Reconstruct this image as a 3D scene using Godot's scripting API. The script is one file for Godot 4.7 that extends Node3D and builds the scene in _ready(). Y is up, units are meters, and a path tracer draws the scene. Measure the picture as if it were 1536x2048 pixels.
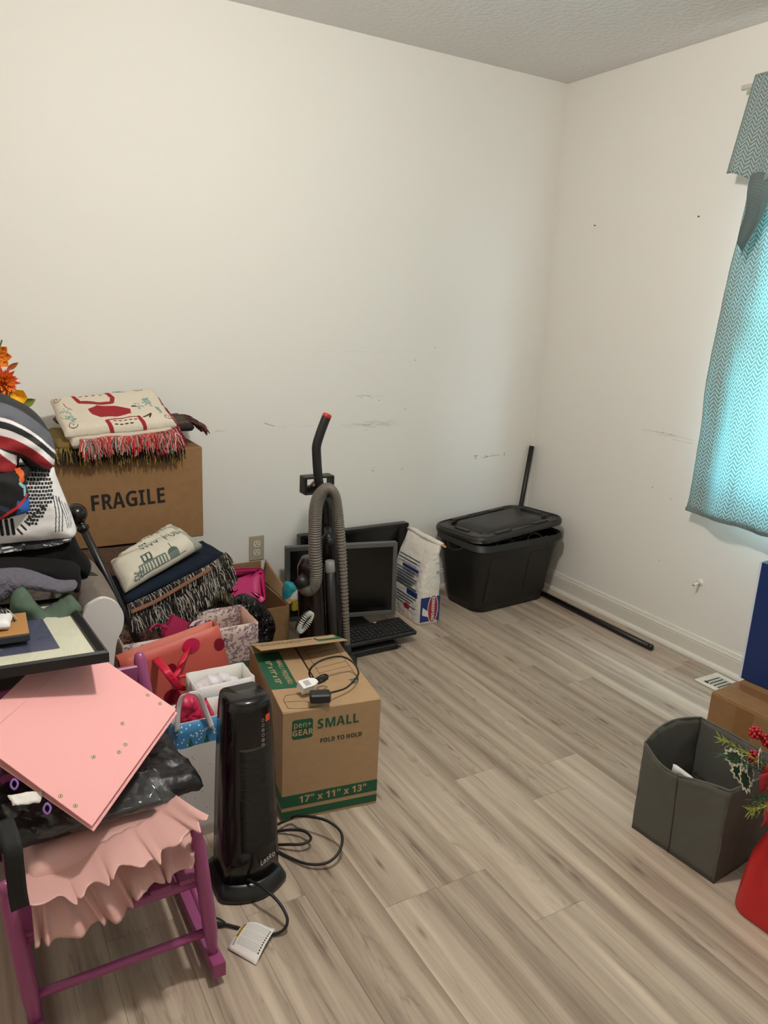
extends Node3D
# A spare room used for storage: two painted walls, grey plank floor, a curtained window and heaps of household things.
# World: the far room corner is the origin, the long wall lies in z = 0, the window wall in x = 0, y is up.

const FOCAL := 1526.66            # focal length for a picture 1536 x 2048
const ROOM_X := -3.7
const ROOM_Z := 4.3
const ROOM_H := 2.44
const LAMP := Vector3(-1.95, 2.13, 1.85)

var cam_at := Vector3(-2.706, 1.390, 3.058)
var cam_turn := Basis()
var noise := FastNoiseLite.new()
var rng := RandomNumberGenerator.new()
var mats := {}


func _ready() -> void:
	noise.seed = 7
	noise.noise_type = FastNoiseLite.TYPE_SIMPLEX_SMOOTH
	noise.frequency = 1.0
	rng.seed = 11
	cam_turn = Basis.from_euler(Vector3(deg_to_rad(-15.07), deg_to_rad(-30.593), deg_to_rad(2.677)))
	# ---- camera
	var cam := Camera3D.new()
	cam.name = "camera"
	cam.fov = rad_to_deg(2.0 * atan(1024.0 / FOCAL))
	cam.near = 0.02
	cam.transform = Transform3D(cam_turn, cam_at)
	add_child(cam)
	cam.current = true
	# ---- sky, exposure
	var env := Environment.new()
	env.tonemap_mode = Environment.TONE_MAPPER_LINEAR
	env.tonemap_exposure = 1.04
	env.background_mode = Environment.BG_SKY
	var sky := Sky.new()
	var air := ProceduralSkyMaterial.new()
	air.sky_top_color = Color(0.80, 0.90, 0.97)
	air.sky_horizon_color = Color(0.90, 0.95, 1.0)
	air.ground_horizon_color = Color(0.80, 0.86, 0.88)
	air.ground_bottom_color = Color(0.55, 0.60, 0.55)
	air.sun_angle_max = 0.0
	air.sky_energy_multiplier = 5.6
	air.ground_energy_multiplier = 4.4
	sky.sky_material = air
	env.sky = sky
	env.sdfgi_enabled = true
	env.ssao_enabled = true
	env.ssil_enabled = true
	var world := WorldEnvironment.new()
	world.name = "environment"
	world.environment = env
	add_child(world)
	# ---- the room and what stands in it
	materials()
	shell()
	ceiling_lamp()
	window_and_curtain()
	wall_fittings()
	corner_things()
	screens_and_vacuum()
	small_box_and_heater()
	right_side()
	rocking_chair()
	gift_bags()
	blankets()
	armchair_and_clothes()


# ------------------------------------------------------------------ picture to place
func ray(x: float, y: float) -> Vector3:
	return cam_turn * Vector3((x - 768.0) / FOCAL, -(y - 1024.0) / FOCAL, -1.0)

func on_y(x: float, y: float, h := 0.0) -> Vector3:
	var d := ray(x, y)
	return cam_at + d * ((h - cam_at.y) / d.y)

func on_z(x: float, y: float, v := 0.0) -> Vector3:
	var d := ray(x, y)
	return cam_at + d * ((v - cam_at.z) / d.z)

func on_x(x: float, y: float, v := 0.0) -> Vector3:
	var d := ray(x, y)
	return cam_at + d * ((v - cam_at.x) / d.x)


# ------------------------------------------------------------------ nodes
func thing(called: String, label: String, category: String, at := Vector3.ZERO, group := "") -> Node3D:
	var o := Node3D.new()
	o.name = free_name(called)
	add_child(o)
	o.position = at
	o.set_meta("label", label)
	o.set_meta("category", category)
	if group != "":
		o.set_meta("group", group)
	return o

func free_name(called: String) -> String:
	if not has_node(NodePath(called)):
		return called
	var n := 1
	while has_node(NodePath("%s_%03d" % [called, n])):
		n += 1
	return "%s_%03d" % [called, n]

func tag(o: Node3D, label: String, category: String, group := "") -> Node3D:
	o.set_meta("label", label)
	o.set_meta("category", category)
	if group != "":
		o.set_meta("group", group)
	return o

# commits a SurfaceTool whose points are given in room coordinates
func part(called: String, st: SurfaceTool, m: Material, parent: Node3D = null, kind := "", label := "") -> MeshInstance3D:
	var o := MeshInstance3D.new()
	st.index()
	st.generate_normals()
	o.mesh = st.commit()
	o.mesh.surface_set_material(0, m)
	if parent == null:
		o.name = free_name(called)
		add_child(o)
	else:
		o.name = called
		parent.add_child(o, true)
		o.position = -parent.global_position
	if kind != "":
		o.set_meta("kind", kind)
	if label != "":
		o.set_meta("label", label)
	return o

func structure(called: String, st: SurfaceTool, m: Material) -> MeshInstance3D:
	return part(called, st, m, null, "structure")

func tool(flat := false) -> SurfaceTool:
	var st := SurfaceTool.new()
	st.begin(Mesh.PRIMITIVE_TRIANGLES)
	st.set_smooth_group(-1 if flat else 0)
	return st

func lettering(text: String, height: float, at: Transform3D, m: Material, parent: Node3D, bold := true, called := "lettering") -> MeshInstance3D:
	var t := TextMesh.new()
	var f := SystemFont.new()
	f.font_names = PackedStringArray(["Droid Sans"])
	f.font_weight = 700 if bold else 400
	t.font = f
	t.text = text
	t.font_size = 64
	t.pixel_size = height / 46.0
	t.depth = 0.0006
	t.curve_step = 1.5
	var o := MeshInstance3D.new()
	o.mesh = t
	t.material = m
	o.name = called
	parent.add_child(o, true)
	o.transform = Transform3D(at.basis, at.origin - parent.global_position)
	return o

# a frame at a point: x axis along u, y axis along v, z out of the surface
func frame(at: Vector3, u: Vector3, v: Vector3) -> Transform3D:
	var x := u.normalized()
	var z := x.cross(v).normalized()
	return Transform3D(Basis(x, z.cross(x), z), at)


# ------------------------------------------------------------------ shapes
func tri(st: SurfaceTool, a: Vector3, b: Vector3, c: Vector3, from: Vector3, ua := Vector2.ZERO, ub := Vector2.ZERO, uc := Vector2.ZERO) -> void:
	var mid := (a + b + c) / 3.0
	if (a - c).cross(a - b).dot(mid - from) < 0.0:
		var s := b; b = c; c = s
		var t := ub; ub = uc; uc = t
	st.set_uv(ua); st.add_vertex(a)
	st.set_uv(ub); st.add_vertex(b)
	st.set_uv(uc); st.add_vertex(c)

func quad(st: SurfaceTool, a: Vector3, b: Vector3, c: Vector3, d: Vector3, from: Vector3, ua := Vector2(0, 0), ub := Vector2(1, 0), uc := Vector2(1, 1), ud := Vector2(0, 1)) -> void:
	tri(st, a, b, c, from, ua, ub, uc)
	tri(st, a, c, d, from, ua, uc, ud)

# a box with chamfered edges
func box(st: SurfaceTool, at: Transform3D, size: Vector3, ch := 0.002) -> void:
	var h := size * 0.5
	var c := minf(ch, minf(h.x, minf(h.y, h.z)) * 0.9)
	var p := func(s: Vector3, ax: int) -> Vector3:
		var v := Vector3(s.x * (h.x - c), s.y * (h.y - c), s.z * (h.z - c))
		v[ax] = s[ax] * h[ax]
		return at * v
	var o := at.origin
	for ax in 3:
		var bx := (ax + 1) % 3
		var cx := (ax + 2) % 3
		for s in [-1.0, 1.0]:
			var q := []
			for k in [[-1.0, -1.0], [1.0, -1.0], [1.0, 1.0], [-1.0, 1.0]]:
				var v := Vector3.ZERO
				v[ax] = s; v[bx] = k[0]; v[cx] = k[1]
				q.append(p.call(v, ax))
			quad(st, q[0], q[1], q[2], q[3], o)
			for t in [-1.0, 1.0]:
				var v0 := Vector3.ZERO
				v0[ax] = s; v0[bx] = t; v0[cx] = -1.0
				var v1 := v0
				v1[cx] = 1.0
				quad(st, p.call(v0, ax), p.call(v1, ax), p.call(v1, bx), p.call(v0, bx), o)
	for sx in [-1.0, 1.0]:
		for sy in [-1.0, 1.0]:
			for sz in [-1.0, 1.0]:
				var v := Vector3(sx, sy, sz)
				tri(st, p.call(v, 0), p.call(v, 1), p.call(v, 2), o)

func bx(st: SurfaceTool, lo: Vector3, hi: Vector3, ch := 0.002) -> void:
	box(st, Transform3D(Basis(), (lo + hi) * 0.5), hi - lo, ch)

# a skin over a row of rings; every ring has the same number of points
func loft(st: SurfaceTool, rings: Array, cap0 := true, cap1 := true) -> void:
	var n: int = rings[0].size()
	var mids := []
	for r in rings:
		var m := Vector3.ZERO
		for v in r:
			m += v
		mids.append(m / n)
	var all: int = rings.size()
	for i in all - 1:
		var from: Vector3 = (mids[i] + mids[i + 1]) * 0.5
		for k in n:
			var k2 := (k + 1) % n
			var u0 := float(k) / n
			var u1 := float(k + 1) / n
			var v0 := float(i) / (all - 1)
			var v1 := float(i + 1) / (all - 1)
			quad(st, rings[i][k], rings[i][k2], rings[i + 1][k2], rings[i + 1][k], from, Vector2(u0, v0), Vector2(u1, v0), Vector2(u1, v1), Vector2(u0, v1))
	for e in [0, 1]:
		if (e == 0 and cap0) or (e == 1 and cap1):
			var r = rings[0] if e == 0 else rings[all - 1]
			var m: Vector3 = mids[0] if e == 0 else mids[all - 1]
			var other: Vector3 = mids[1] if e == 0 else mids[all - 2]
			for k in n:
				tri(st, r[k], r[(k + 1) % n], m, other)

func smooth(pts: Array, each := 6, closed := false) -> Array:
	var out := []
	var n := pts.size()
	for i in (n if closed else n - 1):
		var p0: Vector3 = pts[(i - 1 + n) % n] if closed else pts[maxi(i - 1, 0)]
		var p1: Vector3 = pts[i]
		var p2: Vector3 = pts[(i + 1) % n]
		var p3: Vector3 = pts[(i + 2) % n] if closed else pts[mini(i + 2, n - 1)]
		for k in each:
			var t := float(k) / each
			out.append(0.5 * (2.0 * p1 + (p2 - p0) * t + (2.0 * p0 - 5.0 * p1 + 4.0 * p2 - p3) * t * t + (3.0 * p1 - p0 - 3.0 * p2 + p3) * t * t * t))
	if not closed:
		out.append(pts[n - 1])
	return out

# a round bar along points; r is a radius or one radius per point; flat squeezes it sideways
func tube(st: SurfaceTool, pts: Array, r, sides := 8, caps := true, flat := 1.0, side := Vector3.UP) -> void:
	var rings := []
	var up := side
	for i in pts.size():
		var d: Vector3 = (pts[mini(i + 1, pts.size() - 1)] - pts[maxi(i - 1, 0)]).normalized()
		var x := up.cross(d)
		if x.length() < 0.01:
			x = Vector3.RIGHT.cross(d)
			if x.length() < 0.01:
				x = Vector3.FORWARD.cross(d)
		x = x.normalized()
		up = d.cross(x).normalized()
		var q: float = r[i] if r is Array else r
		var ring := PackedVector3Array()
		for k in sides:
			var a := TAU * k / sides
			ring.append(pts[i] + x * cos(a) * q + up * sin(a) * q * flat)
		rings.append(ring)
	loft(st, rings, caps, caps)

# a turned shape: profile of (radius, height along the axis of at)
func lathe(st: SurfaceTool, at: Transform3D, profile: Array, sides := 16) -> void:
	var rings := []
	for p in profile:
		var ring := PackedVector3Array()
		for k in sides:
			var a := TAU * k / sides
			ring.append(at * Vector3(cos(a) * maxf(p.x, 0.0002), p.y, sin(a) * maxf(p.x, 0.0002)))
		rings.append(ring)
	loft(st, rings)

# an outline in the xy plane of at, thick along z
func prism(st: SurfaceTool, at: Transform3D, poly: PackedVector2Array, z0: float, z1: float) -> void:
	var idx := Geometry2D.triangulate_polygon(poly)
	var c := Vector2.ZERO
	for p in poly:
		c += p
	c /= poly.size()
	for i in range(0, idx.size(), 3):
		var a := poly[idx[i]]; var b := poly[idx[i + 1]]; var d := poly[idx[i + 2]]
		var ctr := (a + b + d) / 3.0
		tri(st, at * Vector3(a.x, a.y, z1), at * Vector3(b.x, b.y, z1), at * Vector3(d.x, d.y, z1), at * Vector3(ctr.x, ctr.y, z0), a, b, d)
		tri(st, at * Vector3(a.x, a.y, z0), at * Vector3(b.x, b.y, z0), at * Vector3(d.x, d.y, z0), at * Vector3(ctr.x, ctr.y, z1), a, b, d)
	var turn := 1.0 if not Geometry2D.is_polygon_clockwise(poly) else -1.0
	for i in poly.size():
		var a := poly[i]
		var b := poly[(i + 1) % poly.size()]
		var nrm := Vector2(b.y - a.y, a.x - b.x).normalized() * turn
		var mid := (a + b) * 0.5 - nrm * 0.01
		quad(st, at * Vector3(a.x, a.y, z0), at * Vector3(b.x, b.y, z0), at * Vector3(b.x, b.y, z1), at * Vector3(a.x, a.y, z1), at * Vector3(mid.x, mid.y, (z0 + z1) * 0.5), a, b, b, a)

func round_rect(w: float, h: float, r: float, seg := 5) -> PackedVector2Array:
	var out := PackedVector2Array()
	for c in [[1, 1, 0.0], [-1, 1, PI / 2], [-1, -1, PI], [1, -1, PI * 1.5]]:
		for k in seg + 1:
			var a: float = c[2] + PI / 2 * k / seg
			out.append(Vector2(c[0] * (w / 2 - r) + cos(a) * r, c[1] * (h / 2 - r) + sin(a) * r))
	return out

func ring_y(poly: PackedVector2Array, at: Transform3D, y: float, sx := 1.0, sz := 1.0, off := Vector2.ZERO) -> PackedVector3Array:
	var out := PackedVector3Array()
	for p in poly:
		out.append(at * Vector3(p.x * sx + off.x, y, p.y * sz + off.y))
	return out

func ellipse(w: float, h: float, n := 20) -> PackedVector2Array:
	var out := PackedVector2Array()
	for k in n:
		out.append(Vector2(cos(TAU * k / n) * w * 0.5, sin(TAU * k / n) * h * 0.5))
	return out

# an open surface of thickness th; fn(u, v) gives its middle
func sheet(st: SurfaceTool, nu: int, nv: int, fn: Callable, th := 0.002) -> void:
	var mid := []
	for j in nv + 1:
		var row := PackedVector3Array()
		for i in nu + 1:
			row.append(fn.call(float(i) / nu, float(j) / nv))
		mid.append(row)
	var nrm := []
	for j in nv + 1:
		var row := PackedVector3Array()
		for i in nu + 1:
			var du: Vector3 = mid[j][mini(i + 1, nu)] - mid[j][maxi(i - 1, 0)]
			var dv: Vector3 = mid[mini(j + 1, nv)][i] - mid[maxi(j - 1, 0)][i]
			row.append(du.cross(dv).normalized() * th * 0.5)
		nrm.append(row)
	for j in nv:
		for i in nu:
			var q := [[i, j], [i + 1, j], [i + 1, j + 1], [i, j + 1]]
			var f := []; var b := []; var uv := []
			for k in q:
				f.append(mid[k[1]][k[0]] + nrm[k[1]][k[0]])
				b.append(mid[k[1]][k[0]] - nrm[k[1]][k[0]])
				uv.append(Vector2(float(k[0]) / nu, float(k[1]) / nv))
			quad(st, f[0], f[1], f[2], f[3], b[0], uv[0], uv[1], uv[2], uv[3])
			quad(st, b[0], b[1], b[2], b[3], f[0], uv[0], uv[1], uv[2], uv[3])
	for j in nv:
		for i in [0, nu]:
			var m: Vector3 = mid[j][nu / 2]
			var uv := Vector2(float(i) / nu, float(j) / nv)
			quad(st, mid[j][i] + nrm[j][i], mid[j + 1][i] + nrm[j + 1][i], mid[j + 1][i] - nrm[j + 1][i], mid[j][i] - nrm[j][i], m, uv, uv, uv, uv)
	for i in nu:
		for j in [0, nv]:
			var m: Vector3 = mid[nv / 2][i]
			var uv := Vector2(float(i) / nu, float(j) / nv)
			quad(st, mid[j][i] + nrm[j][i], mid[j][i + 1] + nrm[j][i + 1], mid[j][i + 1] - nrm[j][i + 1], mid[j][i] - nrm[j][i], m, uv, uv, uv, uv)

# a soft slab between four corners of its middle plane; th thick, rounded over edge (metres), with folds
func soft(st: SurfaceTool, a: Vector3, b: Vector3, c: Vector3, d: Vector3, th: float, edge: float, amp := 0.004, freq := 12.0, nu := 30, nv := 20, up := Vector3.UP) -> void:
	var n := (b - a).cross(d - a).normalized()
	if n.dot(up) < 0.0:
		n = -n
	var wu := ((b - a).length() + (c - d).length()) * 0.5
	var wv := ((d - a).length() + (c - b).length()) * 0.5
	var top := []; var bot := []
	for j in nv + 1:
		var rt := PackedVector3Array(); var rb := PackedVector3Array()
		for i in nu + 1:
			# more points near the rim
			var u := 0.5 - 0.5 * cos(PI * i / nu)
			var v := 0.5 - 0.5 * cos(PI * j / nv)
			u = lerpf(u, float(i) / nu, 0.5)
			v = lerpf(v, float(j) / nv, 0.5)
			var p := a.lerp(b, u).lerp(d.lerp(c, u), v)
			var dd := minf(minf(u, 1.0 - u) * wu, minf(v, 1.0 - v) * wv)
			var k := clampf(dd / edge, 0.0, 1.0)
			var t := th * 0.5 * sqrt(maxf(0.0, 1.0 - (1.0 - k) * (1.0 - k)))
			var w := amp * noise.get_noise_3d(p.x * freq, p.y * freq, p.z * freq) + amp * 0.5 * noise.get_noise_3d(p.x * freq * 2.3 + 9.0, p.y * freq * 2.3, p.z * freq * 2.3)
			var q := amp * 0.8 * noise.get_noise_3d(p.x * freq + 31.0, p.y * freq, p.z * freq)
			var sway := (b - a).normalized() * q
			rt.append(p + n * (t + w) + sway)
			rb.append(p + n * (w * 0.6 - t) + sway)
		top.append(rt); bot.append(rb)
	for j in nv:
		for i in nu:
			var uv := [Vector2(float(i) / nu, float(j) / nv), Vector2(float(i + 1) / nu, float(j) / nv), Vector2(float(i + 1) / nu, float(j + 1) / nv), Vector2(float(i) / nu, float(j + 1) / nv)]
			quad(st, top[j][i], top[j][i + 1], top[j + 1][i + 1], top[j + 1][i], top[j][i] - n, uv[0], uv[1], uv[2], uv[3])
			quad(st, bot[j][i], bot[j][i + 1], bot[j + 1][i + 1], bot[j + 1][i], bot[j][i] + n, uv[0], uv[1], uv[2], uv[3])
	for j in nv:
		for i in [0, nu]:
			var uv := Vector2(float(i) / nu, float(j) / nv)
			quad(st, top[j][i], top[j + 1][i], bot[j + 1][i], bot[j][i], (a + b + c + d) * 0.25, uv, uv, uv, uv)
	for i in nu:
		for j in [0, nv]:
			var uv := Vector2(float(i) / nu, float(j) / nv)
			quad(st, top[j][i], top[j][i + 1], bot[j][i + 1], bot[j][i], (a + b + c + d) * 0.25, uv, uv, uv, uv)

# a swollen heap of cloth with the given outline (in the xy plane of at), front and back depth
func heap(st: SurfaceTool, at: Transform3D, poly: PackedVector2Array, front: float, back: float, edge: float, cell := 0.012, amp := 0.008, freq := 14.0, stretch := Vector2(1, 1)) -> void:
	var lo := poly[0]; var hi := poly[0]
	for p in poly:
		lo = lo.min(p); hi = hi.max(p)
	var rim := PackedVector2Array()
	for i in poly.size():
		var a := poly[i]; var b := poly[(i + 1) % poly.size()]
		var n := maxi(1, int((b - a).length() / cell))
		for k in n:
			rim.append(a.lerp(b, float(k) / n))
	var pts := rim.duplicate()
	var y := lo.y + cell * 0.5
	var odd := false
	while y < hi.y:
		var x := lo.x + (cell * 0.5 if odd else 0.0)
		while x < hi.x:
			var p := Vector2(x, y)
			if Geometry2D.is_point_in_polygon(p, poly) and gap(p, poly) > cell * 0.55:
				pts.append(p)
			x += cell
		y += cell * 0.87
		odd = not odd
	var f := PackedVector3Array(); var bk := PackedVector3Array()
	for i in pts.size():
		var p := pts[i]
		var d := 0.0 if i < rim.size() else gap(p, poly)
		var k := clampf(d / edge, 0.0, 1.0)
		var s := sqrt(maxf(0.0, 1.0 - (1.0 - k) * (1.0 - k)))
		var w := noise.get_noise_3d(p.x * freq * stretch.x, p.y * freq * stretch.y, front * 31.0) + 0.5 * noise.get_noise_3d(p.x * freq * 2.2 * stretch.x, p.y * freq * 2.2 * stretch.y, front * 57.0)
		f.append(at * Vector3(p.x, p.y, front * s + amp * w * (0.35 + 0.65 * s)))
		bk.append(at * Vector3(p.x, p.y, -back * s if i >= rim.size() else amp * w * 0.35))
	var t := Geometry2D.triangulate_delaunay(pts)
	var size := hi - lo
	for i in range(0, t.size(), 3):
		var m := (pts[t[i]] + pts[t[i + 1]] + pts[t[i + 2]]) / 3.0
		if not Geometry2D.is_point_in_polygon(m, poly):
			continue
		var uv := []
		for k in 3:
			var q := (pts[t[i + k]] - lo) / size
			uv.append(Vector2(q.x, 1.0 - q.y))
		var c := at * Vector3(m.x, m.y, 0)
		tri(st, f[t[i]], f[t[i + 1]], f[t[i + 2]], c - at.basis.z, uv[0], uv[1], uv[2])
		tri(st, bk[t[i]], bk[t[i + 1]], bk[t[i + 2]], c + at.basis.z, uv[0], uv[1], uv[2])

func gap(p: Vector2, poly: PackedVector2Array) -> float:
	var best := 1e9
	for i in poly.size():
		var q := Geometry2D.get_closest_point_to_segment(p, poly[i], poly[(i + 1) % poly.size()])
		best = minf(best, q.distance_squared_to(p))
	return sqrt(best)

# outline given in picture points, laid on the upright plane z = v
func outline_z(pts: Array, v: float, about: Vector3) -> PackedVector2Array:
	var out := PackedVector2Array()
	for p in pts:
		var q := on_z(p[0], p[1], v)
		out.append(Vector2(q.x - about.x, q.y - about.y))
	return out

func curve2(poly: PackedVector2Array, each := 4) -> PackedVector2Array:
	var a := []
	for p in poly:
		a.append(Vector3(p.x, p.y, 0))
	var out := PackedVector2Array()
	for p in smooth(a, each, true):
		out.append(Vector2(p.x, p.y))
	return out

# loose threads hanging from a line of points
func fringe(st: SurfaceTool, line: Array, each: int, out_dir: Vector3, length: float, r: float, droop: float, mess: float) -> void:
	for i in line.size() - 1:
		for k in each:
			var p: Vector3 = line[i].lerp(line[i + 1], (k + rng.randf()) / each)
			var along: Vector3 = (line[i + 1] - line[i]).normalized()
			var d := (out_dir + along * rng.randf_range(-mess, mess) + Vector3(0, rng.randf_range(-mess, mess) * 0.5, 0)).normalized()
			var l := length * rng.randf_range(0.7, 1.15)
			var pts := [p]
			for s in 4:
				var t := (s + 1) / 4.0
				pts.append(p + d * l * (t - droop * 0.35 * t * t) + Vector3.DOWN * l * droop * t * t + along * rng.randf_range(-1, 1) * mess * 0.004)
			var c := rng.randf_range(0.0, 1.0)
			st.set_color(fringe_colors[rng.randi() % fringe_colors.size()].srgb_to_linear() * lerpf(0.85, 1.1, c))
			tube(st, pts, [r, r, r, r, r * 0.8], 3, false)
	st.set_color(Color.WHITE)

var fringe_colors := [Color.WHITE]


# ------------------------------------------------------------------ materials and computed textures
func mat(key: String, c: Color, rough := 0.7, metal := 0.0) -> StandardMaterial3D:
	if mats.has(key):
		return mats[key]
	var m := StandardMaterial3D.new()
	m.resource_name = key
	m.albedo_color = c
	m.roughness = rough
	m.metallic = metal
	mats[key] = m
	return m

func pic_mat(key: String, im: Image, rough := 0.8) -> StandardMaterial3D:
	var m := mat(key, Color.WHITE, rough)
	m.albedo_texture = ImageTexture.create_from_image(im)
	return m

func rgb8(r: int, g: int, b: int) -> Color:
	return Color8(r, g, b)

func canvas(w: int, h: int, c: Color) -> Image:
	var im := Image.create_empty(w, h, false, Image.FORMAT_RGB8)
	im.fill(c)
	return im

func dot(im: Image, x: float, y: float, rx: float, ry: float, c: Color, a := 1.0) -> void:
	for j in range(maxi(0, int(y - ry)), mini(im.get_height(), int(y + ry) + 1)):
		for i in range(maxi(0, int(x - rx)), mini(im.get_width(), int(x + rx) + 1)):
			var d := Vector2((i - x) / maxf(rx, 0.5), (j - y) / maxf(ry, 0.5))
			if d.length_squared() <= 1.0:
				im.set_pixel(i, j, im.get_pixel(i, j).lerp(c, a))

func stroke(im: Image, pts: Array, w: float, c: Color, a := 1.0) -> void:
	for i in pts.size() - 1:
		var p: Vector2 = pts[i]; var q: Vector2 = pts[i + 1]
		var n := maxi(1, int((q - p).length() / maxf(w * 0.5, 0.6)))
		for k in n + 1:
			var t := p.lerp(q, float(k) / n)
			dot(im, t.x, t.y, w * 0.5, w * 0.5, c, a)

func speckle(im: Image, amount: float, seed_at := 0.0, sx := 0.9, sy := 0.9) -> Image:
	for j in im.get_height():
		for i in im.get_width():
			var n := noise.get_noise_3d(i * sx, j * sy, seed_at) * amount
			var c := im.get_pixel(i, j)
			im.set_pixel(i, j, Color(clampf(c.r + n, 0, 1), clampf(c.g + n, 0, 1), clampf(c.b + n, 0, 1)))
	return im

func noise_tex(freq: float, size := 256, octaves := 3, seed_at := 1, normal := false, bump := 4.0) -> NoiseTexture2D:
	var t := NoiseTexture2D.new()
	var n := FastNoiseLite.new()
	n.seed = seed_at
	n.noise_type = FastNoiseLite.TYPE_SIMPLEX_SMOOTH
	n.frequency = freq
	n.fractal_octaves = octaves
	t.noise = n
	t.width = size
	t.height = size
	t.seamless = true
	t.as_normal_map = normal
	t.bump_strength = bump
	return t

# gives a material relief that follows its own three axes
func relief(m: StandardMaterial3D, tex: Texture2D, per_metre: float, cm: float) -> StandardMaterial3D:
	m.uv1_triplanar = true
	m.uv1_scale = Vector3.ONE * per_metre
	m.heightmap_enabled = true
	m.heightmap_texture = tex
	m.heightmap_scale = cm
	return m

func cloth(key: String, c: Color, weave: Texture2D, per_metre := 12.0, cm := 0.06, sheen := 0.25) -> StandardMaterial3D:
	var m := mat(key, c, 0.92)
	relief(m, weave, per_metre, cm)
	m.rim_enabled = true
	m.rim = sheen
	m.rim_tint = 0.6
	m.metallic_specular = 0.25
	return m

var weave: Texture2D
var crumple: Texture2D

func weave_image() -> ImageTexture:
	var im := Image.create_empty(128, 128, false, Image.FORMAT_RGB8)
	for j in 128:
		for i in 128:
			var a := absf(sin(PI * i / 4.0)); var b := absf(sin(PI * j / 4.0))
			var over := ((i / 4) + (j / 4)) % 2 == 0
			var v := (a if over else b) * 0.8 + 0.2 * noise.get_noise_2d(i * 0.5, j * 0.5)
			im.set_pixel(i, j, Color(v, v, v))
	return ImageTexture.create_from_image(im)

func cardboard(key: String, c: Color) -> StandardMaterial3D:
	if mats.has(key):
		return mats[key]
	var im := canvas(256, 256, c)
	for j in 256:
		for i in 256:
			var n := noise.get_noise_2d(i * 0.06, j * 0.9) * 0.020 + noise.get_noise_2d(i * 0.5 + 40, j * 0.5) * 0.022 + noise.get_noise_2d(i * 0.03, j * 0.03 + 90) * 0.02
			im.set_pixel(i, j, Color(c.r + n, c.g + n * 0.95, c.b + n * 0.8))
	var m := pic_mat(key, im, 0.82)
	m.uv1_triplanar = true
	m.uv1_scale = Vector3.ONE * 3.0
	m.metallic_specular = 0.35
	return m

func materials() -> void:
	weave = weave_image()
	crumple = noise_tex(0.02, 256, 4, 5)
	mat("black_plastic", rgb8(24, 24, 24), 0.42)
	mat("black_gloss", rgb8(12, 12, 13), 0.12)
	mat("black_matte", rgb8(22, 22, 22), 0.75)
	mat("black_rubber", rgb8(18, 18, 18), 0.55)
	mat("white_plastic", rgb8(228, 224, 214), 0.4)
	mat("white_paint", rgb8(222, 217, 206), 0.35)
	mat("steel", rgb8(170, 170, 168), 0.3, 1.0)
	mat("paper_white", rgb8(225, 222, 216), 0.8)
	cardboard("cardboard", rgb8(160, 128, 94))
	cardboard("cardboard_pale", rgb8(170, 140, 106))
	cardboard("cardboard_brown", rgb8(146, 112, 76))


# ------------------------------------------------------------------ walls, floor, ceiling
func plank_image(v: int) -> Image:
	var w := 200; var h := 1024
	var data := PackedByteArray()
	data.resize(w * h * 3)
	var r := RandomNumberGenerator.new()
	r.seed = 300 + v
	var knots := []
	for k in [1, 2, 0, 2, 1, 3, 1, 0, 2, 1][v % 10]:
		knots.append(Vector3(r.randf_range(30, w - 30), r.randf_range(80, h - 80), r.randf_range(5, 9)))
	var o := v * 37.0
	var cathedral := v % 3 == 1
	var cx := r.randf_range(70, 130)
	var tone := r.randf_range(-0.07, 0.07)
	var dark := Vector3(114, 98, 84); var midc := Vector3(173, 156, 138); var light := Vector3(218, 202, 180)
	var i := 0
	for y in h:
		var bend := noise.get_noise_2d(y * 0.0016, o + 5.0) * 9.0
		for x in w:
			var fx := x + bend
			var warp := 0.0
			var core := 0.0
			for k in knots:
				var dx: float = x - k.x; var dy: float = (y - k.y) * 0.33
				var d := sqrt(dx * dx + dy * dy)
				warp += signf(dx + 0.01) * k.z * 2.4 * exp(-d / 26.0)
				core = maxf(core, exp(-d * d / (k.z * k.z * 0.8)))
			fx -= warp
			var broad := 0.62 * noise.get_noise_2d(fx * 0.0095, y * 0.0006 + o) + 0.42 * noise.get_noise_2d(fx * 0.021 + 20.0, y * 0.0009 + o)
			var streak := noise.get_noise_2d(fx * 0.05 + 50.0, y * 0.0016 + o)
			var fine := noise.get_noise_2d(fx * 0.26, y * 0.0065 + o)
			var line := 1.0 - absf(noise.get_noise_2d(fx * 0.0105 + 90.0, y * 0.0010 + o * 1.7))
			line = pow(maxf(line, 0.0), 26.0) * clampf(0.25 + 1.6 * noise.get_noise_2d(fx * 0.012 + 7.0, y * 0.004 + o), 0.0, 1.0)
			var val := 0.50 + tone + broad * 0.52 + streak * 0.07 + fine * 0.075 - line * 0.30
			if cathedral:
				var ex := (x - cx) / 42.0
				var arch := sin((y * 0.055 + ex * ex * 5.0 + 1.4 * noise.get_noise_2d(x * 0.06, y * 0.02 + o)) * 1.6)
				val -= maxf(0.0, arch - 0.55) * 0.5 * exp(-ex * ex * 1.2) * (0.5 + 0.5 * noise.get_noise_2d(o, y * 0.004))
			val -= core * 0.45
			val = clampf(val, 0.0, 1.0)
			var c := dark.lerp(midc, val * 2.0) if val < 0.5 else midc.lerp(light, val * 2.0 - 1.0)
			data[i] = int(clampf(c.x, 0, 255)); data[i + 1] = int(clampf(c.y, 0, 255)); data[i + 2] = int(clampf(c.z, 0, 255))
			i += 3
	return Image.create_from_data(w, h, false, Image.FORMAT_RGB8, data)

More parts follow.
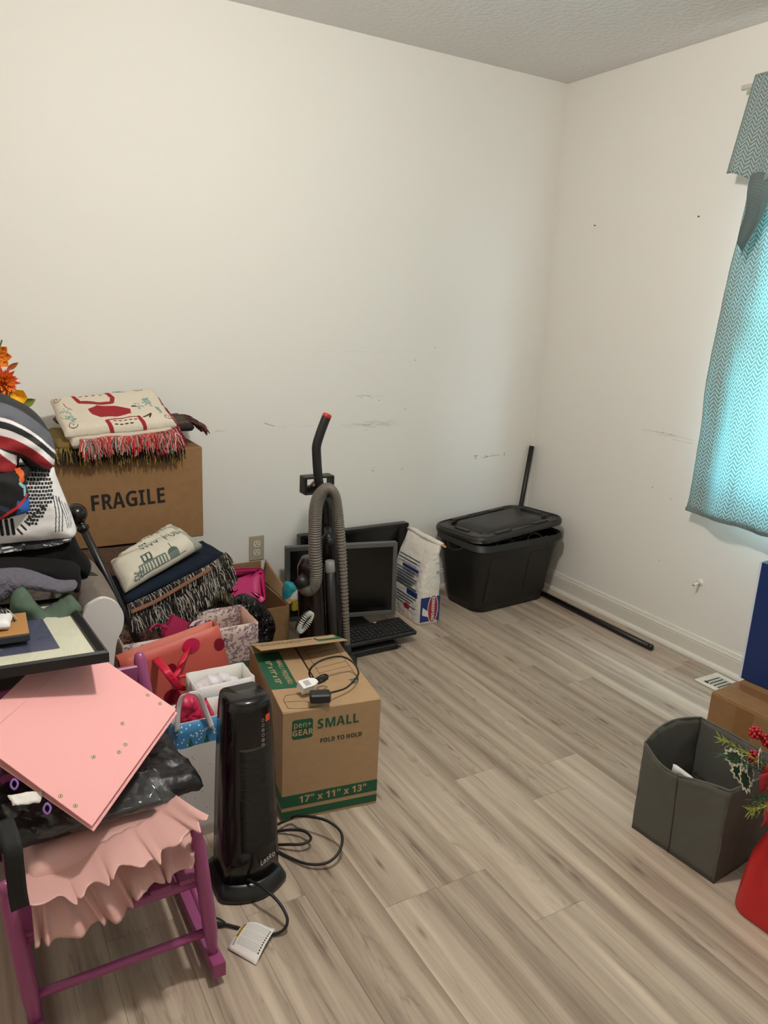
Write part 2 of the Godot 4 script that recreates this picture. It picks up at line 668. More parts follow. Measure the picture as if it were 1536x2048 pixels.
func plank_mesh(width: float, length: float, flip: bool) -> ArrayMesh:
	var st := tool(true)
	var b := 0.0009
	var hx := width / 2 - 0.00015; var hz := length / 2 - 0.00015
	var uv := func(x: float, z: float) -> Vector2:
		var u := (x + 0.075) / 0.15
		var v := (z + length / 2) / 1.22
		return Vector2(1.0 - u, 1.0 - v) if flip else Vector2(u, v)
	var t := [Vector3(-hx + b, 0, -hz + b), Vector3(hx - b, 0, -hz + b), Vector3(hx - b, 0, hz - b), Vector3(-hx + b, 0, hz - b)]
	var e := [Vector3(-hx, -b, -hz), Vector3(hx, -b, -hz), Vector3(hx, -b, hz), Vector3(-hx, -b, hz)]
	var g := [Vector3(-hx, -0.008, -hz), Vector3(hx, -0.008, -hz), Vector3(hx, -0.008, hz), Vector3(-hx, -0.008, hz)]
	var from := Vector3(0, -0.004, 0)
	quad(st, t[0], t[1], t[2], t[3], from, uv.call(t[0].x, t[0].z), uv.call(t[1].x, t[1].z), uv.call(t[2].x, t[2].z), uv.call(t[3].x, t[3].z))
	for k in 4:
		var n := (k + 1) % 4
		quad(st, t[k], t[n], e[n], e[k], from, uv.call(t[k].x, t[k].z), uv.call(t[n].x, t[n].z), uv.call(e[n].x, e[n].z), uv.call(e[k].x, e[k].z))
		quad(st, e[k], e[n], g[n], g[k], from, uv.call(e[k].x, e[k].z), uv.call(e[n].x, e[n].z), uv.call(e[n].x, e[n].z), uv.call(e[k].x, e[k].z))
	st.index()
	st.generate_normals()
	return st.commit()

func wall_box(st: SurfaceTool, lo: Vector3, hi: Vector3, uv: Callable) -> void:
	var c := (lo + hi) * 0.5
	for ax in 3:
		for s in 2:
			var q := []
			for k in [[0, 0], [1, 0], [1, 1], [0, 1]]:
				var v := Vector3.ZERO
				v[ax] = hi[ax] if s else lo[ax]
				v[(ax + 1) % 3] = hi[(ax + 1) % 3] if k[0] else lo[(ax + 1) % 3]
				v[(ax + 2) % 3] = hi[(ax + 2) % 3] if k[1] else lo[(ax + 2) % 3]
				q.append(v)
			quad(st, q[0], q[1], q[2], q[3], c, uv.call(q[0]), uv.call(q[1]), uv.call(q[2]), uv.call(q[3]))

const WALL := Color(0.912, 0.900, 0.872)

# rub marks: many short faint strokes inside a band
func scuff(im: Image, x: float, y: float, w: float, h: float, count: int, strength: float, r: RandomNumberGenerator) -> void:
	for k in count:
		var p := Vector2(x + r.randfn(0.0, 0.28) * w, y + r.randfn(0.0, 0.3) * h)
		var l := r.randf_range(0.05, 0.22) * w
		stroke(im, [p, p + Vector2(l * 0.5, r.randf_range(-0.15, 0.1) * h), p + Vector2(l, r.randf_range(-0.2, 0.2) * h)], 1.2, rgb8(128, 124, 118), strength * r.randf_range(0.2, 0.6))

func shell() -> void:
	# floor: a slab, and the planks that lie on it
	var st := tool(true)
	bx(st, Vector3(ROOM_X - 0.1, -0.15, -0.1), Vector3(0.1, -0.0085, ROOM_Z + 0.1), 0.001)
	var floor_node := structure("floor", st, mat("subfloor", rgb8(60, 52, 45), 0.9))
	var woods := []
	for v in 10:
		var m := pic_mat("plank_wood_%d" % v, plank_image(v), 0.42)
		m.metallic_specular = 0.42
		m.roughness = 0.44
		woods.append(m)
	var seams := {0: 1.19, 1: 0.685, 2: 0.534, 3: 1.103, 4: 0.92, 7: 1.61, 8: 1.426, 9: 1.974, 11: 1.774, 13: 1.649}
	var cache := {}
	var r := RandomNumberGenerator.new()
	r.seed = 21
	for row in range(-1, 25):
		var x1 := -0.095 - 0.15 * row
		var x0 := maxf(x1 - 0.15, ROOM_X)
		x1 = minf(x1, 0.0)
		if x1 - x0 < 0.02:
			continue
		var z: float = seams.get(row, r.randf_range(0.1, 1.2))
		while z > 0.02:
			z -= 1.22
		var last := -1
		while z < ROOM_Z:
			var a := maxf(z, 0.0); var b := minf(z + 1.22, ROOM_Z)
			if b - a > 0.01:
				var v := r.randi() % 10
				if v == last:
					v = (v + 3) % 10
				last = v
				var flip := r.randf() < 0.5
				var key := "%.3f %.3f %s" % [x1 - x0, b - a, flip]
				if not cache.has(key):
					cache[key] = plank_mesh(x1 - x0, b - a, flip)
				var o := MeshInstance3D.new()
				o.name = "plank"
				o.mesh = cache[key]
				o.material_override = null
				o.set_surface_override_material(0, woods[v])
				floor_node.add_child(o, true)
				o.position = Vector3((x0 + x1) * 0.5, 0.0, (a + b) * 0.5)
			z += 1.22
	# long wall, z = 0, with rub marks where things were dragged along it
	var wr := RandomNumberGenerator.new()
	wr.seed = 5
	var W := 2048; var H := 1352
	var im := canvas(W, H, WALL)
	var to := func(px: float, py: float) -> Vector2:
		var p := on_z(px, py, 0.0)
		return Vector2((p.x - ROOM_X) / -ROOM_X * W, (1.0 - p.y / ROOM_H) * H)
	var p: Vector2
	p = to.call(745, 848); scuff(im, p.x, p.y, 130, 16, 90, 0.16, wr)
	p = to.call(700, 850); scuff(im, p.x, p.y, 60, 10, 26, 0.16, wr)
	p = to.call(735, 792); scuff(im, p.x, p.y, 60, 6, 10, 0.3, wr)
	p = to.call(430, 862); scuff(im, p.x, p.y, 50, 4, 7, 0.3, wr)
	p = to.call(600, 852); scuff(im, p.x, p.y, 120, 12, 14, 0.12, wr)
	p = to.call(745, 940); scuff(im, p.x, p.y, 26, 12, 9, 0.25, wr)
	p = to.call(805, 935); scuff(im, p.x, p.y, 16, 20, 6, 0.25, wr)
	p = to.call(690, 700); scuff(im, p.x, p.y, 300, 10, 18, 0.05, wr)
	p = to.call(970, 913); scuff(im, p.x, p.y, 46, 7, 12, 0.3, wr)
	stroke(im, [to.call(529, 846), to.call(538, 849), to.call(549, 852)], 1.6, rgb8(120, 116, 110), 0.5)
	stroke(im, [to.call(713, 792), to.call(728, 790), to.call(741, 793)], 1.2, rgb8(120, 116, 110), 0.35)
	for q in [[870, 695], [830, 720], [723, 795], [810, 818], [951, 916], [985, 911], [1008, 908], [745, 941], [804, 938], [758, 800]]:
		var d: Vector2 = to.call(q[0], q[1])
		dot(im, d.x, d.y, 1.6, 1.4, rgb8(105, 100, 95), 0.55)
	stroke(im, [to.call(947, 912), to.call(955, 911)], 1.6, rgb8(90, 86, 82), 0.45)
	stroke(im, [to.call(951, 911), to.call(951, 918)], 1.6, rgb8(90, 86, 82), 0.45)
	stroke(im, [to.call(1008, 905), to.call(1009, 911)], 1.6, rgb8(90, 86, 82), 0.5)
	dot(im, to.call(973, 913).x, to.call(973, 913).y, 3, 3, rgb8(110, 106, 100), 0.4)
	stroke(im, [to.call(965, 915), to.call(980, 912), to.call(1000, 909)], 1.3, rgb8(110, 106, 100), 0.35)
	var m := pic_mat("wall_paint_long", im, 0.88)
	m.metallic_specular = 0.2
	st = tool(true)
	wall_box(st, Vector3(ROOM_X - 0.1, -0.15, -0.1), Vector3(0.1, ROOM_H + 0.1, 0.0), func(v: Vector3) -> Vector2: return Vector2((v.x - ROOM_X) / -ROOM_X, 1.0 - v.y / ROOM_H))
	structure("wall_back", st, m)
	# window wall, x = 0, around the opening
	im = canvas(W, 1160, WALL)
	var tr := func(px: float, py: float) -> Vector2:
		var v := on_x(px, py, 0.0)
		return Vector2(v.z / ROOM_Z * W, (1.0 - v.y / ROOM_H) * 1160)
	p = tr.call(1330, 868); scuff(im, p.x, p.y, 44, 8, 26, 0.28, wr)
	stroke(im, [tr.call(1283, 858), tr.call(1330, 866), tr.call(1386, 880)], 1.2, rgb8(140, 135, 128), 0.16)
	stroke(im, [tr.call(1345, 878), tr.call(1386, 887)], 1.2, rgb8(140, 135, 128), 0.16)
	for q in [[1305, 974], [1341, 997], [1318, 1120]]:
		var d: Vector2 = tr.call(q[0], q[1])
		dot(im, d.x, d.y, 1.4, 1.6, rgb8(110, 104, 98), 0.5)
	m = pic_mat("wall_paint_window", im, 0.88)
	m.metallic_specular = 0.2
	st = tool(true)
	var uvr := func(v: Vector3) -> Vector2: return Vector2(v.z / ROOM_Z, 1.0 - v.y / ROOM_H)
	wall_box(st, Vector3(0, -0.15, 0.0), Vector3(0.12, WIN_LO.y, ROOM_Z + 0.1), uvr)
	wall_box(st, Vector3(0, WIN_HI.y, 0.0), Vector3(0.12, ROOM_H + 0.1, ROOM_Z + 0.1), uvr)
	wall_box(st, Vector3(0, WIN_LO.y, 0.0), Vector3(0.12, WIN_HI.y, WIN_LO.z), uvr)
	wall_box(st, Vector3(0, WIN_LO.y, WIN_HI.z), Vector3(0.12, WIN_HI.y, ROOM_Z + 0.1), uvr)
	structure("wall_right", st, m)
	# the two walls behind the camera
	var plain := mat("wall_paint", WALL, 0.88)
	st = tool(true)
	bx(st, Vector3(ROOM_X - 0.1, -0.15, 0.0), Vector3(ROOM_X, ROOM_H + 0.1, ROOM_Z + 0.1), 0.0005)
	structure("wall_left", st, plain)
	st = tool(true)
	bx(st, Vector3(ROOM_X, -0.15, ROOM_Z), Vector3(0.12, ROOM_H + 0.1, ROOM_Z + 0.1), 0.0005)
	structure("wall_front", st, plain)
	# ceiling with a sprayed knock-down finish
	st = tool(true)
	bx(st, Vector3(ROOM_X, ROOM_H, 0.0), Vector3(0.0, ROOM_H + 0.1, ROOM_Z), 0.0005)
	var cm := mat("ceiling_paint", Color(0.865, 0.855, 0.84), 0.9)
	relief(cm, noise_tex(0.03, 512, 4, 3), 2.2, 0.28)
	structure("ceiling", st, cm)
	# skirting: a board with a moulded top and a quarter-round shoe
	var prof := PackedVector2Array([Vector2(0, 0), Vector2(0.014, 0), Vector2(0.014, 0.070), Vector2(0.0128, 0.0725), Vector2(0.0135, 0.075), Vector2(0.0135, 0.080), Vector2(0.0095, 0.084), Vector2(0.0100, 0.087), Vector2(0.0075, 0.091), Vector2(0.0080, 0.094), Vector2(0.005, 0.098), Vector2(0, 0.098)])
	var shoe := PackedVector2Array([Vector2(0.013, 0)])
	for k in 7:
		shoe.append(Vector2(0.014 + 0.015 * cos(PI / 2 * k / 6), 0.019 * sin(PI / 2 * k / 6)))
	shoe.append(Vector2(0.013, 0.019))
	var wp: StandardMaterial3D = mats["white_paint"]
	var right_wall := Transform3D(Basis(Vector3(-1, 0, 0), Vector3(0, 1, 0), Vector3(0, 0, -1)), Vector3.ZERO)
	var back_wall := Transform3D(Basis(Vector3(0, 0, 1), Vector3(0, 1, 0), Vector3(-1, 0, 0)), Vector3.ZERO)
	st = tool(true); prism(st, right_wall, prof, -ROOM_Z, -0.0); structure("baseboard_right", st, wp)
	st = tool(true); prism(st, right_wall, shoe, -ROOM_Z, -0.0); structure("trim_1", st, wp)
	st = tool(true); prism(st, back_wall, prof, 0.014, -ROOM_X); structure("baseboard_back", st, wp)
	st = tool(true); prism(st, back_wall, shoe, 0.029, -ROOM_X); structure("trim_2", st, wp)


# ------------------------------------------------------------------ the lamp that lights the room
func ceiling_lamp() -> void:
	var t := thing("ceiling_lamp", "frosted dome lamp hung from the ceiling on a short white stem", "lamp", Vector3(LAMP.x, ROOM_H, LAMP.z))
	var at := Transform3D(Basis(), Vector3(LAMP.x, 0, LAMP.z))
	var st := tool()
	lathe(st, at, [Vector2(0.0, ROOM_H), Vector2(0.06, ROOM_H), Vector2(0.06, ROOM_H - 0.02), Vector2(0.012, ROOM_H - 0.04), Vector2(0.012, LAMP.y + 0.12), Vector2(0.11, LAMP.y + 0.10), Vector2(0.118, LAMP.y + 0.075), Vector2(0.10, LAMP.y + 0.072), Vector2(0.0, LAMP.y + 0.072)], 28)
	part("pan", st, mat("lamp_pan", rgb8(215, 212, 205), 0.4), t)
	st = tool()
	lathe(st, at, [Vector2(0.095, LAMP.y + 0.071), Vector2(0.11, LAMP.y + 0.02), Vector2(0.10, LAMP.y - 0.04), Vector2(0.06, LAMP.y - 0.075), Vector2(0.0, LAMP.y - 0.085)], 28)
	var g := mat("lamp_glass", rgb8(250, 244, 232), 0.5)
	g.emission_enabled = true
	g.emission = Color(1.0, 0.93, 0.82)
	g.emission_energy_multiplier = 2.0
	part("dome", st, g, t)
	var l := OmniLight3D.new()
	l.name = "bulb_light"
	l.light_color = Color(1.0, 0.975, 0.948)
	l.light_energy = 1.8
	l.light_size = 0.06
	l.omni_range = 9.0
	l.omni_attenuation = 2.0
	l.shadow_enabled = true
	t.add_child(l)
	l.position = LAMP - t.position


# ------------------------------------------------------------------ window, curtain
const WIN_LO := Vector3(0.0, 0.765, 1.20)
const WIN_HI := Vector3(0.0, 2.06, 2.15)

func window_and_curtain() -> void:
	var t := Node3D.new()
	t.name = "window_1"
	add_child(t)
	t.set_meta("kind", "structure")
	t.position = Vector3(0.06, WIN_LO.y, 1.675)
	var wp: StandardMaterial3D = mats["white_paint"]
	var st := tool(true)
	var f := 0.045
	for s in [0, 1]:
		var y: float = WIN_LO.y + f / 2 if s == 0 else WIN_HI.y - f / 2
		bx(st, Vector3(0.03, y - f / 2, WIN_LO.z), Vector3(0.09, y + f / 2, WIN_HI.z))
		var z: float = WIN_LO.z + f / 2 if s == 0 else WIN_HI.z - f / 2
		bx(st, Vector3(0.03, WIN_LO.y, z - f / 2), Vector3(0.09, WIN_HI.y, z + f / 2))
	part("window_frame", st, wp, t)
	st = tool(true)
	bx(st, Vector3(0.04, 1.39, WIN_LO.z + f), Vector3(0.075, 1.43, WIN_HI.z - f))
	part("meeting_rail", st, wp, t)
	st = tool(true)
	bx(st, Vector3(-0.022, WIN_LO.y - 0.028, WIN_LO.z - 0.03), Vector3(0.08, WIN_LO.y - 0.001, WIN_HI.z + 0.03), 0.004)
	part("sill", st, wp, t)
	var glass := mat("window_glass", Color(1, 1, 1, 0.06), 0.02)
	glass.transparency = BaseMaterial3D.TRANSPARENCY_ALPHA
	for k in 2:
		st = tool(true)
		bx(st, Vector3(0.058, [WIN_LO.y + f, 1.43][k], WIN_LO.z + f), Vector3(0.062, [1.39, WIN_HI.y - f][k], WIN_HI.z - f), 0.0002)
		part("pane", st, glass, t)
	# curtain cloth: grey-teal herringbone
	var n := 96
	var im := canvas(n, n, rgb8(120, 148, 150))
	var hm := canvas(n, n, Color.BLACK)
	for j in n:
		for i in n:
			# columns of slanted stitches that alternate in direction
			var col := i / 24
			var fx := i % 24
			var sl: int = fx if col % 2 == 0 else 23 - fx
			var ph := fposmod(j + sl * 0.9, 16.0) / 16.0
			var v := clampf(0.5 + 0.75 * sin(ph * TAU), 0.0, 1.0)
			var edge := minf(fx, 23 - fx) / 4.0
			v *= clampf(edge + 0.35, 0.0, 1.0)
			v = clampf(v, 0, 1)
			im.set_pixel(i, j, rgb8(150, 163, 161).lerp(rgb8(224, 231, 228), v))
			hm.set_pixel(i, j, Color(v, v, v))
	var cm := pic_mat("curtain_cloth", im, 0.9)
	cm.uv1_scale = Vector3(20, 16, 1)
	cm.heightmap_enabled = true
	cm.heightmap_texture = ImageTexture.create_from_image(hm)
	cm.heightmap_scale = 0.12
	cm.backlight_enabled = true
	cm.backlight = Color(0.78, 0.95, 0.965)
	cm.metallic_specular = 0.2
	var c := thing("curtain", "grey teal herringbone curtain glowing in front of the window", "curtain", Vector3(-0.08, 0.62, 1.7))
	st = tool()
	sheet(st, 130, 60, func(u: float, v: float) -> Vector3:
		var y := lerpf(2.20, 0.636, v)
		var left := lerpf(1.105, 1.052, v) + 0.010 * sin(v * 9.0)
		var z := lerpf(left, 2.32, u)
		var pl := 0.5 + 0.5 * sin(u * 46.0 + 0.6 * sin(v * 3.0))
		var lean := 0.020 * noise.get_noise_2d(u * 6.0, v * 2.5)
		var deep := lerpf(0.012, 0.020, v) * lerpf(1.0, 0.45, smoothstep(0.05, 0.2, u))
		var dip := 0.004 * smoothstep(0.0, 0.14, u) + 0.010 * noise.get_noise_2d(u * 5.0 + 4.0, 1.0)
		return Vector3(-0.058 - deep * pl - lean - 0.008 * v * v - 0.055 * smoothstep(0.05, 0.13, u) * smoothstep(0.4, 0.9, v), y - dip * v + 0.016 * smoothstep(0.05, 0.13, u) * v, z), 0.0022)
	part("panel", st, cm, c)
	st = tool()
	sheet(st, 90, 4, func(u: float, v: float) -> Vector3:
		var left := 1.052 + 0.010 * sin(9.0)
		var z := lerpf(left, 2.32, u)
		var pl := 0.5 + 0.5 * sin(u * 46.0 + 0.6 * sin(3.0))
		var lean := 0.020 * noise.get_noise_2d(u * 6.0, 2.5)
		var deep := 0.020 * lerpf(1.0, 0.45, smoothstep(0.05, 0.2, u))
		var dip := 0.004 * smoothstep(0.0, 0.14, u) + 0.010 * noise.get_noise_2d(u * 5.0 + 4.0, 1.0)
		return Vector3(-0.061 - deep * pl - lean - 0.008 - 0.055 * smoothstep(0.05, 0.13, u), 0.640 - dip - v * 0.014 + 0.006 + 0.016 * smoothstep(0.05, 0.13, u), z), 0.006)
	part("hem", st, cm, c)
	st = tool()
	tube(st, [Vector3(-0.072, 2.213, 1.02), Vector3(-0.072, 2.213, 2.42)], 0.009, 10)
	var rod := part("curtain_rod", st, mats["white_plastic"])
	tag(rod, "white curtain rod above the window", "curtain rod")
	# valance: a short piece over the top with a tail hanging at its end
	var vm: StandardMaterial3D = cm.duplicate()
	vm.resource_name = "valance_cloth"
	vm.uv1_scale = Vector3(20, 4, 1)
	var va := thing("valance", "grey teal valance hung over the curtain top", "valance", Vector3(-0.11, 1.9, 1.7))
	st = tool()
	sheet(st, 110, 20, func(u: float, v: float) -> Vector3:
		var z := lerpf(1.085 - 0.035 * v, 2.34, u)
		var pl := 0.5 + 0.5 * sin(u * 60.0)
		var y := lerpf(2.24, 1.885, v) + (0.03 * (1.0 - u / 0.06) if u < 0.06 else 0.0) * v
		return Vector3(-0.098 - 0.02 * pl * v - 0.02 * v, y + 0.012 * sin(u * 40.0) * v, z), 0.0025)
	part("drop", st, vm, va)
	st = tool()
	sheet(st, 16, 40, func(u: float, v: float) -> Vector3:
		# a swag that hangs from the outer edge and narrows to a point
		var p0 := on_x(1503, 350, -0.135).lerp(on_x(1566, 350, -0.135), u)
		var p1 := on_x(1477, 486, -0.118).lerp(on_x(1483, 514, -0.118), u)
		var p := p0.lerp(p1, v)
		return p + Vector3(-0.010 * sin(u * 7.0) - 0.006 * sin(v * 9.0), 0.008 * sin(u * 5.0), 0.0), 0.0025)
	part("tail", st, vm, va)


# ------------------------------------------------------------------ things fixed to the walls and the floor
func wall_fittings() -> void:
	var at := Vector3(-1.5465, 0.331, 0.0)
	var t := thing("wall_outlet", "beige double power outlet on the long wall", "outlet", at - Vector3(0, 0.057, 0))
	var plate := mat("outlet_beige", rgb8(176, 166, 146), 0.35)
	var st := tool(true)
	box(st, Transform3D(Basis(), at + Vector3(0, 0, 0.003)), Vector3(0.070, 0.1145, 0.006), 0.0028)
	part("plate", st, plate, t)
	for s in [-1, 1]:
		var y: float = at.y + s * 0.0195
		st = tool(true)
		prism(st, Transform3D(Basis(), Vector3(at.x, y, 0)), round_rect(0.033, 0.0285, 0.010), 0.004, 0.0078)
		var face := part("socket_face", st, mat("outlet_ivory", rgb8(214, 207, 190), 0.35), t)
		st = tool(true)
		for k in [-1, 1]:
			bx(st, Vector3(at.x + k * 0.0064 - 0.0011, y + 0.0005, 0.0079), Vector3(at.x + k * 0.0064 + 0.0011, y + 0.0085, 0.0081), 0.00005)
		prism(st, Transform3D(Basis(), Vector3(at.x, y - 0.0062, 0)), ellipse(0.0055, 0.0055, 10), 0.0079, 0.0081)
		part("slot", st, mats["black_matte"], face)
	st = tool()
	lathe(st, Transform3D(Basis(Vector3.RIGHT, PI / 2), at + Vector3(0, 0, 0.006)), [Vector2(0.0028, 0), Vector2(0.0028, 0.001), Vector2(0.0, 0.0016)], 10)
	part("screw", st, mats["steel"], t)
	# cable stub by the window
	at = Vector3(0, 0.328, 1.121)
	t = thing("cable_stub", "white cable stub with round escutcheon on the window wall", "wall fitting", at)
	st = tool()
	var out := Transform3D(Basis(Vector3(0, 0, -1), Vector3(-1, 0, 0), Vector3(0, 1, 0)), at)
	lathe(st, out, [Vector2(0.0155, 0.0), Vector2(0.0155, 0.002), Vector2(0.012, 0.005), Vector2(0.006, 0.0065), Vector2(0.0, 0.0065)], 20)
	part("escutcheon", st, mats["white_plastic"], t)
	st = tool()
	var tip := Vector3(-0.05, 0.327, 1.131)
	tube(st, [at + Vector3(-0.004, 0, 0), at.lerp(tip, 0.5), tip], [0.0055, 0.0055, 0.0042], 10)
	part("stub", st, mats["white_plastic"], t)
	st = tool()
	tube(st, [tip, tip + (tip - at).normalized() * 0.006], 0.0043, 10)
	part("connector_end", st, mats["steel"], t)
	for q in [[1191, 451], [1399, 433]]:
		var n := on_x(q[0], q[1], 0.0)
		st = tool()
		lathe(st, Transform3D(Basis(Vector3(0, 0, -1), Vector3(-1, 0, 0), Vector3(0, 1, 0)), n), [Vector2(0.0014, 0), Vector2(0.0014, 0.006), Vector2(0.003, 0.0065), Vector2(0.003, 0.0078), Vector2(0, 0.008)], 8)
		var nail := part("nail", st, mat("nail_dark", rgb8(50, 46, 42), 0.5, 0.6))
		tag(nail, "small dark nail in the window wall near the room corner" if q[0] < 1300 else "small dark nail in the window wall near the curtain", "nail", "nails in the window wall")
	# floor register
	var c := Vector3(-0.118, 0.0, 1.445)
	t = thing("floor_register", "white metal floor vent register beside the skirting", "floor vent", c)
	var vm := mat("register_white", rgb8(222, 218, 206), 0.35)
	st = tool(true)
	var W := 0.14; var L := 0.29; var iw := 0.088; var il := 0.23
	bx(st, c + Vector3(-W / 2, 0, -L / 2), c + Vector3(-iw / 2, 0.005, L / 2), 0.0015)
	bx(st, c + Vector3(iw / 2, 0, -L / 2), c + Vector3(W / 2, 0.005, L / 2), 0.0015)
	bx(st, c + Vector3(-iw / 2, 0, -L / 2), c + Vector3(iw / 2, 0.005, -il / 2), 0.0015)
	bx(st, c + Vector3(-iw / 2, 0, il / 2), c + Vector3(iw / 2, 0.005, L / 2), 0.0015)
	part("frame", st, vm, t)
	st = tool(true)
	bx(st, c + Vector3(-iw / 2, 0.0003, -il / 2), c + Vector3(iw / 2, 0.0008, il / 2), 0.0001)
	part("duct_opening", st, mat("duct_grey", rgb8(70, 68, 64), 0.8), t)
	for k in 12:
		st = tool(true)
		box(st, Transform3D(Basis(Vector3.RIGHT, 0.95), c + Vector3(0, 0.0045, -il / 2 + 0.014 + k * 0.0184)), Vector3(iw, 0.0010, 0.0075), 0.0003)
		part("louver", st, vm, t)
	st = tool(true)
	bx(st, c + Vector3(-0.050, 0.005, -il / 2 + 0.002), c + Vector3(-0.046, 0.009, -il / 2 + 0.02), 0.0005)
	part("lever", st, mats["black_matte"], t)


# ------------------------------------------------------------------ tote, poles, charcoal bag
func corner_things() -> void:
	var bp := mat("tote_black", rgb8(21, 21, 20), 0.48)
	# the tote stands a little askew in the corner
	var turn := Basis(Vector3.UP, deg_to_rad(4.5))
	var c := Vector3(-0.375, 0.0, 0.245)
	var at := Transform3D(turn, c)
	var t := thing("storage_tote", "black plastic storage tote with its lid sitting askew, in the corner", "storage tote", c)
	var foot := round_rect(0.455, 0.255, 0.06)
	var rimp := round_rect(0.545, 0.345, 0.07)
	var rings := []
	var inner := []
	for k in 9:
		var v := k / 8.0
		var ring := PackedVector3Array(); var ri := PackedVector3Array()
		for i in foot.size():
			var p := foot[i].lerp(rimp[i], v)
			# grip recesses in the long sides
			var dent := 0.012 * smoothstep(0.30, 0.34, v) * 0.0
			ring.append(at * Vector3(p.x, 0.004 + v * 0.325, p.y + dent))
			ri.append(at * Vector3(p.x * 0.972, 0.012 + v * 0.317, p.y * 0.96))
		rings.append(ring); inner.append(ri)
	# rim lip
	var lip := []
	for q in [[0.330, 1.0], [0.322, 1.045], [0.350, 1.055], [0.353, 1.02], [0.345, 0.97]]:
		lip.append(ring_y(rimp, at, q[0], q[1], q[1] + 0.01))
	var st := tool()
	loft(st, rings, true, false)
	loft(st, inner, true, false)
	loft(st, lip, false, false)
	part("body", st, bp, t)
	# raised panels on the long front
	for k in [-1, 1]:
		st = tool(true)
		var fr := Transform3D(turn * Basis(Vector3.RIGHT, 0.137), at * Vector3(k * 0.125, 0.165, 0.1502))
		prism(st, fr, round_rect(0.15, 0.235, 0.02), -0.006, 0.0014)
		part("side_panel", st, bp, t)
	# handles at the short ends
	for s in [-1, 1]:
		st = tool()
		var pts := []
		for k in 9:
			var a := PI * k / 8.0
			pts.append(at * Vector3(s * (0.272 + 0.030 * sin(a)), 0.326 - 0.028 * sin(a), -0.055 * cos(a)))
		tube(st, pts, 0.0045, 6)
		part("handle", st, bp, t)
	# tangled cables under the lid
	var red := mat("cable_red", rgb8(120, 20, 22), 0.5)
	var grey := mat("cable_grey", rgb8(96, 96, 98), 0.5)
	var r := RandomNumberGenerator.new()
	r.seed = 4
	for k in 9:
		var pts := []
		var mid := Vector3(r.randf_range(-0.2, 0.2), 0.0, r.randf_range(-0.05, 0.115))
		for i in 7:
			pts.append(at * (mid + Vector3(0.055 * cos(i * 1.1 + k), 0.318 + 0.016 * sin(i * 2.0 + k), 0.035 * sin(i * 1.1 + k))))
		st = tool()
		tube(st, smooth(pts, 5), 0.0032, 6)
		var w := part("cable", st, [red, grey, mats["black_rubber"]][k % 3])
		tag(w, ["thin red cable lying in the open black tote", "thin grey cable lying in the open black tote", "thin black cable lying in the open black tote"][k % 3], "cable", "cables in the tote")
	# a grey heap that fills the tote below the cables
	st = tool()
	soft(st, at * Vector3(-0.21, 0.25, -0.11), at * Vector3(0.21, 0.25, -0.11), at * Vector3(0.21, 0.25, 0.11), at * Vector3(-0.21, 0.25, 0.11), 0.05, 0.05, 0.02, 22.0)
	tag(part("cable_bundle", st, mats["black_matte"]), "dark bundle of wires filling the black tote", "cable bundle")
	# lid: lifted by the contents, so it slants
	var lt := Transform3D(turn * Basis(Vector3(0, 0, 1), 0.070) * Basis(Vector3.RIGHT, -0.045), at * Vector3(0.0, 0.396, -0.012))
	var lid := thing("tote_lid", "black ribbed plastic lid resting loosely on the tote", "lid", lt.origin)
	var lp := round_rect(0.580, 0.375, 0.085, 6)
	var lr := []
	for q in [[-0.022, 1.0], [-0.006, 1.004], [0.004, 0.985], [0.007, 0.955], [0.006, 0.80], [0.006, 0.765], [-0.004, 0.750], [-0.004, 0.700]]:
		lr.append(ring_y(lp, lt, q[0], q[1], q[1]))
	for q in [[-0.004, 0.690], [0.007, 0.665], [0.008, 0.4]]:
		lr.append(ring_y(lp, lt, q[0], q[1], q[1]))
	st = tool()
	loft(st, lr, false, true)
	var lu := []
	for q in [[-0.022, 1.0], [-0.022, 0.985], [-0.004, 0.97]]:
		lu.append(ring_y(lp, lt, q[0], q[1], q[1]))
	loft(st, lu, false, true)
	var lm := mat("lid_black", rgb8(36, 35, 33), 0.42)
	part("lid_top", st, lm, lid)
	for q in [[-0.235, 0.0, 0.0, 0.10], [0.235, 0.0, 0.0, 0.10], [-0.12, 0.155, 1.0, 0.10], [0.12, 0.155, 1.0, 0.10], [-0.12, -0.155, 1.0, 0.1], [0.12, -0.155, 1.0, 0.1]]:
		st = tool(true)
		var w: float = q[3] if q[2] > 0.5 else 0.024
		var d: float = 0.024 if q[2] > 0.5 else q[3]
		prism(st, lt * Transform3D(Basis(Vector3.RIGHT, -PI / 2), Vector3(q[0], 0.006, q[1])), round_rect(w, d, 0.009), -0.004, 0.004)
		part("latch_rib", st, lm, lid)
	# two black poles
	var pole := mat("pole_black", rgb8(14, 14, 15), 0.4)
	st = tool()
	var top := Vector3(-0.026, 0.716, 0.0205)
	var low := on_y(1004, 1147, 0.012)
	low.z = maxf(low.z, 0.05)
	tube(st, [low, low.lerp(top, 0.5), top], 0.0125, 12)
	t = thing("leaning_pole", "black metal pole leaning up into the corner behind the tote", "pole", low)
	part("shaft", st, pole, t)
	var a0 := on_y(1075, 1182, 0.0145)
	var a1 := on_y(1303, 1295, 0.0145)
	t = thing("floor_pole", "black metal pole lying on the floor along the skirting", "pole", a1)
	st = tool()
	tube(st, [a0, a0.lerp(a1, 0.5), a1], 0.0135, 14)
	part("shaft", st, pole, t)
	st = tool()
	var dir := (a1 - a0).normalized()
	tube(st, [a1 - dir * 0.012, a1, a1 + dir * 0.006, a1 + dir * 0.009], [0.0144, 0.0144, 0.010, 0.002], 14)
	part("end_cap", st, mats["black_plastic"], t)
	charcoal_bag()

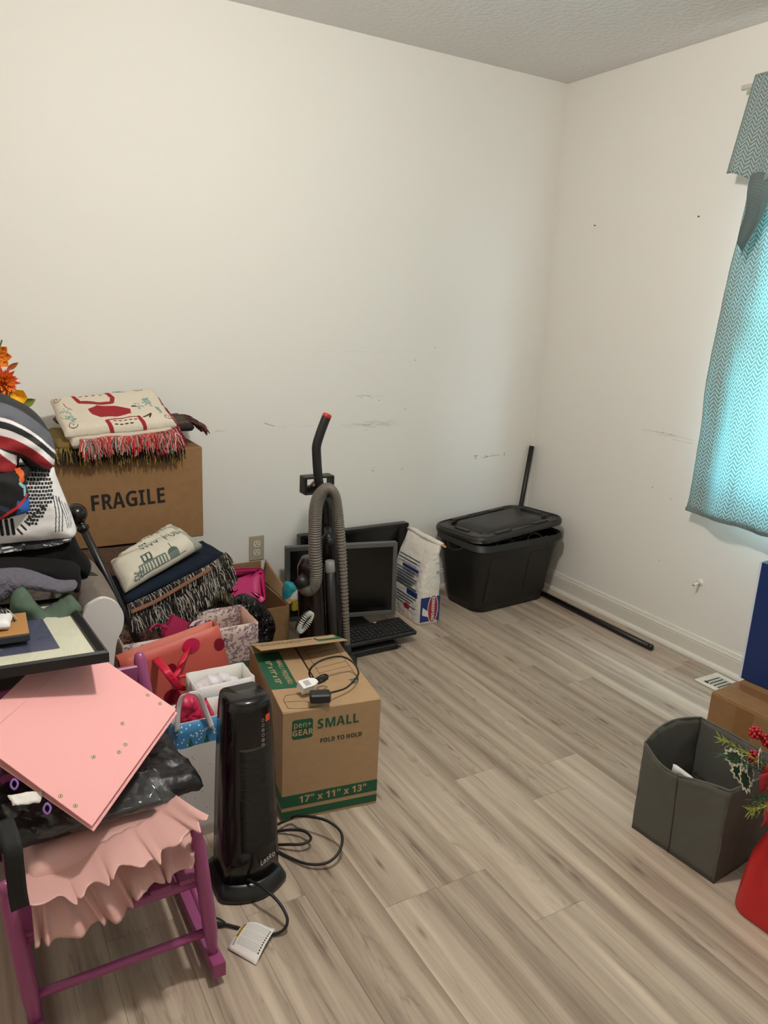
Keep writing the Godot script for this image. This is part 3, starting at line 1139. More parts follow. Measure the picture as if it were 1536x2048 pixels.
func charcoal_bag() -> void:
	# paper sack standing beside the screens, its top rolled over
	var x0 := -0.925; var x1 := -0.812
	var z0 := 0.14; var z1 := 0.395
	var paper := mat("sack_paper", rgb8(226, 221, 211), 0.62)
	relief(paper, crumple, 5.0, 0.5)
	var t := thing("charcoal_sack", "white paper charcoal sack with a rolled top and blue and red print", "sack", Vector3((x0 + x1) / 2, 0, (z0 + z1) / 2))
	var rings := []
	var cx := (x0 + x1) / 2; var cz := (z0 + z1) / 2
	var shape := round_rect(1.0, 1.0, 0.16, 4)
	for q in [[0.0, 0.97, 0.97, 0.0], [0.012, 1.0, 1.0, 0.0], [0.06, 1.05, 1.01, 0.0], [0.14, 1.06, 1.0, 0.002], [0.20, 1.0, 0.98, 0.006], [0.25, 0.86, 0.97, 0.010], [0.295, 0.60, 0.98, 0.014], [0.335, 0.34, 1.03, 0.022], [0.375, 0.20, 1.06, 0.034]]:
		var ring := PackedVector3Array()
		for p in shape:
			var wob: float = 0.006 * noise.get_noise_3d(p.x * 3.0, q[0] * 18.0, p.y * 3.0)
			ring.append(Vector3(cx + q[3] + p.x * (x1 - x0) * q[1] + wob, q[0], cz + p.y * (z1 - z0) * q[2] + wob))
		rings.append(ring)
	var st := tool()
	loft(st, rings)
	part("sack_body", st, paper, t)
	# rolled top
	st = tool()
	var roll := []
	for k in 7:
		roll.append(Vector3(cx + 0.034 + 0.004 * sin(k * 1.3), 0.382 + 0.002 * sin(k * 2.0), lerpf(z0 - 0.012, z1 + 0.012, k / 6.0)))
	tube(st, roll, [0.009, 0.014, 0.015, 0.0145, 0.0145, 0.014, 0.012], 10, true, 0.8)
	part("rolled_top", st, paper, t)
	st = tool()
	tube(st, [roll[6] + Vector3(0, 0, -0.004), roll[6] + Vector3(0.004, -0.006, 0.022)], [0.009, 0.006], 6, true, 0.5)
	part("torn_end", st, mat("kraft", rgb8(196, 150, 104), 0.8), t)
	# print on the narrow side
	var blue := mat("sack_blue", rgb8(28, 52, 112), 0.55)
	var redm := mat("sack_red", rgb8(150, 38, 44), 0.55)
	var ink := mat("sack_ink", rgb8(50, 62, 92), 0.6)
	var front := z1 * 1.0 + 0.0015
	st = tool(true)
	sheet(st, 6, 6, func(u: float, v: float) -> Vector3: return Vector3(lerpf(x0 + 0.006, x1 - 0.004, u), lerpf(0.018, 0.135, v), front + 0.0005), 0.0006)
	part("blue_print", st, blue, t)
	st = tool(true)
	var lf := Transform3D(Basis(), Vector3(cx + 0.016, 0.076, front + 0.001))
	prism(st, lf, ellipse(0.056, 0.136, 24), -0.0004, 0.0005)
	part("logo_rim", st, mats["paper_white"], t)
	st = tool(true)
	prism(st, lf, ellipse(0.050, 0.128, 24), -0.0002, 0.0009)
	var logo := part("logo_oval", st, redm, t)
	lettering("KINGSFORD", 0.0150, Transform3D(Basis(Vector3(0, 0, 1), -PI / 2), lf.origin + Vector3(0, 0, 0.0013)), mats["paper_white"], logo)
	lettering("ORIGINAL", 0.014, Transform3D(Basis(Vector3(0, 0, 1), -PI / 2), Vector3(cx + 0.034, 0.205, front - 0.004)), ink, t)
	# print on the broad side, which faces the room
	var side := x0 - 0.0045
	for q in [[0.247, 0.012, 0.12], [0.128, 0.022, 0.075]]:
		st = tool(true)
		bx(st, Vector3(side - 0.0006, q[0], z1 - 0.03 - q[2]), Vector3(side + 0.006, q[0] + q[1], z1 - 0.022), 0.0002)
		part("blue_band", st, blue, t)
	for k in 16:
		var y := 0.292 - k * 0.0148
		if absf(y - 0.25) < 0.014 or absf(y - 0.138) < 0.018:
			continue
		st = tool(true)
		var off := 0.0
		if y > 0.25:
			off = (y - 0.25) * 0.30
		bx(st, Vector3(side - 0.0005 + off, y, z1 - 0.20), Vector3(side + 0.004 + off, y + 0.0034, z1 - 0.03 - (k % 3) * 0.02), 0.0001)
		part("text_line", st, ink, t)
	st = tool(true)
	prism(st, Transform3D(Basis(Vector3.UP, -PI / 2), Vector3(side, 0.066, z1 - 0.10)), ellipse(0.05, 0.026, 16), -0.003, 0.0008)
	part("small_logo", st, redm, t)


# ------------------------------------------------------------------ screens, keyboards, vacuum cleaner
func screen(called: String, label: String, tl: Vector3, tr: Vector3, h: float, th: float, bezel: float, body: Material, glass: Material) -> Node3D:
	var u := (tr - tl).normalized()
	var up := Vector3(0, 1, -0.06).normalized()
	var w := (tr - tl).length()
	var mid := (tl + tr) * 0.5 - up * h * 0.5
	var f := frame(mid, u, up)
	var t := thing(called, label, "monitor", mid - up * h * 0.5)
	var st := tool(true)
	box(st, f * Transform3D(Basis(), Vector3(0, 0, -th / 2)), Vector3(w, h, th), 0.003)
	part("case", st, body, t)
	st = tool(true)
	for s in [-1, 1]:
		box(st, f * Transform3D(Basis(), Vector3(s * (w - bezel) / 2, 0, 0.002)), Vector3(bezel, h, 0.006), 0.0018)
		box(st, f * Transform3D(Basis(), Vector3(0, s * (h - bezel) / 2, 0.002)), Vector3(w - bezel * 2, bezel, 0.006), 0.0018)
	part("bezel", st, body, t)
	st = tool(true)
	box(st, f * Transform3D(Basis(), Vector3(0, 0, 0.0005)), Vector3(w - bezel * 2, h - bezel * 2, 0.001), 0.0002)
	part("panel", st, glass, t)
	return t

func screens_and_vacuum() -> void:
	var dark := mat("screen_glass", rgb8(10, 10, 11), 0.22)
	var grey := mat("bezel_grey", rgb8(88, 88, 87), 0.45)
	var tl := on_z(570, 1093, 0.185)
	var tr := on_z(794, 1084, 0.300)
	tl.y = tr.y
	var m := screen("monitor", "grey framed computer monitor standing behind the keyboard", tl, tr, 0.335, 0.03, 0.020, grey, dark)
	var st := tool(true)
	var c := (tl + tr) * 0.5
	bx(st, Vector3(c.x - 0.05, 0.012, c.z - 0.05), Vector3(c.x + 0.05, 0.16, c.z - 0.035), 0.003)
	part("stand_neck", st, mats["black_plastic"], m)
	st = tool(true)
	prism(st, Transform3D(Basis(Vector3.RIGHT, -PI / 2), Vector3(c.x, 0, c.z)), round_rect(0.26, 0.19, 0.03), 0.0, 0.012)
	part("stand_base", st, mats["black_plastic"], m)
	tl = on_z(602, 1072, 0.075); tr = on_z(818, 1045, 0.085)
	screen("flat_television", "large black flat screen leaning on the long wall behind the grey monitor", tl, tr, 0.385, 0.045, 0.018, mat("tv_black", rgb8(17, 17, 18), 0.35), dark).set_meta("category", "television")
	# keyboards, one on top of another
	for k in 2:
		var fr := on_y(834, 1266, 0.052) if k == 0 else on_y(797, 1294, 0.008)
		var fl := on_y(690, 1300, 0.052) if k == 0 else on_y(672, 1330, 0.008)
		fl.z = fr.z + 0.004
		var u := (fl - fr).normalized()
		var corner := fr
		var w := 0.32 if k == 0 else 0.27
		var d := 0.150 if k == 0 else 0.17
		var tilt := 0.06 if k == 0 else 0.0
		var back := Vector3(0, tilt, -1).normalized()
		var mid := corner + u * w * 0.5 + back * d * 0.5
		var f := frame(mid, -u, back)
		var t := thing("keyboard" if k == 0 else "slim_disc_player", "black computer keyboard in front of the grey monitor" if k == 0 else "slim black box lying flat under the keyboard", "keyboard" if k == 0 else "media player", mid)
		st = tool(true)
		box(st, f, Vector3(w, d, 0.018 if k == 0 else 0.034), 0.004)
		if k == 1:
			for o in t.get_children():
				o.free()
		part("case", st, mats["black_plastic"], t)
		if k == 0:
			var km := mat("key_black", rgb8(30, 30, 31), 0.5)
			for row in 5:
				for col in 15:
					st = tool(true)
					box(st, f * Transform3D(Basis(), Vector3(-w / 2 + 0.018 + col * 0.0202, -d / 2 + 0.022 + row * 0.0215, 0.0115)), Vector3(0.0165, 0.0165, 0.007), 0.002)
					part("key", st, km, t)
			st = tool(true)
			box(st, f * Transform3D(Basis(), Vector3(0.03, d / 2 - 0.012, 0.0093)), Vector3(0.012, 0.006, 0.0006), 0.0001)
			part("badge", st, mats["white_plastic"], t)
		else:
			st = tool(true)
			box(st, f * Transform3D(Basis(), Vector3(0.12, -d / 2 - 0.0003, 0.002)), Vector3(0.05, 0.001, 0.008), 0.0003)
			part("front_window", st, mats["black_gloss"], t)
	vacuum()

func vacuum() -> void:
	var z := 0.66
	var P := func(x: float, y: float, dz := 0.0) -> Vector3: return on_z(x, y, z + dz)
	var base: Vector3 = P.call(655, 1330)
	base.y = 0.0
	var t := thing("upright_vacuum", "black upright vacuum cleaner with a looped grey hose", "vacuum cleaner", base)
	var bk: StandardMaterial3D = mats["black_plastic"]
	var body := mat("vacuum_body", rgb8(20, 19, 19), 0.3)
	# foot on the floor
	var st := tool(true)
	box(st, Transform3D(Basis(), base + Vector3(0.0, 0.05, -0.06)), Vector3(0.215, 0.09, 0.24), 0.02)
	part("cleaner_head", st, bk, t)
	for s in [-1, 1]:
		st = tool()
		lathe(st, Transform3D(Basis(Vector3(0, 0, 1), PI / 2), base + Vector3(s * 0.060 + 0.012, 0.055, 0.055)), [Vector2(0.0, 0.0), Vector2(0.05, 0.0), Vector2(0.055, 0.006), Vector2(0.055, 0.022), Vector2(0.05, 0.028), Vector2(0, 0.028)], 18)
		part("wheel", st, mats["black_rubber"], t)
	# spine
	st = tool()
	var sp := []
	var spr := []
	for q in [[664, 1312, 0.045], [661, 1240, 0.046], [658, 1160, 0.043], [655, 1080, 0.036], [651, 1010, 0.030], [644, 985, 0.026]]:
		sp.append(P.call(q[0], q[1], -0.05)); spr.append(q[2])
	tube(st, sp, spr, 14, true, 0.8, Vector3.BACK)
	part("spine", st, body, t)
	# dust bin at the side, dark tinted plastic
	st = tool()
	var bin_low: Vector3 = P.call(628, 1318, -0.02)
	var bin_top: Vector3 = P.call(622, 1130, -0.02)
	tube(st, [bin_low, bin_low.lerp(bin_top, 0.15), bin_low.lerp(bin_top, 0.9), bin_top, bin_top + Vector3(0, 0.03, 0)], [0.050, 0.055, 0.052, 0.050, 0.036], 16)
	part("dust_bin", st, mat("bin_tint", rgb8(24, 14, 13), 0.18), t)
	# handle with a red tip
	st = tool()
	var hp := []
	for q in [[644, 985], [637, 960], [633, 905], [634, 888], [640, 868], [648, 846], [653, 834]]:
		hp.append(P.call(q[0], q[1], -0.045))
	tube(st, smooth(hp, 4), 0.0175, 12, true, 0.75, Vector3.BACK)
	part("handle", st, bk, t)
	st = tool()
	var tipd: Vector3 = (hp[6] - hp[5]).normalized()
	tube(st, [hp[6] - tipd * 0.002, hp[6] + tipd * 0.010, hp[6] + tipd * 0.013], [0.0178, 0.0172, 0.012], 12, true, 0.75, Vector3.BACK)
	part("handle_tip", st, mat("vac_red", rgb8(190, 40, 34), 0.35), t)
	# tool caddy behind the hose: an open frame
	var ca: Vector3 = P.call(634, 968, -0.06)
	var cw := 0.108; var chh := 0.058
	st = tool(true)
	for s in [-1, 1]:
		box(st, Transform3D(Basis(), ca + Vector3(s * cw / 2, 0, 0)), Vector3(0.010, chh, 0.05), 0.003)
		box(st, Transform3D(Basis(), ca + Vector3(0, s * chh / 2, 0)), Vector3(cw + 0.01, 0.008, 0.05), 0.003)
	box(st, Transform3D(Basis(), ca + Vector3(-0.025, -0.022, -0.01)), Vector3(0.055, 0.03, 0.03), 0.004)
	part("tool_caddy", st, bk, t)
	st = tool()
	tube(st, [ca + Vector3(-0.04, -0.01, 0.015), ca + Vector3(-0.02, 0.012, 0.015), ca + Vector3(-0.005, -0.006, 0.015)], 0.005, 6)
	part("caddy_tool", st, mat("caddy_brown", rgb8(74, 40, 34), 0.4), t)
	# ribbed hose
	var hq := [[604, 1163, 0.012], [612, 1179, 0.022], [624, 1176, 0.026], [632, 1152, 0.028], [630, 1100, 0.03], [630, 1050, 0.034], [632, 1015, 0.04], [640, 990, 0.05], [655, 977, 0.055], [669, 989, 0.05], [675, 1015, 0.04], [679, 1050, 0.035], [684, 1110, 0.03], [688, 1180, 0.028], [692, 1250, 0.025], [694, 1292, 0.02]]
	var line := []
	for q in hq:
		line.append(P.call(q[0], q[1], q[2]))
	line = smooth(line, 40)
	var hr := []
	for i in line.size():
		var s := float(i) / line.size()
		var rr := lerpf(0.0245, 0.0185, smoothstep(0.45, 0.62, s)) * lerpf(1.0, 0.72, smoothstep(0.75, 1.0, s))
		hr.append(rr * [1.0, 0.97, 0.82, 0.84][i % 4])
	var hc := mat("hose_grey", rgb8(112, 106, 97), 0.42)
	st = tool()
	tube(st, line, hr, 14)
	part("hose", st, hc, t, "", "grey ribbed hose looped over the handle")
	st = tool()
	tube(st, [line[0] + Vector3(-0.012, 0.012, -0.01), line[0], line[22]], [0.026, 0.0285, 0.027], 14)
	part("hose_cuff", st, bk, t)
	st = tool()
	tube(st, [line[line.size() - 8], line[line.size() - 1] + Vector3(0, -0.07, 0)], [0.017, 0.019], 12)
	part("hose_end", st, mats["black_matte"], t)
	st = tool(true)
	box(st, Transform3D(Basis(), P.call(655, 990, 0.03)), Vector3(0.02, 0.012, 0.04), 0.003)
	part("hose_hook", st, bk, t)
	# wand with a grey collar
	st = tool()
	tube(st, [P.call(669, 1325, 0.03), P.call(660, 1140, 0.03)], 0.0165, 14)
	part("wand", st, mat("wand_black", rgb8(36, 36, 36), 0.4), t)
	st = tool()
	tube(st, [P.call(660.5, 1144, 0.03), P.call(660.3, 1142, 0.03), P.call(659.5, 1122, 0.03), P.call(659.5, 1121, 0.03)], [0.0165, 0.0195, 0.0175, 0.013], 16)
	part("wand_collar", st, mat("collar_grey", rgb8(134, 133, 132), 0.45), t)
	# cord hook and the power cord wound on it
	st = tool()
	tube(st, [P.call(655, 1058, 0.0), P.call(657, 1070, 0.03), P.call(659, 1080, 0.045)], [0.013, 0.012, 0.015], 10)
	lathe(st, Transform3D(Basis(Vector3.RIGHT, PI / 2), P.call(659, 1082, 0.045)), [Vector2(0, 0), Vector2(0.013, 0.0), Vector2(0.0145, 0.006), Vector2(0.012, 0.012), Vector2(0, 0.013)], 14)
	part("cord_hook", st, bk, t)
	st = tool()
	for k in 5:
		var a := k * 2.2
		var loop := [P.call(655 - k * 0.5, 1066, 0.03), P.call(645 - k * 0.8, 1085, 0.035), P.call(643 - k, 1150, 0.032), P.call(642 + sin(a) * 5.0, 1225, 0.03), P.call(650 + cos(a) * 3.0, 1300, 0.026), P.call(664, 1318, 0.03), P.call(678 + cos(a) * 2.0, 1290, 0.03), P.call(677 + sin(a * 1.7) * 4.0, 1220, 0.034), P.call(672 + k, 1140, 0.036), P.call(668 + k * 0.6, 1088, 0.036), P.call(660 + k * 0.4, 1066, 0.032)]
		tube(st, smooth(loop, 7), 0.0036, 6)
	part("power_cord", st, mats["black_rubber"], t)
	# dusting brush held on the side: an oval ring of white bristles
	var bc: Vector3 = P.call(609, 1243, 0.035)
	var bf := Transform3D(Basis(Vector3(0, 0, 1), -0.62) * Basis(Vector3.UP, 0.25), bc)
	st = tool()
	var ov := []
	for k in 33:
		var a := TAU * k / 32.0
		ov.append(bf * Vector3(cos(a) * 0.016, sin(a) * 0.038, -0.006))
	tube(st, ov, 0.008, 6, false)
	var brush := part("dusting_brush", st, bk, t)
	st = tool(true)
	for k in 30:
		var a := TAU * k / 30.0
		var pos := Vector3(cos(a) * 0.0165, sin(a) * 0.0385, 0.006)
		box(st, bf * Transform3D(Basis(Vector3(0, 0, 1), a), pos), Vector3(0.013, 0.0038, 0.016), 0.0012)
	part("bristles", st, mat("bristle_white", rgb8(205, 203, 196), 0.7), brush, "", "white bristles")


# ------------------------------------------------------------------ moving box with chargers, tower heater
func small_box_and_heater() -> void:
	var A := Vector3(-1.993, 0, 1.374)
	var u := Vector3(0.277, 0, 0.042).normalized()
	var b := Vector3(u.z, 0, -u.x)
	var W := 0.28; var D := 0.432; var H := 0.335
	var B := func(x: float, y: float, d: float) -> Vector3: return A + u * x + Vector3.UP * y + b * d
	var f := Transform3D(Basis(u, Vector3.UP, -b), A)          # local x right, y up, z towards the camera
	var card := cardboard("cardboard_pale", Color.WHITE)
	var green := mat("print_green", rgb8(24, 84, 58), 0.7)
	var t := thing("moving_box", "brown cardboard moving box with green print and half-open top flaps", "cardboard box", B.call(W / 2, 0.0, D / 2))
	var st := tool(true)
	var th := 0.004
	for q in [[W / 2, H / 2, -th / 2, W, H, th], [W / 2, H / 2, -D + th / 2, W, H, th], [th / 2, H / 2, -D / 2, th, H, D - th * 2], [W - th / 2, H / 2, -D / 2, th, H, D - th * 2], [W / 2, th / 2 + 0.001, -D / 2, W - th * 2, th, D - th * 2]]:
		box(st, f * Transform3D(Basis(), Vector3(q[0], q[1], q[2])), Vector3(q[3], q[4], q[5]), 0.0012)
	part("carton", st, card, t)
	# flaps: inner pair first, then the long ones, then the lifted back one
	st = tool(true)
	box(st, f * Transform3D(Basis(), Vector3(W / 2, H - 0.004, -0.072)), Vector3(W - 0.012, 0.003, 0.13), 0.001)
	part("flap", st, card, t)
	var flaps := []
	for s in [-1, 1]:
		st = tool(true)
		var hinge := Vector3(0.0 if s < 0 else W, H + 0.001, -D / 2)
		var tilt: float = 0.05 if s < 0 else 0.12
		var ff := f * Transform3D(Basis(Vector3(0, 0, 1), s * tilt), hinge)
		box(st, ff * Transform3D(Basis(), Vector3(-s * 0.068, 0, 0)), Vector3(0.136, 0.003, D - 0.006), 0.001)
		var fl := part("flap", st, card, t)
		flaps.append([fl, ff])
	st = tool(true)
	var bf := f * Transform3D(Basis(Vector3.RIGHT, -0.30), Vector3(W / 2, H + 0.006, -D + 0.002))
	box(st, bf * Transform3D(Basis(), Vector3(0, 0, 0.075)), Vector3(W - 0.008, 0.003, 0.15), 0.001)
	var back_flap := part("flap", st, card, t)
	# prints on the front
	var front := func(x0: float, y0: float, x1: float, y1: float, m: Material, called: String, deep := 0.0005) -> MeshInstance3D:
		var s2 := tool(true)
		box(s2, f * Transform3D(Basis(), Vector3((x0 + x1) / 2, (y0 + y1) / 2, deep / 2)), Vector3(x1 - x0, y1 - y0, deep), 0.0001)
		return part(called, s2, m, t)
	front.call(0.0, 0.043, W, 0.080, green, "green_band")
	front.call(0.0, 0.008, W, 0.031, green, "green_band")
	st = tool(true)
	for q in [[0.043, 0.080], [0.008, 0.031]]:
		box(st, f * Transform3D(Basis(), Vector3(-0.00025, (q[0] + q[1]) / 2, -D / 2)), Vector3(0.0005, q[1] - q[0], D), 0.0001)
	part("green_band", st, green, t)
	var pale := mat("print_pale", rgb8(186, 152, 112), 0.8)
	var T := func(x: float, y: float, dz := 0.0008) -> Transform3D: return f * Transform3D(Basis(), Vector3(x, y, dz))
	lettering("17\" x 11\" x 13\"", 0.021, T.call(0.148, 0.0615, 0.0009), pale, t)
	lettering("SMALL", 0.0275, T.call(0.156, 0.288), green, t)
	lettering("FOLD TO HOLD", 0.0125, T.call(0.166, 0.236), mat("print_dark_green", rgb8(40, 62, 46), 0.7), t)
	st = tool(true)
	prism(st, T.call(0.055, 0.281, 0.0), round_rect(0.058, 0.058, 0.008), 0.0, 0.0006)
	var logo := part("logo_square", st, green, t)
	lettering("pen+", 0.016, T.call(0.055, 0.294, 0.0010), pale, logo, false)
	lettering("GEAR", 0.0165, T.call(0.055, 0.270, 0.0010), pale, logo)
	# prints on the flaps
	var flap_at := func(k: int, x: float, z: float) -> Transform3D:
		var ff: Transform3D = flaps[k][1]
		return ff * Transform3D(Basis(Vector3.RIGHT, -PI / 2), Vector3(x, 0.0018, z))
	st = tool(true)
	prism(st, flap_at.call(0, 0.045, -0.005), PackedVector2Array([Vector2(-0.045, -0.09), Vector2(0.035, -0.09), Vector2(0.035, 0.15), Vector2(-0.045, 0.15)]), 0.0, 0.0004)
	var gp := part("green_panel", st, green, flaps[0][0])
	var tx: Transform3D = flap_at.call(0, 0.030, -0.02)
	lettering("17\" x 11\" x 13\"", 0.016, tx * Transform3D(Basis(Vector3(0, 0, 1), -PI / 2), Vector3(0, 0, 0.0008)), pale, flaps[0][0])
	tx = flap_at.call(0, 0.062, -0.02)
	lettering("SMALL / PEQUEÑO", 0.014, tx * Transform3D(Basis(Vector3(0, 0, 1), -PI / 2), Vector3(0, 0, 0.0008)), pale, flaps[0][0], false)
	# line drawing of an open box
	st = tool(true)
	var dr := [[0.020, 0.195], [0.060, 0.205], [0.120, 0.195], [0.120, 0.150], [0.075, 0.120], [0.030, 0.125], [0.018, 0.150], [0.020, 0.195], [0.018, 0.160], [0.072, 0.165], [0.120, 0.195]]
	for k in dr.size() - 1:
		var p0: Transform3D = flap_at.call(0, dr[k][0], dr[k][1])
		var p1: Transform3D = flap_at.call(0, dr[k + 1][0], dr[k + 1][1])
		tube(st, [p0.origin, p1.origin], 0.0007, 4)
	part("box_drawing", st, mat("print_line", rgb8(30, 52, 42), 0.7), flaps[0][0])
	# ruled contents panel
	st = tool(true)
	for k in 7:
		var z := -0.16 + k * 0.032
		tube(st, [flap_at.call(1, -0.115, z).origin, flap_at.call(1, -0.02, z).origin], 0.0006, 4)
	for x in [-0.115, -0.02]:
		tube(st, [flap_at.call(1, x, -0.16).origin, flap_at.call(1, x, 0.075).origin], 0.0006, 4)
	part("ruled_lines", st, mats["print_line"], flaps[1][0])
	st = tool(true)
	var cap := PackedVector2Array()
	for k in 11:
		var a := PI * k / 10.0
		cap.append(Vector2(-0.0675 + 0.0475 * cos(a), -0.078 - 0.034 * sin(a)))
	prism(st, flap_at.call(1, 0.0, 0.0), cap, 0.0, 0.0004)
	part("green_cap", st, green, flaps[1][0])
	tx = flap_at.call(1, -0.0675, 0.091)
	lettering("CONTENTS", 0.011, tx * Transform3D(Basis(), Vector3(0, 0, 0.0008)), pale, flaps[1][0])
	# lifted flap: web address and a green patch
	var bk := func(x: float, z: float, dy := 0.0018) -> Transform3D: return bf * Transform3D(Basis(Vector3.RIGHT, -PI / 2) * Basis(Vector3(0, 0, 1), PI), Vector3(x, dy, z))
	lettering("WALMART.COM/MOVING", 0.0125, bk.call(-0.055, 0.05), mats["print_line"], back_flap)
	lettering("SHOPPING FOR MOVING SUPPLIES", 0.006, bk.call(-0.055, 0.075), mats["print_line"], back_flap, false)
	st = tool(true)
	prism(st, bk.call(0.095, 0.065, 0.0016), PackedVector2Array([Vector2(-0.04, 0.045), Vector2(0.04, 0.045), Vector2(0.04, -0.02), Vector2(0.02, -0.05), Vector2(-0.02, -0.05), Vector2(-0.04, -0.02)]), 0.0, 0.0004)
	var gpatch := part("green_patch", st, green, back_flap)
	st = tool(true)
	prism(st, bk.call(0.095, 0.048, 0.0018), round_rect(0.06, 0.046, 0.003), 0.0, 0.0005)
	part("blank_square", st, pale, gpatch)
	# chargers and cable on the box
	var top := func(px: float, py: float, h := 0.0) -> Vector3: return on_y(px, py, H + 0.014 + h)
	var wa: Vector3 = top.call(615, 1371, 0.014)
	st = tool(true)
	var wf := Transform3D(Basis(Vector3.UP, 0.15) * Basis(Vector3.RIGHT, 0.3), wa)
	prism(st, wf * Transform3D(Basis(Vector3.RIGHT, -PI / 2), Vector3.ZERO), PackedVector2Array([Vector2(-0.024, -0.016), Vector2(0.013, -0.016), Vector2(0.029, -0.007), Vector2(0.029, 0.007), Vector2(0.013, 0.016), Vector2(-0.024, 0.016)]), -0.011, 0.011)
	var wt := thing("charger_plug", "white charger block lying on the moving box", "charger", wa)
	part("block", st, mat("charger_white", rgb8(232, 230, 226), 0.45), wt)
	st = tool(true)
	box(st, wf * Transform3D(Basis(), Vector3(-0.004, 0.0113, 0)), Vector3(0.018, 0.0006, 0.02), 0.0002)
	part("label_print", st, mat("print_grey", rgb8(170, 170, 170), 0.7), wt)
	var ba: Vector3 = top.call(640, 1393, 0.014)
	var at := thing("power_adapter", "black power adapter with its looped cable on the moving box", "power adapter", ba)
	st = tool(true)
	var af := Transform3D(Basis(Vector3.UP, -0.35), ba)
	box(st, af, Vector3(0.056, 0.026, 0.036), 0.004)
	part("block", st, mats["black_plastic"], at)
	st = tool()
	var lp := [ba + af.basis * Vector3(0.026, 0.0, -0.010), top.call(660, 1386, 0.012), top.call(690, 1377, 0.004), top.call(707, 1362, 0.012), top.call(717, 1345, 0.012), top.call(706, 1325, 0.025), top.call(682, 1313, 0.045), top.call(650, 1318, 0.05), top.call(628, 1330, 0.05), top.call(619, 1343, 0.03), top.call(622, 1355, 0.012), top.call(640, 1362, 0.014)]
	tube(st, smooth(lp, 6), 0.0028, 7)
	part("cable", st, mats["black_rubber"], at)
	st = tool()
	tube(st, [lp[0], lp[1]], [0.0055, 0.004], 8)
	part("strain_relief", st, mats["black_rubber"], at)
	var bu: Vector3 = top.call(642, 1361, 0.014)
	st = tool()
	for k in 4:
		var pts := []
		for i in 9:
			var a := TAU * i / 8.0 + k
			pts.append(bu + Vector3(cos(a) * 0.021, 0.004 * sin(a * 2.0 + k) + k * 0.003, sin(a) * 0.010))
		tube(st, smooth(pts, 3), 0.0022, 6)
	tag(part("wire_coil", st, mats["black_rubber"]), "small black coil of thin wire beside the white charger block", "cable")
	heater()

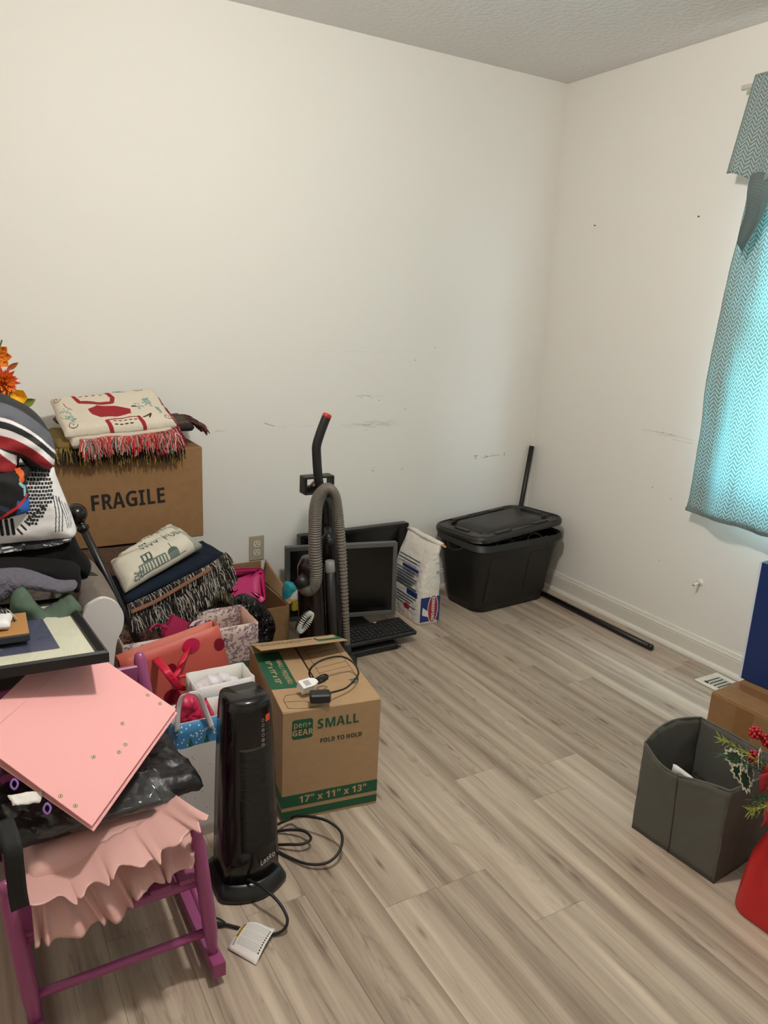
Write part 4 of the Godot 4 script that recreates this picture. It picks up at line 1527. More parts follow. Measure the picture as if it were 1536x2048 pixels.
func heater() -> void:
	var c := Vector3(-2.152, 0.0, 1.53)
	var t := thing("tower_heater", "black tower heater with a red display square, standing by the moving box", "heater", c)
	var gloss := mat("heater_gloss", rgb8(13, 13, 14), 0.16)
	var at := Transform3D(Basis(Vector3.UP, 0.03), c)
	# plan: flat back, swelling front
	var plan := PackedVector2Array()
	for k in 13:
		var a := lerpf(-0.5, 0.5, k / 12.0)
		plan.append(Vector2(a * 0.94, 0.5 - 0.20 * (a * 2) * (a * 2) * 0.9))
	plan.append(Vector2(0.5, 0.24)); plan.append(Vector2(0.49, -0.35)); plan.append(Vector2(0.42, -0.5))
	plan.append(Vector2(-0.42, -0.5)); plan.append(Vector2(-0.49, -0.35)); plan.append(Vector2(-0.5, 0.24))
	var rings := []
	for q in [[0.035, 0.142, 0.130, 0.004], [0.10, 0.140, 0.126, 0.004], [0.22, 0.133, 0.120, 0.002], [0.34, 0.124, 0.115, 0.0], [0.44, 0.113, 0.110, -0.002], [0.485, 0.107, 0.107, -0.003], [0.500, 0.102, 0.102, -0.004], [0.508, 0.088, 0.090, -0.005]]:
		rings.append(ring_y(plan, at, q[0], q[1], q[2], Vector2(0, q[3])))
	var st := tool()
	loft(st, rings)
	part("housing", st, gloss, t)
	# spreading base
	var br := []
	for q in [[0.0, 0.172, 0.170], [0.010, 0.176, 0.174], [0.014, 0.174, 0.172], [0.034, 0.150, 0.150], [0.040, 0.142, 0.135]]:
		br.append(ring_y(plan, at, q[0], q[1], q[2], Vector2(0, 0.002)))
	st = tool()
	loft(st, br)
	part("base", st, mat("heater_base", rgb8(30, 31, 32), 0.3), t)
	# a point of the front skin
	var skin := func(x: float, y: float, lift := 0.0) -> Vector3:
		var k := clampf((y - 0.035) / 0.45, 0.0, 1.0)
		var w := lerpf(0.142, 0.107, k); var d := lerpf(0.130, 0.107, k)
		var a := x / w / 0.94
		return at * Vector3(x, y, d * (0.5 - 0.18 * (a * 2) * (a * 2)) + lerpf(0.004, -0.003, k) + lift)
	# grille with fine vertical fins
	st = tool()
	sheet(st, 10, 24, func(p: float, q: float) -> Vector3: return skin.call(lerpf(-0.036, 0.050, p), lerpf(0.125, 0.395, q), 0.0008), 0.001)
	var gr := part("grille", st, mat("grille_black", rgb8(9, 9, 9), 0.55), t)
	st = tool()
	for k in 54:
		var y := 0.130 + k * 0.0049
		var pts := []
		for i in 7:
			pts.append(skin.call(lerpf(-0.034, 0.048, i / 6.0), y, 0.0014))
		tube(st, pts, 0.0009, 4)
	part("grille_wires", st, mat("grille_wire", rgb8(13, 13, 13), 0.5), gr, "stuff")
	# control strip
	st = tool(true)
	sheet(st, 4, 4, func(p: float, q: float) -> Vector3: return skin.call(lerpf(0.030, 0.042, p), lerpf(0.452, 0.468, q), 0.0014), 0.0012)
	var led := mat("heater_display", rgb8(226, 78, 48), 0.5)
	part("display", st, led, t, "", "small red display square")
	var pale := mat("icon_grey", rgb8(150, 150, 150), 0.6)
	for k in 6:
		st = tool()
		var pts := []
		var ctr := Vector2(0.022, 0.459 - k * 0.0125)
		for i in 13:
			var a := TAU * i / 12.0
			pts.append(skin.call(ctr.x + cos(a) * 0.0036, ctr.y + sin(a) * 0.0036, 0.0012))
		tube(st, pts, 0.0005, 4, false)
		if k in [2, 4, 5]:
			tube(st, [skin.call(ctr.x - 0.0025, ctr.y, 0.0012), skin.call(ctr.x + 0.0025, ctr.y, 0.0012)], 0.0005, 4)
		part("icon", st, pale, t)
		st = tool(true)
		tube(st, [skin.call(0.031, ctr.y - 0.002, 0.001), skin.call(0.044, ctr.y - 0.002, 0.001)], 0.0005, 4)
		part("icon_text", st, mat("icon_dark", rgb8(70, 70, 70), 0.6), t)
	var o: Vector3 = skin.call(0.030, 0.092, 0.0022)
	var e: Vector3 = skin.call(0.050, 0.092, 0.0022)
	lettering("Lasko", 0.0145, frame(o, e - o, Vector3.UP), mat("logo_silver", rgb8(190, 190, 190), 0.4), t, false)
	# seam between side and front
	st = tool()
	var seam := []
	for k in 13:
		var y := lerpf(0.05, 0.49, k / 12.0)
		seam.append(skin.call(-lerpf(0.058, 0.043, k / 12.0), y, 0.0006))
	tube(st, seam, 0.0008, 4)
	part("seam", st, mats["black_matte"], t)
	# cord: loops beside the box, then round the front to the plug
	st = tool()
	var cord := [Vector3(-2.10, 0.05, 1.45), on_y(575, 1640, 0.02), on_y(600, 1632, 0.045), on_y(650, 1640, 0.06), on_y(682, 1665, 0.05), on_y(680, 1700, 0.035), on_y(655, 1725, 0.02), on_y(615, 1728, 0.012), on_y(575, 1713, 0.006), on_y(552, 1700, 0.006)]
	tube(st, smooth(cord, 7), 0.0038, 8)
	var l2 := [on_y(548, 1690, 0.006), on_y(575, 1689, 0.018), on_y(605, 1688, 0.024), on_y(622, 1677, 0.028), on_y(607, 1662, 0.026), on_y(575, 1660, 0.015), on_y(548, 1664, 0.006)]
	tube(st, smooth(l2, 7), 0.0038, 8)
	var l3 := [on_y(468, 1752, 0.028), on_y(490, 1757, 0.05), on_y(525, 1775, 0.06), on_y(556, 1803, 0.05), on_y(574, 1835, 0.03), on_y(570, 1856, 0.016), on_y(550, 1868, 0.006), on_y(510, 1868, 0.005), on_y(478, 1856, 0.005), on_y(440, 1846, 0.008)]
	tube(st, smooth(l3, 7), 0.0036, 8)
	part("power_cord", st, mats["black_rubber"], t)
	st = tool()
	tube(st, [on_y(450, 1848, 0.008), on_y(436, 1845, 0.010), on_y(422, 1843, 0.011)], [0.005, 0.010, 0.011], 10)
	part("plug", st, mats["black_plastic"], t)
	# warning tag wrapped round the cord
	var im := canvas(256, 320, rgb8(226, 222, 216))
	for j in 20:
		for i in 3:
			im.fill_rect(Rect2i(46 + j * 9, 22 + i * 78, 3, 74), rgb8(128, 126, 124))
	im.fill_rect(Rect2i(12, 20, 24, 180), rgb8(196, 152, 46))
	for k in 12:
		im.fill_rect(Rect2i(16, 26 + k * 14, 16, 7), rgb8(70, 54, 22))
	for k in 10:
		im.fill_rect(Rect2i(20, 206 + k * 7, 13, 4), rgb8(60, 58, 56))
		im.fill_rect(Rect2i(228, 40 + k * 22, 12, 15), rgb8(60, 58, 56))
	var tm := pic_mat("warning_tag_print", im, 0.75)
	st = tool()
	var q0 := on_y(455, 1897, 0.004); var q1 := on_y(512, 1930, 0.003); var q2 := on_y(551, 1853, 0.022); var q3 := on_y(489, 1846, 0.024)
	sheet(st, 8, 12, func(p: float, q: float) -> Vector3:
		return q3.lerp(q2, p).lerp(q0.lerp(q1, p), q) + Vector3.UP * (0.007 * sin(q * PI) + 0.006 * sin(p * 5.0) * (1.0 - q)), 0.0006)
	part("warning_tag", st, tm, t, "", "white printed warning tag")


# ------------------------------------------------------------------ right edge: box, blue bag, grey bin, red planter
func right_side() -> void:
	# cardboard box by the wall
	var h := 0.205
	var p0 := on_y(1423, 1383, h)
	var p1 := on_y(1481, 1361, h)
	var u := (p1 - p0).normalized()
	var v := Vector3(-u.z, 0, u.x)
	if v.z < 0:
		v = -v
	var W := 0.24; var D := 0.34
	var f := Transform3D(Basis(u, Vector3.UP, v), Vector3(p0.x, 0, p0.z))
	var card := cardboard("cardboard_brown", Color.WHITE)
	var t := thing("shipping_box", "taped brown shipping box standing under the blue gift bag", "cardboard box", f * Vector3(W / 2, 0, D / 2))
	var st := tool(true)
	box(st, f * Transform3D(Basis(), Vector3(W / 2, h / 2 - 0.001, D / 2)), Vector3(W, h - 0.004, D), 0.003)
	part("carton", st, card, t)
	for s in [0, 1]:
		st = tool(true)
		box(st, f * Transform3D(Basis(), Vector3(W * (0.25 + 0.5 * s), h - 0.0012, D / 2)), Vector3(W / 2 - 0.003, 0.003, D - 0.002), 0.001)
		part("flap", st, card, t)
	st = tool(true)
	box(st, f * Transform3D(Basis(), Vector3(W * 0.5, h + 0.0006, D / 2)), Vector3(0.05, 0.0005, D + 0.001), 0.0001)
	box(st, f * Transform3D(Basis(), Vector3(-0.0004, h * 0.62, D * 0.36)), Vector3(0.0005, h * 0.7, 0.06), 0.0001)
	var tape := mat("tape_brown", rgb8(134, 96, 58), 0.28)
	part("tape", st, tape, t)
	# big blue gift bag standing on the box
	var b0 := on_y(1480, 1355, h + 0.003)
	var bt := thing("blue_gift_bag", "tall dark blue paper gift bag standing on the shipping box", "gift bag", b0)
	var blue := mat("bag_blue", rgb8(22, 48, 100), 0.35)
	st = tool(true)
	var bd := Vector3(0.10, 0, 1).normalized()
	var bw := Vector3(1, 0, -0.10).normalized()
	var bf := Transform3D(Basis(bw, Vector3.UP, bd), b0)
	for q in [[0.0, 0.0, 0.0, 0.002, 0.42, 0.30], [0.118, 0.0, 0.0, 0.002, 0.42, 0.30]]:
		box(st, bf * Transform3D(Basis(), Vector3(q[0] + 0.001, 0.21, 0.15)), Vector3(q[3], q[4], q[5]), 0.0003)
	box(st, bf * Transform3D(Basis(), Vector3(0.06, 0.002, 0.15)), Vector3(0.118, 0.002, 0.30), 0.0003)
	box(st, bf * Transform3D(Basis(), Vector3(0.06, 0.21, 0.299)), Vector3(0.118, 0.42, 0.002), 0.0003)
	part("bag_wall", st, blue, bt)
	st = tool(true)
	box(st, bf * Transform3D(Basis(), Vector3(0.06, 0.21, -0.0012)), Vector3(0.120, 0.42, 0.002), 0.0003)
	box(st, bf * Transform3D(Basis(), Vector3(-0.0005, 0.21, 0.0005)), Vector3(0.003, 0.42, 0.007), 0.0003)
	part("gusset", st, mat("bag_edge_white", rgb8(206, 214, 228), 0.5), bt)
	# grey fabric bin
	var gm := mat("bin_felt", rgb8(86, 85, 78), 0.9)
	relief(gm, weave, 14.0, 0.05)
	gm.rim_enabled = true
	gm.rim = 0.2
	var e0 := Vector3(-1.121, 0, 1.833); var e1 := Vector3(-1.101, 0, 2.088)
	var ux := Vector3(0.995, 0, -0.08)
	var S := 0.262; var hh := 0.272
	var gt := thing("fabric_bin", "open dark grey fabric storage cube with a sagging rim", "storage bin", (e0 + e1) * 0.5 + ux * S / 2)
	var cor := [e0, e1, e1 + ux * S, e0 + ux * S]
	var names := ["side_panel", "side_panel", "side_panel", "side_panel"]
	for k in 4:
		var a: Vector3 = cor[k]; var bb: Vector3 = cor[(k + 1) % 4]
		var inn: Vector3 = ((cor[0] + cor[2]) * 0.5 - (a + bb) * 0.5).normalized()
		st = tool()
		sheet(st, 20, 14, func(p: float, q: float) -> Vector3:
			var sag := 0.0
			if k == 0:
				sag = 0.026 * sin(p * PI) + 0.010 * sin(p * TAU)
			elif k == 3:
				sag = -0.014 * sin(p * PI)
			elif k == 1:
				sag = 0.014 * p
			else:
				sag = 0.014 * (1.0 - p)
			var bow: float = [0.016, 0.004, 0.006, 0.020][k] * sin(p * PI) * q * q
			var base := a.lerp(bb, p)
			return base + Vector3.UP * (hh * q - sag * q * q) - inn * bow + inn * 0.002 + inn * 0.003 * noise.get_noise_2d(p * 4.0, q * 4.0 + k * 9.0), 0.004)
		part(names[k], st, gm, gt)
		st = tool()
		var mid := []
		var rim := []
		for i in 15:
			var p := i / 14.0
			var sag := 0.0
			if k == 0:
				sag = 0.026 * sin(p * PI) + 0.010 * sin(p * TAU)
			elif k == 3:
				sag = -0.014 * sin(p * PI)
			elif k == 1:
				sag = 0.014 * p
			else:
				sag = 0.014 * (1.0 - p)
			var bow: float = [0.016, 0.004, 0.006, 0.020][k] * sin(p * PI)
			rim.append(a.lerp(bb, p) + Vector3.UP * (hh - sag) - inn * bow + inn * 0.002)
		tube(st, rim, 0.0030, 6)
		part("rim_binding", st, gm, gt)
		if k == 0:
			st = tool()
			for i in 9:
				var q := i / 8.0
				mid.append(a.lerp(bb, 0.47) + Vector3.UP * (hh - 0.022) * q - inn * (0.016 * q * q + 0.0015))
			tube(st, mid, 0.0012, 4)
			part("seam", st, mat("bin_seam", rgb8(62, 61, 56), 0.9), gt)
	st = tool(true)
	var cc: Vector3 = (cor[0] + cor[2]) * 0.5
	box(st, Transform3D(Basis(Vector3.UP, 0.08), cc + Vector3(0, 0.006, 0)), Vector3(S - 0.012, 0.006, S - 0.018), 0.002)
	part("bottom", st, gm, gt)
	# what lies in it
	st = tool()
	var w0 := cor[0] as Vector3
	soft(st, w0 + Vector3(0.012, 0.255, 0.09), w0 + Vector3(0.06, 0.12, 0.05), w0 + Vector3(0.09, 0.13, 0.20), w0 + Vector3(0.022, 0.236, 0.19), 0.012, 0.006, 0.006, 24.0, 14, 12)
	tag(part("paper_wad", st, mats["paper_white"]), "crumpled white paper in the grey fabric bin", "paper")
	for k in 2:
		st = tool()
		var rc: Vector3 = w0 + Vector3(0.075 + k * 0.030, 0.195 - k * 0.012, 0.150 + k * 0.045)
		var pts := []
		for i in 21:
			var a := TAU * i / 20.0
			pts.append(rc + Vector3(cos(a) * 0.032, sin(a) * 0.010, sin(a) * 0.028))
		tube(st, pts, 0.0055, 8, false)
		tag(part("metal_ring", st, mat("ring_metal", rgb8(96, 94, 90), 0.25, 0.8)), "dull metal ring lying in the grey fabric bin", "ring", "rings in the fabric bin")
	st = tool()
	soft(st, w0 + Vector3(0.02, 0.08, 0.02), w0 + Vector3(0.24, 0.08, 0.0), w0 + Vector3(0.24, 0.08, 0.22), w0 + Vector3(0.03, 0.10, 0.23), 0.10, 0.05, 0.02, 14.0)
	tag(part("dark_cloth", st, mats["black_matte"]), "dark cloth filling the bottom of the grey fabric bin", "cloth")
	planter()

func planter() -> void:
	# red metal planter with a winter bunch
	var c := Vector3(-1.005, 0, 2.240)
	var t := thing("red_planter", "red metal planter standing beside the grey fabric bin", "planter", c)
	var red := mat("planter_red", rgb8(184, 30, 34), 0.38)
	var plan := round_rect(0.25, 0.19, 0.045)
	var rings := []
	for q in [[0.0, 0.98], [0.006, 1.0], [0.02, 1.0], [0.10, 0.94], [0.16, 0.86], [0.20, 0.74], [0.225, 0.60], [0.235, 0.5], [0.25, 0.48], [0.25, 0.42]]:
		rings.append(ring_y(plan, Transform3D(Basis(Vector3.UP, 0.06), c), q[0], q[1], q[1]))
	var st := tool()
	loft(st, rings)
	part("pot", st, red, t)
	st = tool()
	tube(st, [c + Vector3(-0.10, 0.13, 0.085), c + Vector3(-0.095, 0.165, 0.075), c + Vector3(-0.06, 0.20, 0.07)], 0.004, 6)
	part("seam", st, red, t)
	# winter bunch
	var b := thing("winter_bouquet", "artificial pine, holly and red berries in the red planter", "bouquet", c + Vector3(0, 0.25, 0))
	var needle := mat("pine_green", rgb8(52, 84, 50), 0.7)
	var gold := mat("cedar_gold", rgb8(150, 156, 66), 0.7)
	var holly := mat("holly_green", rgb8(26, 56, 40), 0.45)
	var pale := mat("holly_cream", rgb8(222, 218, 196), 0.6)
	var root := c + Vector3(0.0, 0.253, 0.0)
	var P := func(x: float, y: float, z: float) -> Vector3: return on_z(x, y, z)
	# pine and cedar sprays
	var r := RandomNumberGenerator.new()
	r.seed = 8
	for s in [[1443, 1478, 2.13, 1], [1447, 1508, 2.15, 0], [1475, 1500, 2.12, 0], [1500, 1622, 2.26, 1], [1512, 1600, 2.27, 0], [1550, 1470, 2.2, 0]]:
		var tip: Vector3 = P.call(s[0], s[1], s[2])
		st = tool()
		var way := smooth([root, root.lerp(tip, 0.5) + Vector3(0, 0.03, 0), tip], 8)
		tube(st, way, 0.0018, 5)
		for i in range(5, way.size()):
			for k in 7:
				var a := r.randf() * TAU
				var d: Vector3 = (way[i] - way[i - 1]).normalized()
				var side := (d.cross(Vector3.UP).normalized() * cos(a) + Vector3.UP * sin(a))
				tube(st, [way[i], way[i] + (side * 0.8 + d * 0.8).normalized() * r.randf_range(0.014, 0.024)], [0.0013, 0.0006], 3, false)
		part("pine_spray" if s[3] == 0 else "cedar_spray", st, needle if s[3] == 0 else gold, b)
	# holly leaves
	for s in [[1478, 1545, 2.14, 0.5], [1500, 1545, 2.15, -0.4], [1490, 1560, 2.17, 0.0], [1468, 1515, 2.14, 1.0], [1520, 1520, 2.17, -1.0]]:
		var at: Vector3 = P.call(s[0], s[1], s[2])
		var lf := Transform3D(Basis(Vector3(0, 0, 1), s[3]) * Basis(Vector3.RIGHT, -0.5), at)
		var edge := PackedVector2Array()
		for i in 20:
			var a := TAU * i / 20.0
			var rr := 1.0 if i % 2 == 0 else 0.72
			edge.append(Vector2(cos(a) * 0.020 * rr, sin(a) * 0.032 * rr))
		st = tool(true)
		prism(st, lf, edge, -0.0006, 0.0)
		var rim := part("holly_leaf", st, pale, b)
		var inner := PackedVector2Array()
		for p in edge:
			inner.append(p * 0.72)
		st = tool(true)
		prism(st, lf, inner, -0.0002, 0.0007)
		part("leaf_centre", st, holly, rim)
	# berry clusters
	var berry := mat("berry_red", rgb8(176, 24, 40), 0.25)
	for s in [[1511, 1466, 2.12], [1507, 1514, 2.14], [1536, 1482, 2.14]]:
		var ctr: Vector3 = P.call(s[0], s[1], s[2])
		st = tool()
		tube(st, smooth([root, root.lerp(ctr, 0.5) + Vector3(0.02, 0.0, 0), ctr], 6), 0.0015, 5)
		var stalk := part("berry_stem", st, mat("stem_brown", rgb8(58, 34, 30), 0.7), b)
		for k in 22:
			var y := 1.0 - 2.0 * (k + 0.5) / 22.0
			var a := k * 2.39996
			var d := Vector3(cos(a) * sqrt(1 - y * y), y, sin(a) * sqrt(1 - y * y))
			st = tool()
			lathe(st, Transform3D(Basis(), ctr + d * 0.0125), [Vector2(0, -0.0048), Vector2(0.0034, -0.0034), Vector2(0.0048, 0), Vector2(0.0034, 0.0034), Vector2(0, 0.0048)], 8)
			part("berry", st, berry, stalk)
	# red bow
	st = tool()
	var k0: Vector3 = P.call(1526, 1560, 2.2)
	sheet(st, 14, 4, func(p: float, q: float) -> Vector3: return k0 + Vector3(-0.02 + 0.09 * p + 0.01 * sin(p * 9.0), 0.018 - 0.04 * q + 0.014 * sin(p * 5.0), 0.012 * sin(p * 8.0 + q)), 0.001)
	sheet(st, 14, 4, func(p: float, q: float) -> Vector3: return k0 + Vector3(0.0 + 0.025 * q + 0.02 * sin(p * 4.0), -0.015 - 0.09 * p, 0.02 * p + 0.006 * sin(p * 9.0)), 0.001)
	part("ribbon_bow", st, mat("ribbon_red", rgb8(150, 18, 26), 0.55), b)


# ------------------------------------------------------------------ child's rocking chair and what is heaped on it
func rocking_chair() -> void:
	var pm := mat("chair_purple", rgb8(150, 72, 118), 0.3)
	var t := thing("rocking_chair", "small purple wooden rocking chair heaped with a pink cushion and boards", "rocking chair", Vector3(-2.49, 0, 1.6))
	var st: SurfaceTool
	var xs := [-2.655, -2.308]
	for k in 2:
		var x: float = xs[k]
		# rocker
		st = tool(true)
		var pts := []
		for i in 13:
			var z := lerpf(1.22, 1.80, i / 12.0)
			var a := (z - 1.54) / 0.30
			pts.append(Vector3(x, 0.018 + 0.026 * a * a, z))
		var rings := []
		for i in pts.size():
			var p: Vector3 = pts[i]
			rings.append(PackedVector3Array([p + Vector3(-0.013, -0.017, 0), p + Vector3(0.013, -0.017, 0), p + Vector3(0.013, 0.017, 0), p + Vector3(-0.013, 0.017, 0)]))
		loft(st, rings)
		part("rocker", st, pm, t)
		# front leg with a ball top
		st = tool()
		var lo := Vector3(x, 0.044, 1.758); var hi := Vector3(x - 0.029, 0.358, 1.75)
		var d := (hi - lo).normalized()
		tube(st, [lo, lo + d * 0.02, lo + d * 0.06, lo.lerp(hi, 0.5), hi - d * 0.035, hi - d * 0.018, hi - d * 0.012, hi, hi + d * 0.008, hi + d * 0.011], [0.0105, 0.011, 0.0155, 0.0155, 0.0145, 0.0105, 0.0125, 0.0125, 0.008, 0.002], 14)
		part("leg", st, pm, t)
		# rear post, leaning back
		st = tool()
		lo = Vector3(x + 0.004, 0.030, 1.47)
		hi = Vector3(-2.354 if k == 1 else -2.69, 0.580 if k == 1 else 0.56, 1.36)
		d = (hi - lo).normalized()
		tube(st, [lo, lo.lerp(hi, 0.3), lo.lerp(hi, 0.7), hi - d * 0.02, hi - d * 0.004, hi], [0.011, 0.0155, 0.0155, 0.0145, 0.010, 0.003], 14)
		part("rear_post", st, pm, t)
		# side stretcher and seat side rail
		st = tool()
		tube(st, [Vector3(x - 0.010, 0.125, 1.755), Vector3(x - 0.006, 0.125, 1.46)], 0.0085, 10)
		part("stretcher", st, pm, t)
		st = tool()
		tube(st, [Vector3(x - 0.018, 0.228, 1.755), Vector3(x - 0.014, 0.222, 1.45)], 0.010, 10)
		part("seat_rail", st, pm, t)
	st = tool()
	tube(st, [Vector3(-2.660, 0.10, 1.752), Vector3(-2.314, 0.10, 1.752)], 0.0095, 12)
	part("stretcher", st, pm, t)
	st = tool()
	tube(st, [Vector3(-2.672, 0.228, 1.745), Vector3(-2.326, 0.228, 1.745)], 0.011, 12)
	part("seat_rail", st, pm, t)
	for k in 6:
		st = tool(true)
		bx(st, Vector3(-2.668 + k * 0.0585, 0.232, 1.455), Vector3(-2.622 + k * 0.0585, 0.243, 1.752), 0.003)
		part("seat_slat", st, pm, t)
	for y in [0.34, 0.44, 0.525]:
		st = tool(true)
		var z := lerpf(1.47, 1.36, (y - 0.03) / 0.55)
		bx(st, Vector3(-2.69, y - 0.028, z - 0.006), Vector3(-2.345, y + 0.028, z + 0.006), 0.003)
		part("back_slat", st, pm, t)
	# cushion with two rows of ruffle
	var sat := mat("satin_pink", rgb8(210, 164, 157), 0.36)
	sat.rim_enabled = true
	sat.rim = 0.3
	var cu := thing("ruffled_cushion", "pale pink satin cushion with ruffled edges on the rocking chair", "cushion", Vector3(-2.49, 0.25, 1.6))
	st = tool()
	soft(st, Vector3(-2.645, 0.302, 1.47), Vector3(-2.338, 0.318, 1.47), Vector3(-2.330, 0.318, 1.712), Vector3(-2.645, 0.302, 1.718), 0.090, 0.05, 0.004)
	part("cushion_body", st, sat, cu)
	var ruff := func(tops: Array, lows: Array, z: float, lift: float, phase: float) -> void:
		var a := []; var b := []
		for q in tops:
			a.append(on_z(q[0], q[1], z))
		for q in lows:
			b.append(on_z(q[0], q[1], z + lift))
		a = smooth(a, 12); b = smooth(b, 12)
		var s2 := tool()
		sheet(s2, 150, 14, func(u: float, v: float) -> Vector3:
			var i := u * (a.size() - 1); var j := u * (b.size() - 1)
			var p: Vector3 = a[int(i)].lerp(a[mini(int(i) + 1, a.size() - 1)], fposmod(i, 1.0))
			var q: Vector3 = b[int(j)].lerp(b[mini(int(j) + 1, b.size() - 1)], fposmod(j, 1.0))
			var pl := sin(u * 62.0 + phase + 1.6 * noise.get_noise_2d(u * 9.0, phase)) + 0.6 * sin(u * 27.0 + phase * 2.0 + v)
			var sway := 0.010 * sin(u * 27.0 + phase) * v
			return p.lerp(q, v) + Vector3(sway, 0.0, 0.0085 * pl * (0.25 + v) + 0.012 * sin(v * 2.2)), 0.0016)
		part("ruffle", s2, sat, cu)
	ruff.call([[60, 1790], [130, 1768], [215, 1725], [300, 1690], [383, 1668]], [[58, 1886], [128, 1868], [215, 1838], [252, 1812], [300, 1766], [345, 1748], [384, 1712]], 1.715, 0.052, 1.0)
	ruff.call([[52, 1748], [120, 1728], [190, 1690], [250, 1660], [310, 1628], [352, 1590]], [[54, 1798], [140, 1794], [190, 1768], [242, 1736], [315, 1712], [375, 1662], [420, 1626]], 1.690, 0.090, 4.0)
	# black satin garment over the cushion
	var bs := mat("black_satin", rgb8(16, 16, 18), 0.4)
	relief(bs, crumple, 3.0, 0.5)
	st = tool()
	soft(st, Vector3(-2.70, 0.385, 1.48), Vector3(-2.315, 0.400, 1.45), Vector3(-2.285, 0.375, 1.640), Vector3(-2.72, 0.378, 1.680), 0.044, 0.03, 0.012, 14.0, 34, 24)
	var gar := part("black_garment", st, bs)
	tag(gar, "black satin garment lying on the pink cushion", "garment")
	# clear zip pouch in front of it
	var clear := mat("clear_vinyl", Color(0.55, 0.6, 0.62, 0.05), 0.05)
	clear.transparency = BaseMaterial3D.TRANSPARENCY_ALPHA
	var cp := thing("clear_pouch", "clear vinyl pouch with dark contents under the pink board", "pouch", Vector3(-2.55, 0.35, 1.75))
	var pd := on_y(24, 1695, 0.372); var pc2 := on_y(350, 1602, 0.388)
	var pa := pd + Vector3(-0.01, 0.030, -0.095); var pb2 := pc2 + Vector3(-0.02, 0.030, -0.085)
	st = tool()
	soft(st, pa, pb2, pc2, pd, 0.026, 0.011, 0.012, 34.0, 44, 16)
	part("vinyl_skin", st, clear, cp)
	st = tool()
	soft(st, pa.lerp(pc2, 0.06), pb2.lerp(pd, 0.06), pc2.lerp(pa, 0.07), pd.lerp(pb2, 0.07), 0.012, 0.006, 0.005, 20.0, 20, 8)
	part("contents", st, mats["black_matte"], cp)
	# black strap hanging over the cushion
	st = tool()
	var sp := [on_z(8, 1640, 1.74), on_z(24, 1690, 1.795), on_z(30, 1740, 1.806), on_z(36, 1790, 1.806), on_z(41, 1816, 1.804)]
	sp = smooth(sp, 5)
	sheet(st, 4, 20, func(u: float, v: float) -> Vector3:
		var i := v * (sp.size() - 1)
		var p: Vector3 = sp[int(i)].lerp(sp[mini(int(i) + 1, sp.size() - 1)], fposmod(i, 1.0))
		return p + Vector3((u - 0.5) * 0.030, (u - 0.5) * 0.004, 0.0015 * sin(v * 7.0)), 0.002)
	tag(part("black_strap", st, mats["black_matte"]), "black webbing strap hanging down over the pink ruffle", "strap")
	# folded pink felt board with eyelets, propped on the heap
	var pk := mat("felt_pink", rgb8(240, 174, 172), 0.85)
	relief(pk, noise_tex(0.06, 256, 3, 9), 9.0, 0.03)
	var T := on_z(206, 1318, 1.37); var R := on_z(352, 1418, 1.515); var B := on_z(184, 1652, 1.75)
	var u := (R - T); var v := (B - R)
	var L := T + v
	var nrm := u.cross(v).normalized()
	if nrm.y < 0:
		nrm = -nrm
	var pb := thing("pink_board", "folded pink felt board with white eyelets propped on the rocking chair", "board", B)
	# stretched to the left and up so it runs under the picture frame
	var ext := -u * 0.50
	st = tool(true)
	var cov := [T + ext, R, B, L + ext]
	var slab := func(s2: SurfaceTool, q: Array, th: float, drop: float) -> void:
		var m := (q[0] + q[1] + q[2] + q[3]) * 0.25 - nrm * (drop + th / 2) as Vector3
		for k in 4:
			var n := (k + 1) % 4
			quad(s2, q[k] - nrm * drop, q[n] - nrm * drop, q[n] - nrm * (drop + th), q[k] - nrm * (drop + th), m)
		quad(s2, q[0] - nrm * drop, q[1] - nrm * drop, q[2] - nrm * drop, q[3] - nrm * drop, m)
		quad(s2, q[0] - nrm * (drop + th), q[1] - nrm * (drop + th), q[2] - nrm * (drop + th), q[3] - nrm * (drop + th), m)
	slab.call(st, cov, 0.0028, 0.0)
	part("upper_leaf", st, pk, pb)
	st = tool(true)
	var sh := Vector3(0.004, -0.004, 0.003)
	slab.call(st, [T + ext + sh - nrm * 0.004, R + sh - nrm * 0.004, B + sh - nrm * 0.006, L + ext + sh - nrm * 0.020], 0.0028, 0.003)
	part("lower_leaf", st, pk, pb)
	var on := func(px: float, py: float) -> Vector3:
		var d := ray(px, py)
		var k := nrm.dot(T - cam_at) / nrm.dot(d)
		return cam_at + d * k
	for q in [[295, 1390], [320, 1407], [245, 1447], [251, 1489], [238, 1504], [187, 1514], [121, 1592], [151, 1611]]:
		var c: Vector3 = on.call(q[0], q[1])
		var ef := Transform3D(Basis(nrm.cross(Vector3.RIGHT).normalized(), nrm, nrm.cross(nrm.cross(Vector3.RIGHT)).normalized()), c)
		st = tool()
		lathe(st, ef, [Vector2(0.0046, 0.0), Vector2(0.0046, 0.0008), Vector2(0.0034, 0.0014), Vector2(0.0018, 0.0012), Vector2(0.0, 0.0010)], 12)
		var ey := part("eyelet", st, mat("eyelet_cream", rgb8(224, 214, 190), 0.4), pb)
		st = tool()
		lathe(st, ef, [Vector2(0.0014, 0.001), Vector2(0.0014, 0.0016), Vector2(0.0, 0.0017)], 8)
		part("eyelet_hole", st, mats["black_matte"], ey)
	st = tool()
	tube(st, [on.call(0, 1447), on.call(62, 1393), on.call(130, 1333)], 0.0006, 4)
	part("fold_line", st, pk, pb)
	# clips and paper scraps between the leaves
	var lilac := mat("clip_lilac", rgb8(150, 110, 190), 0.4)
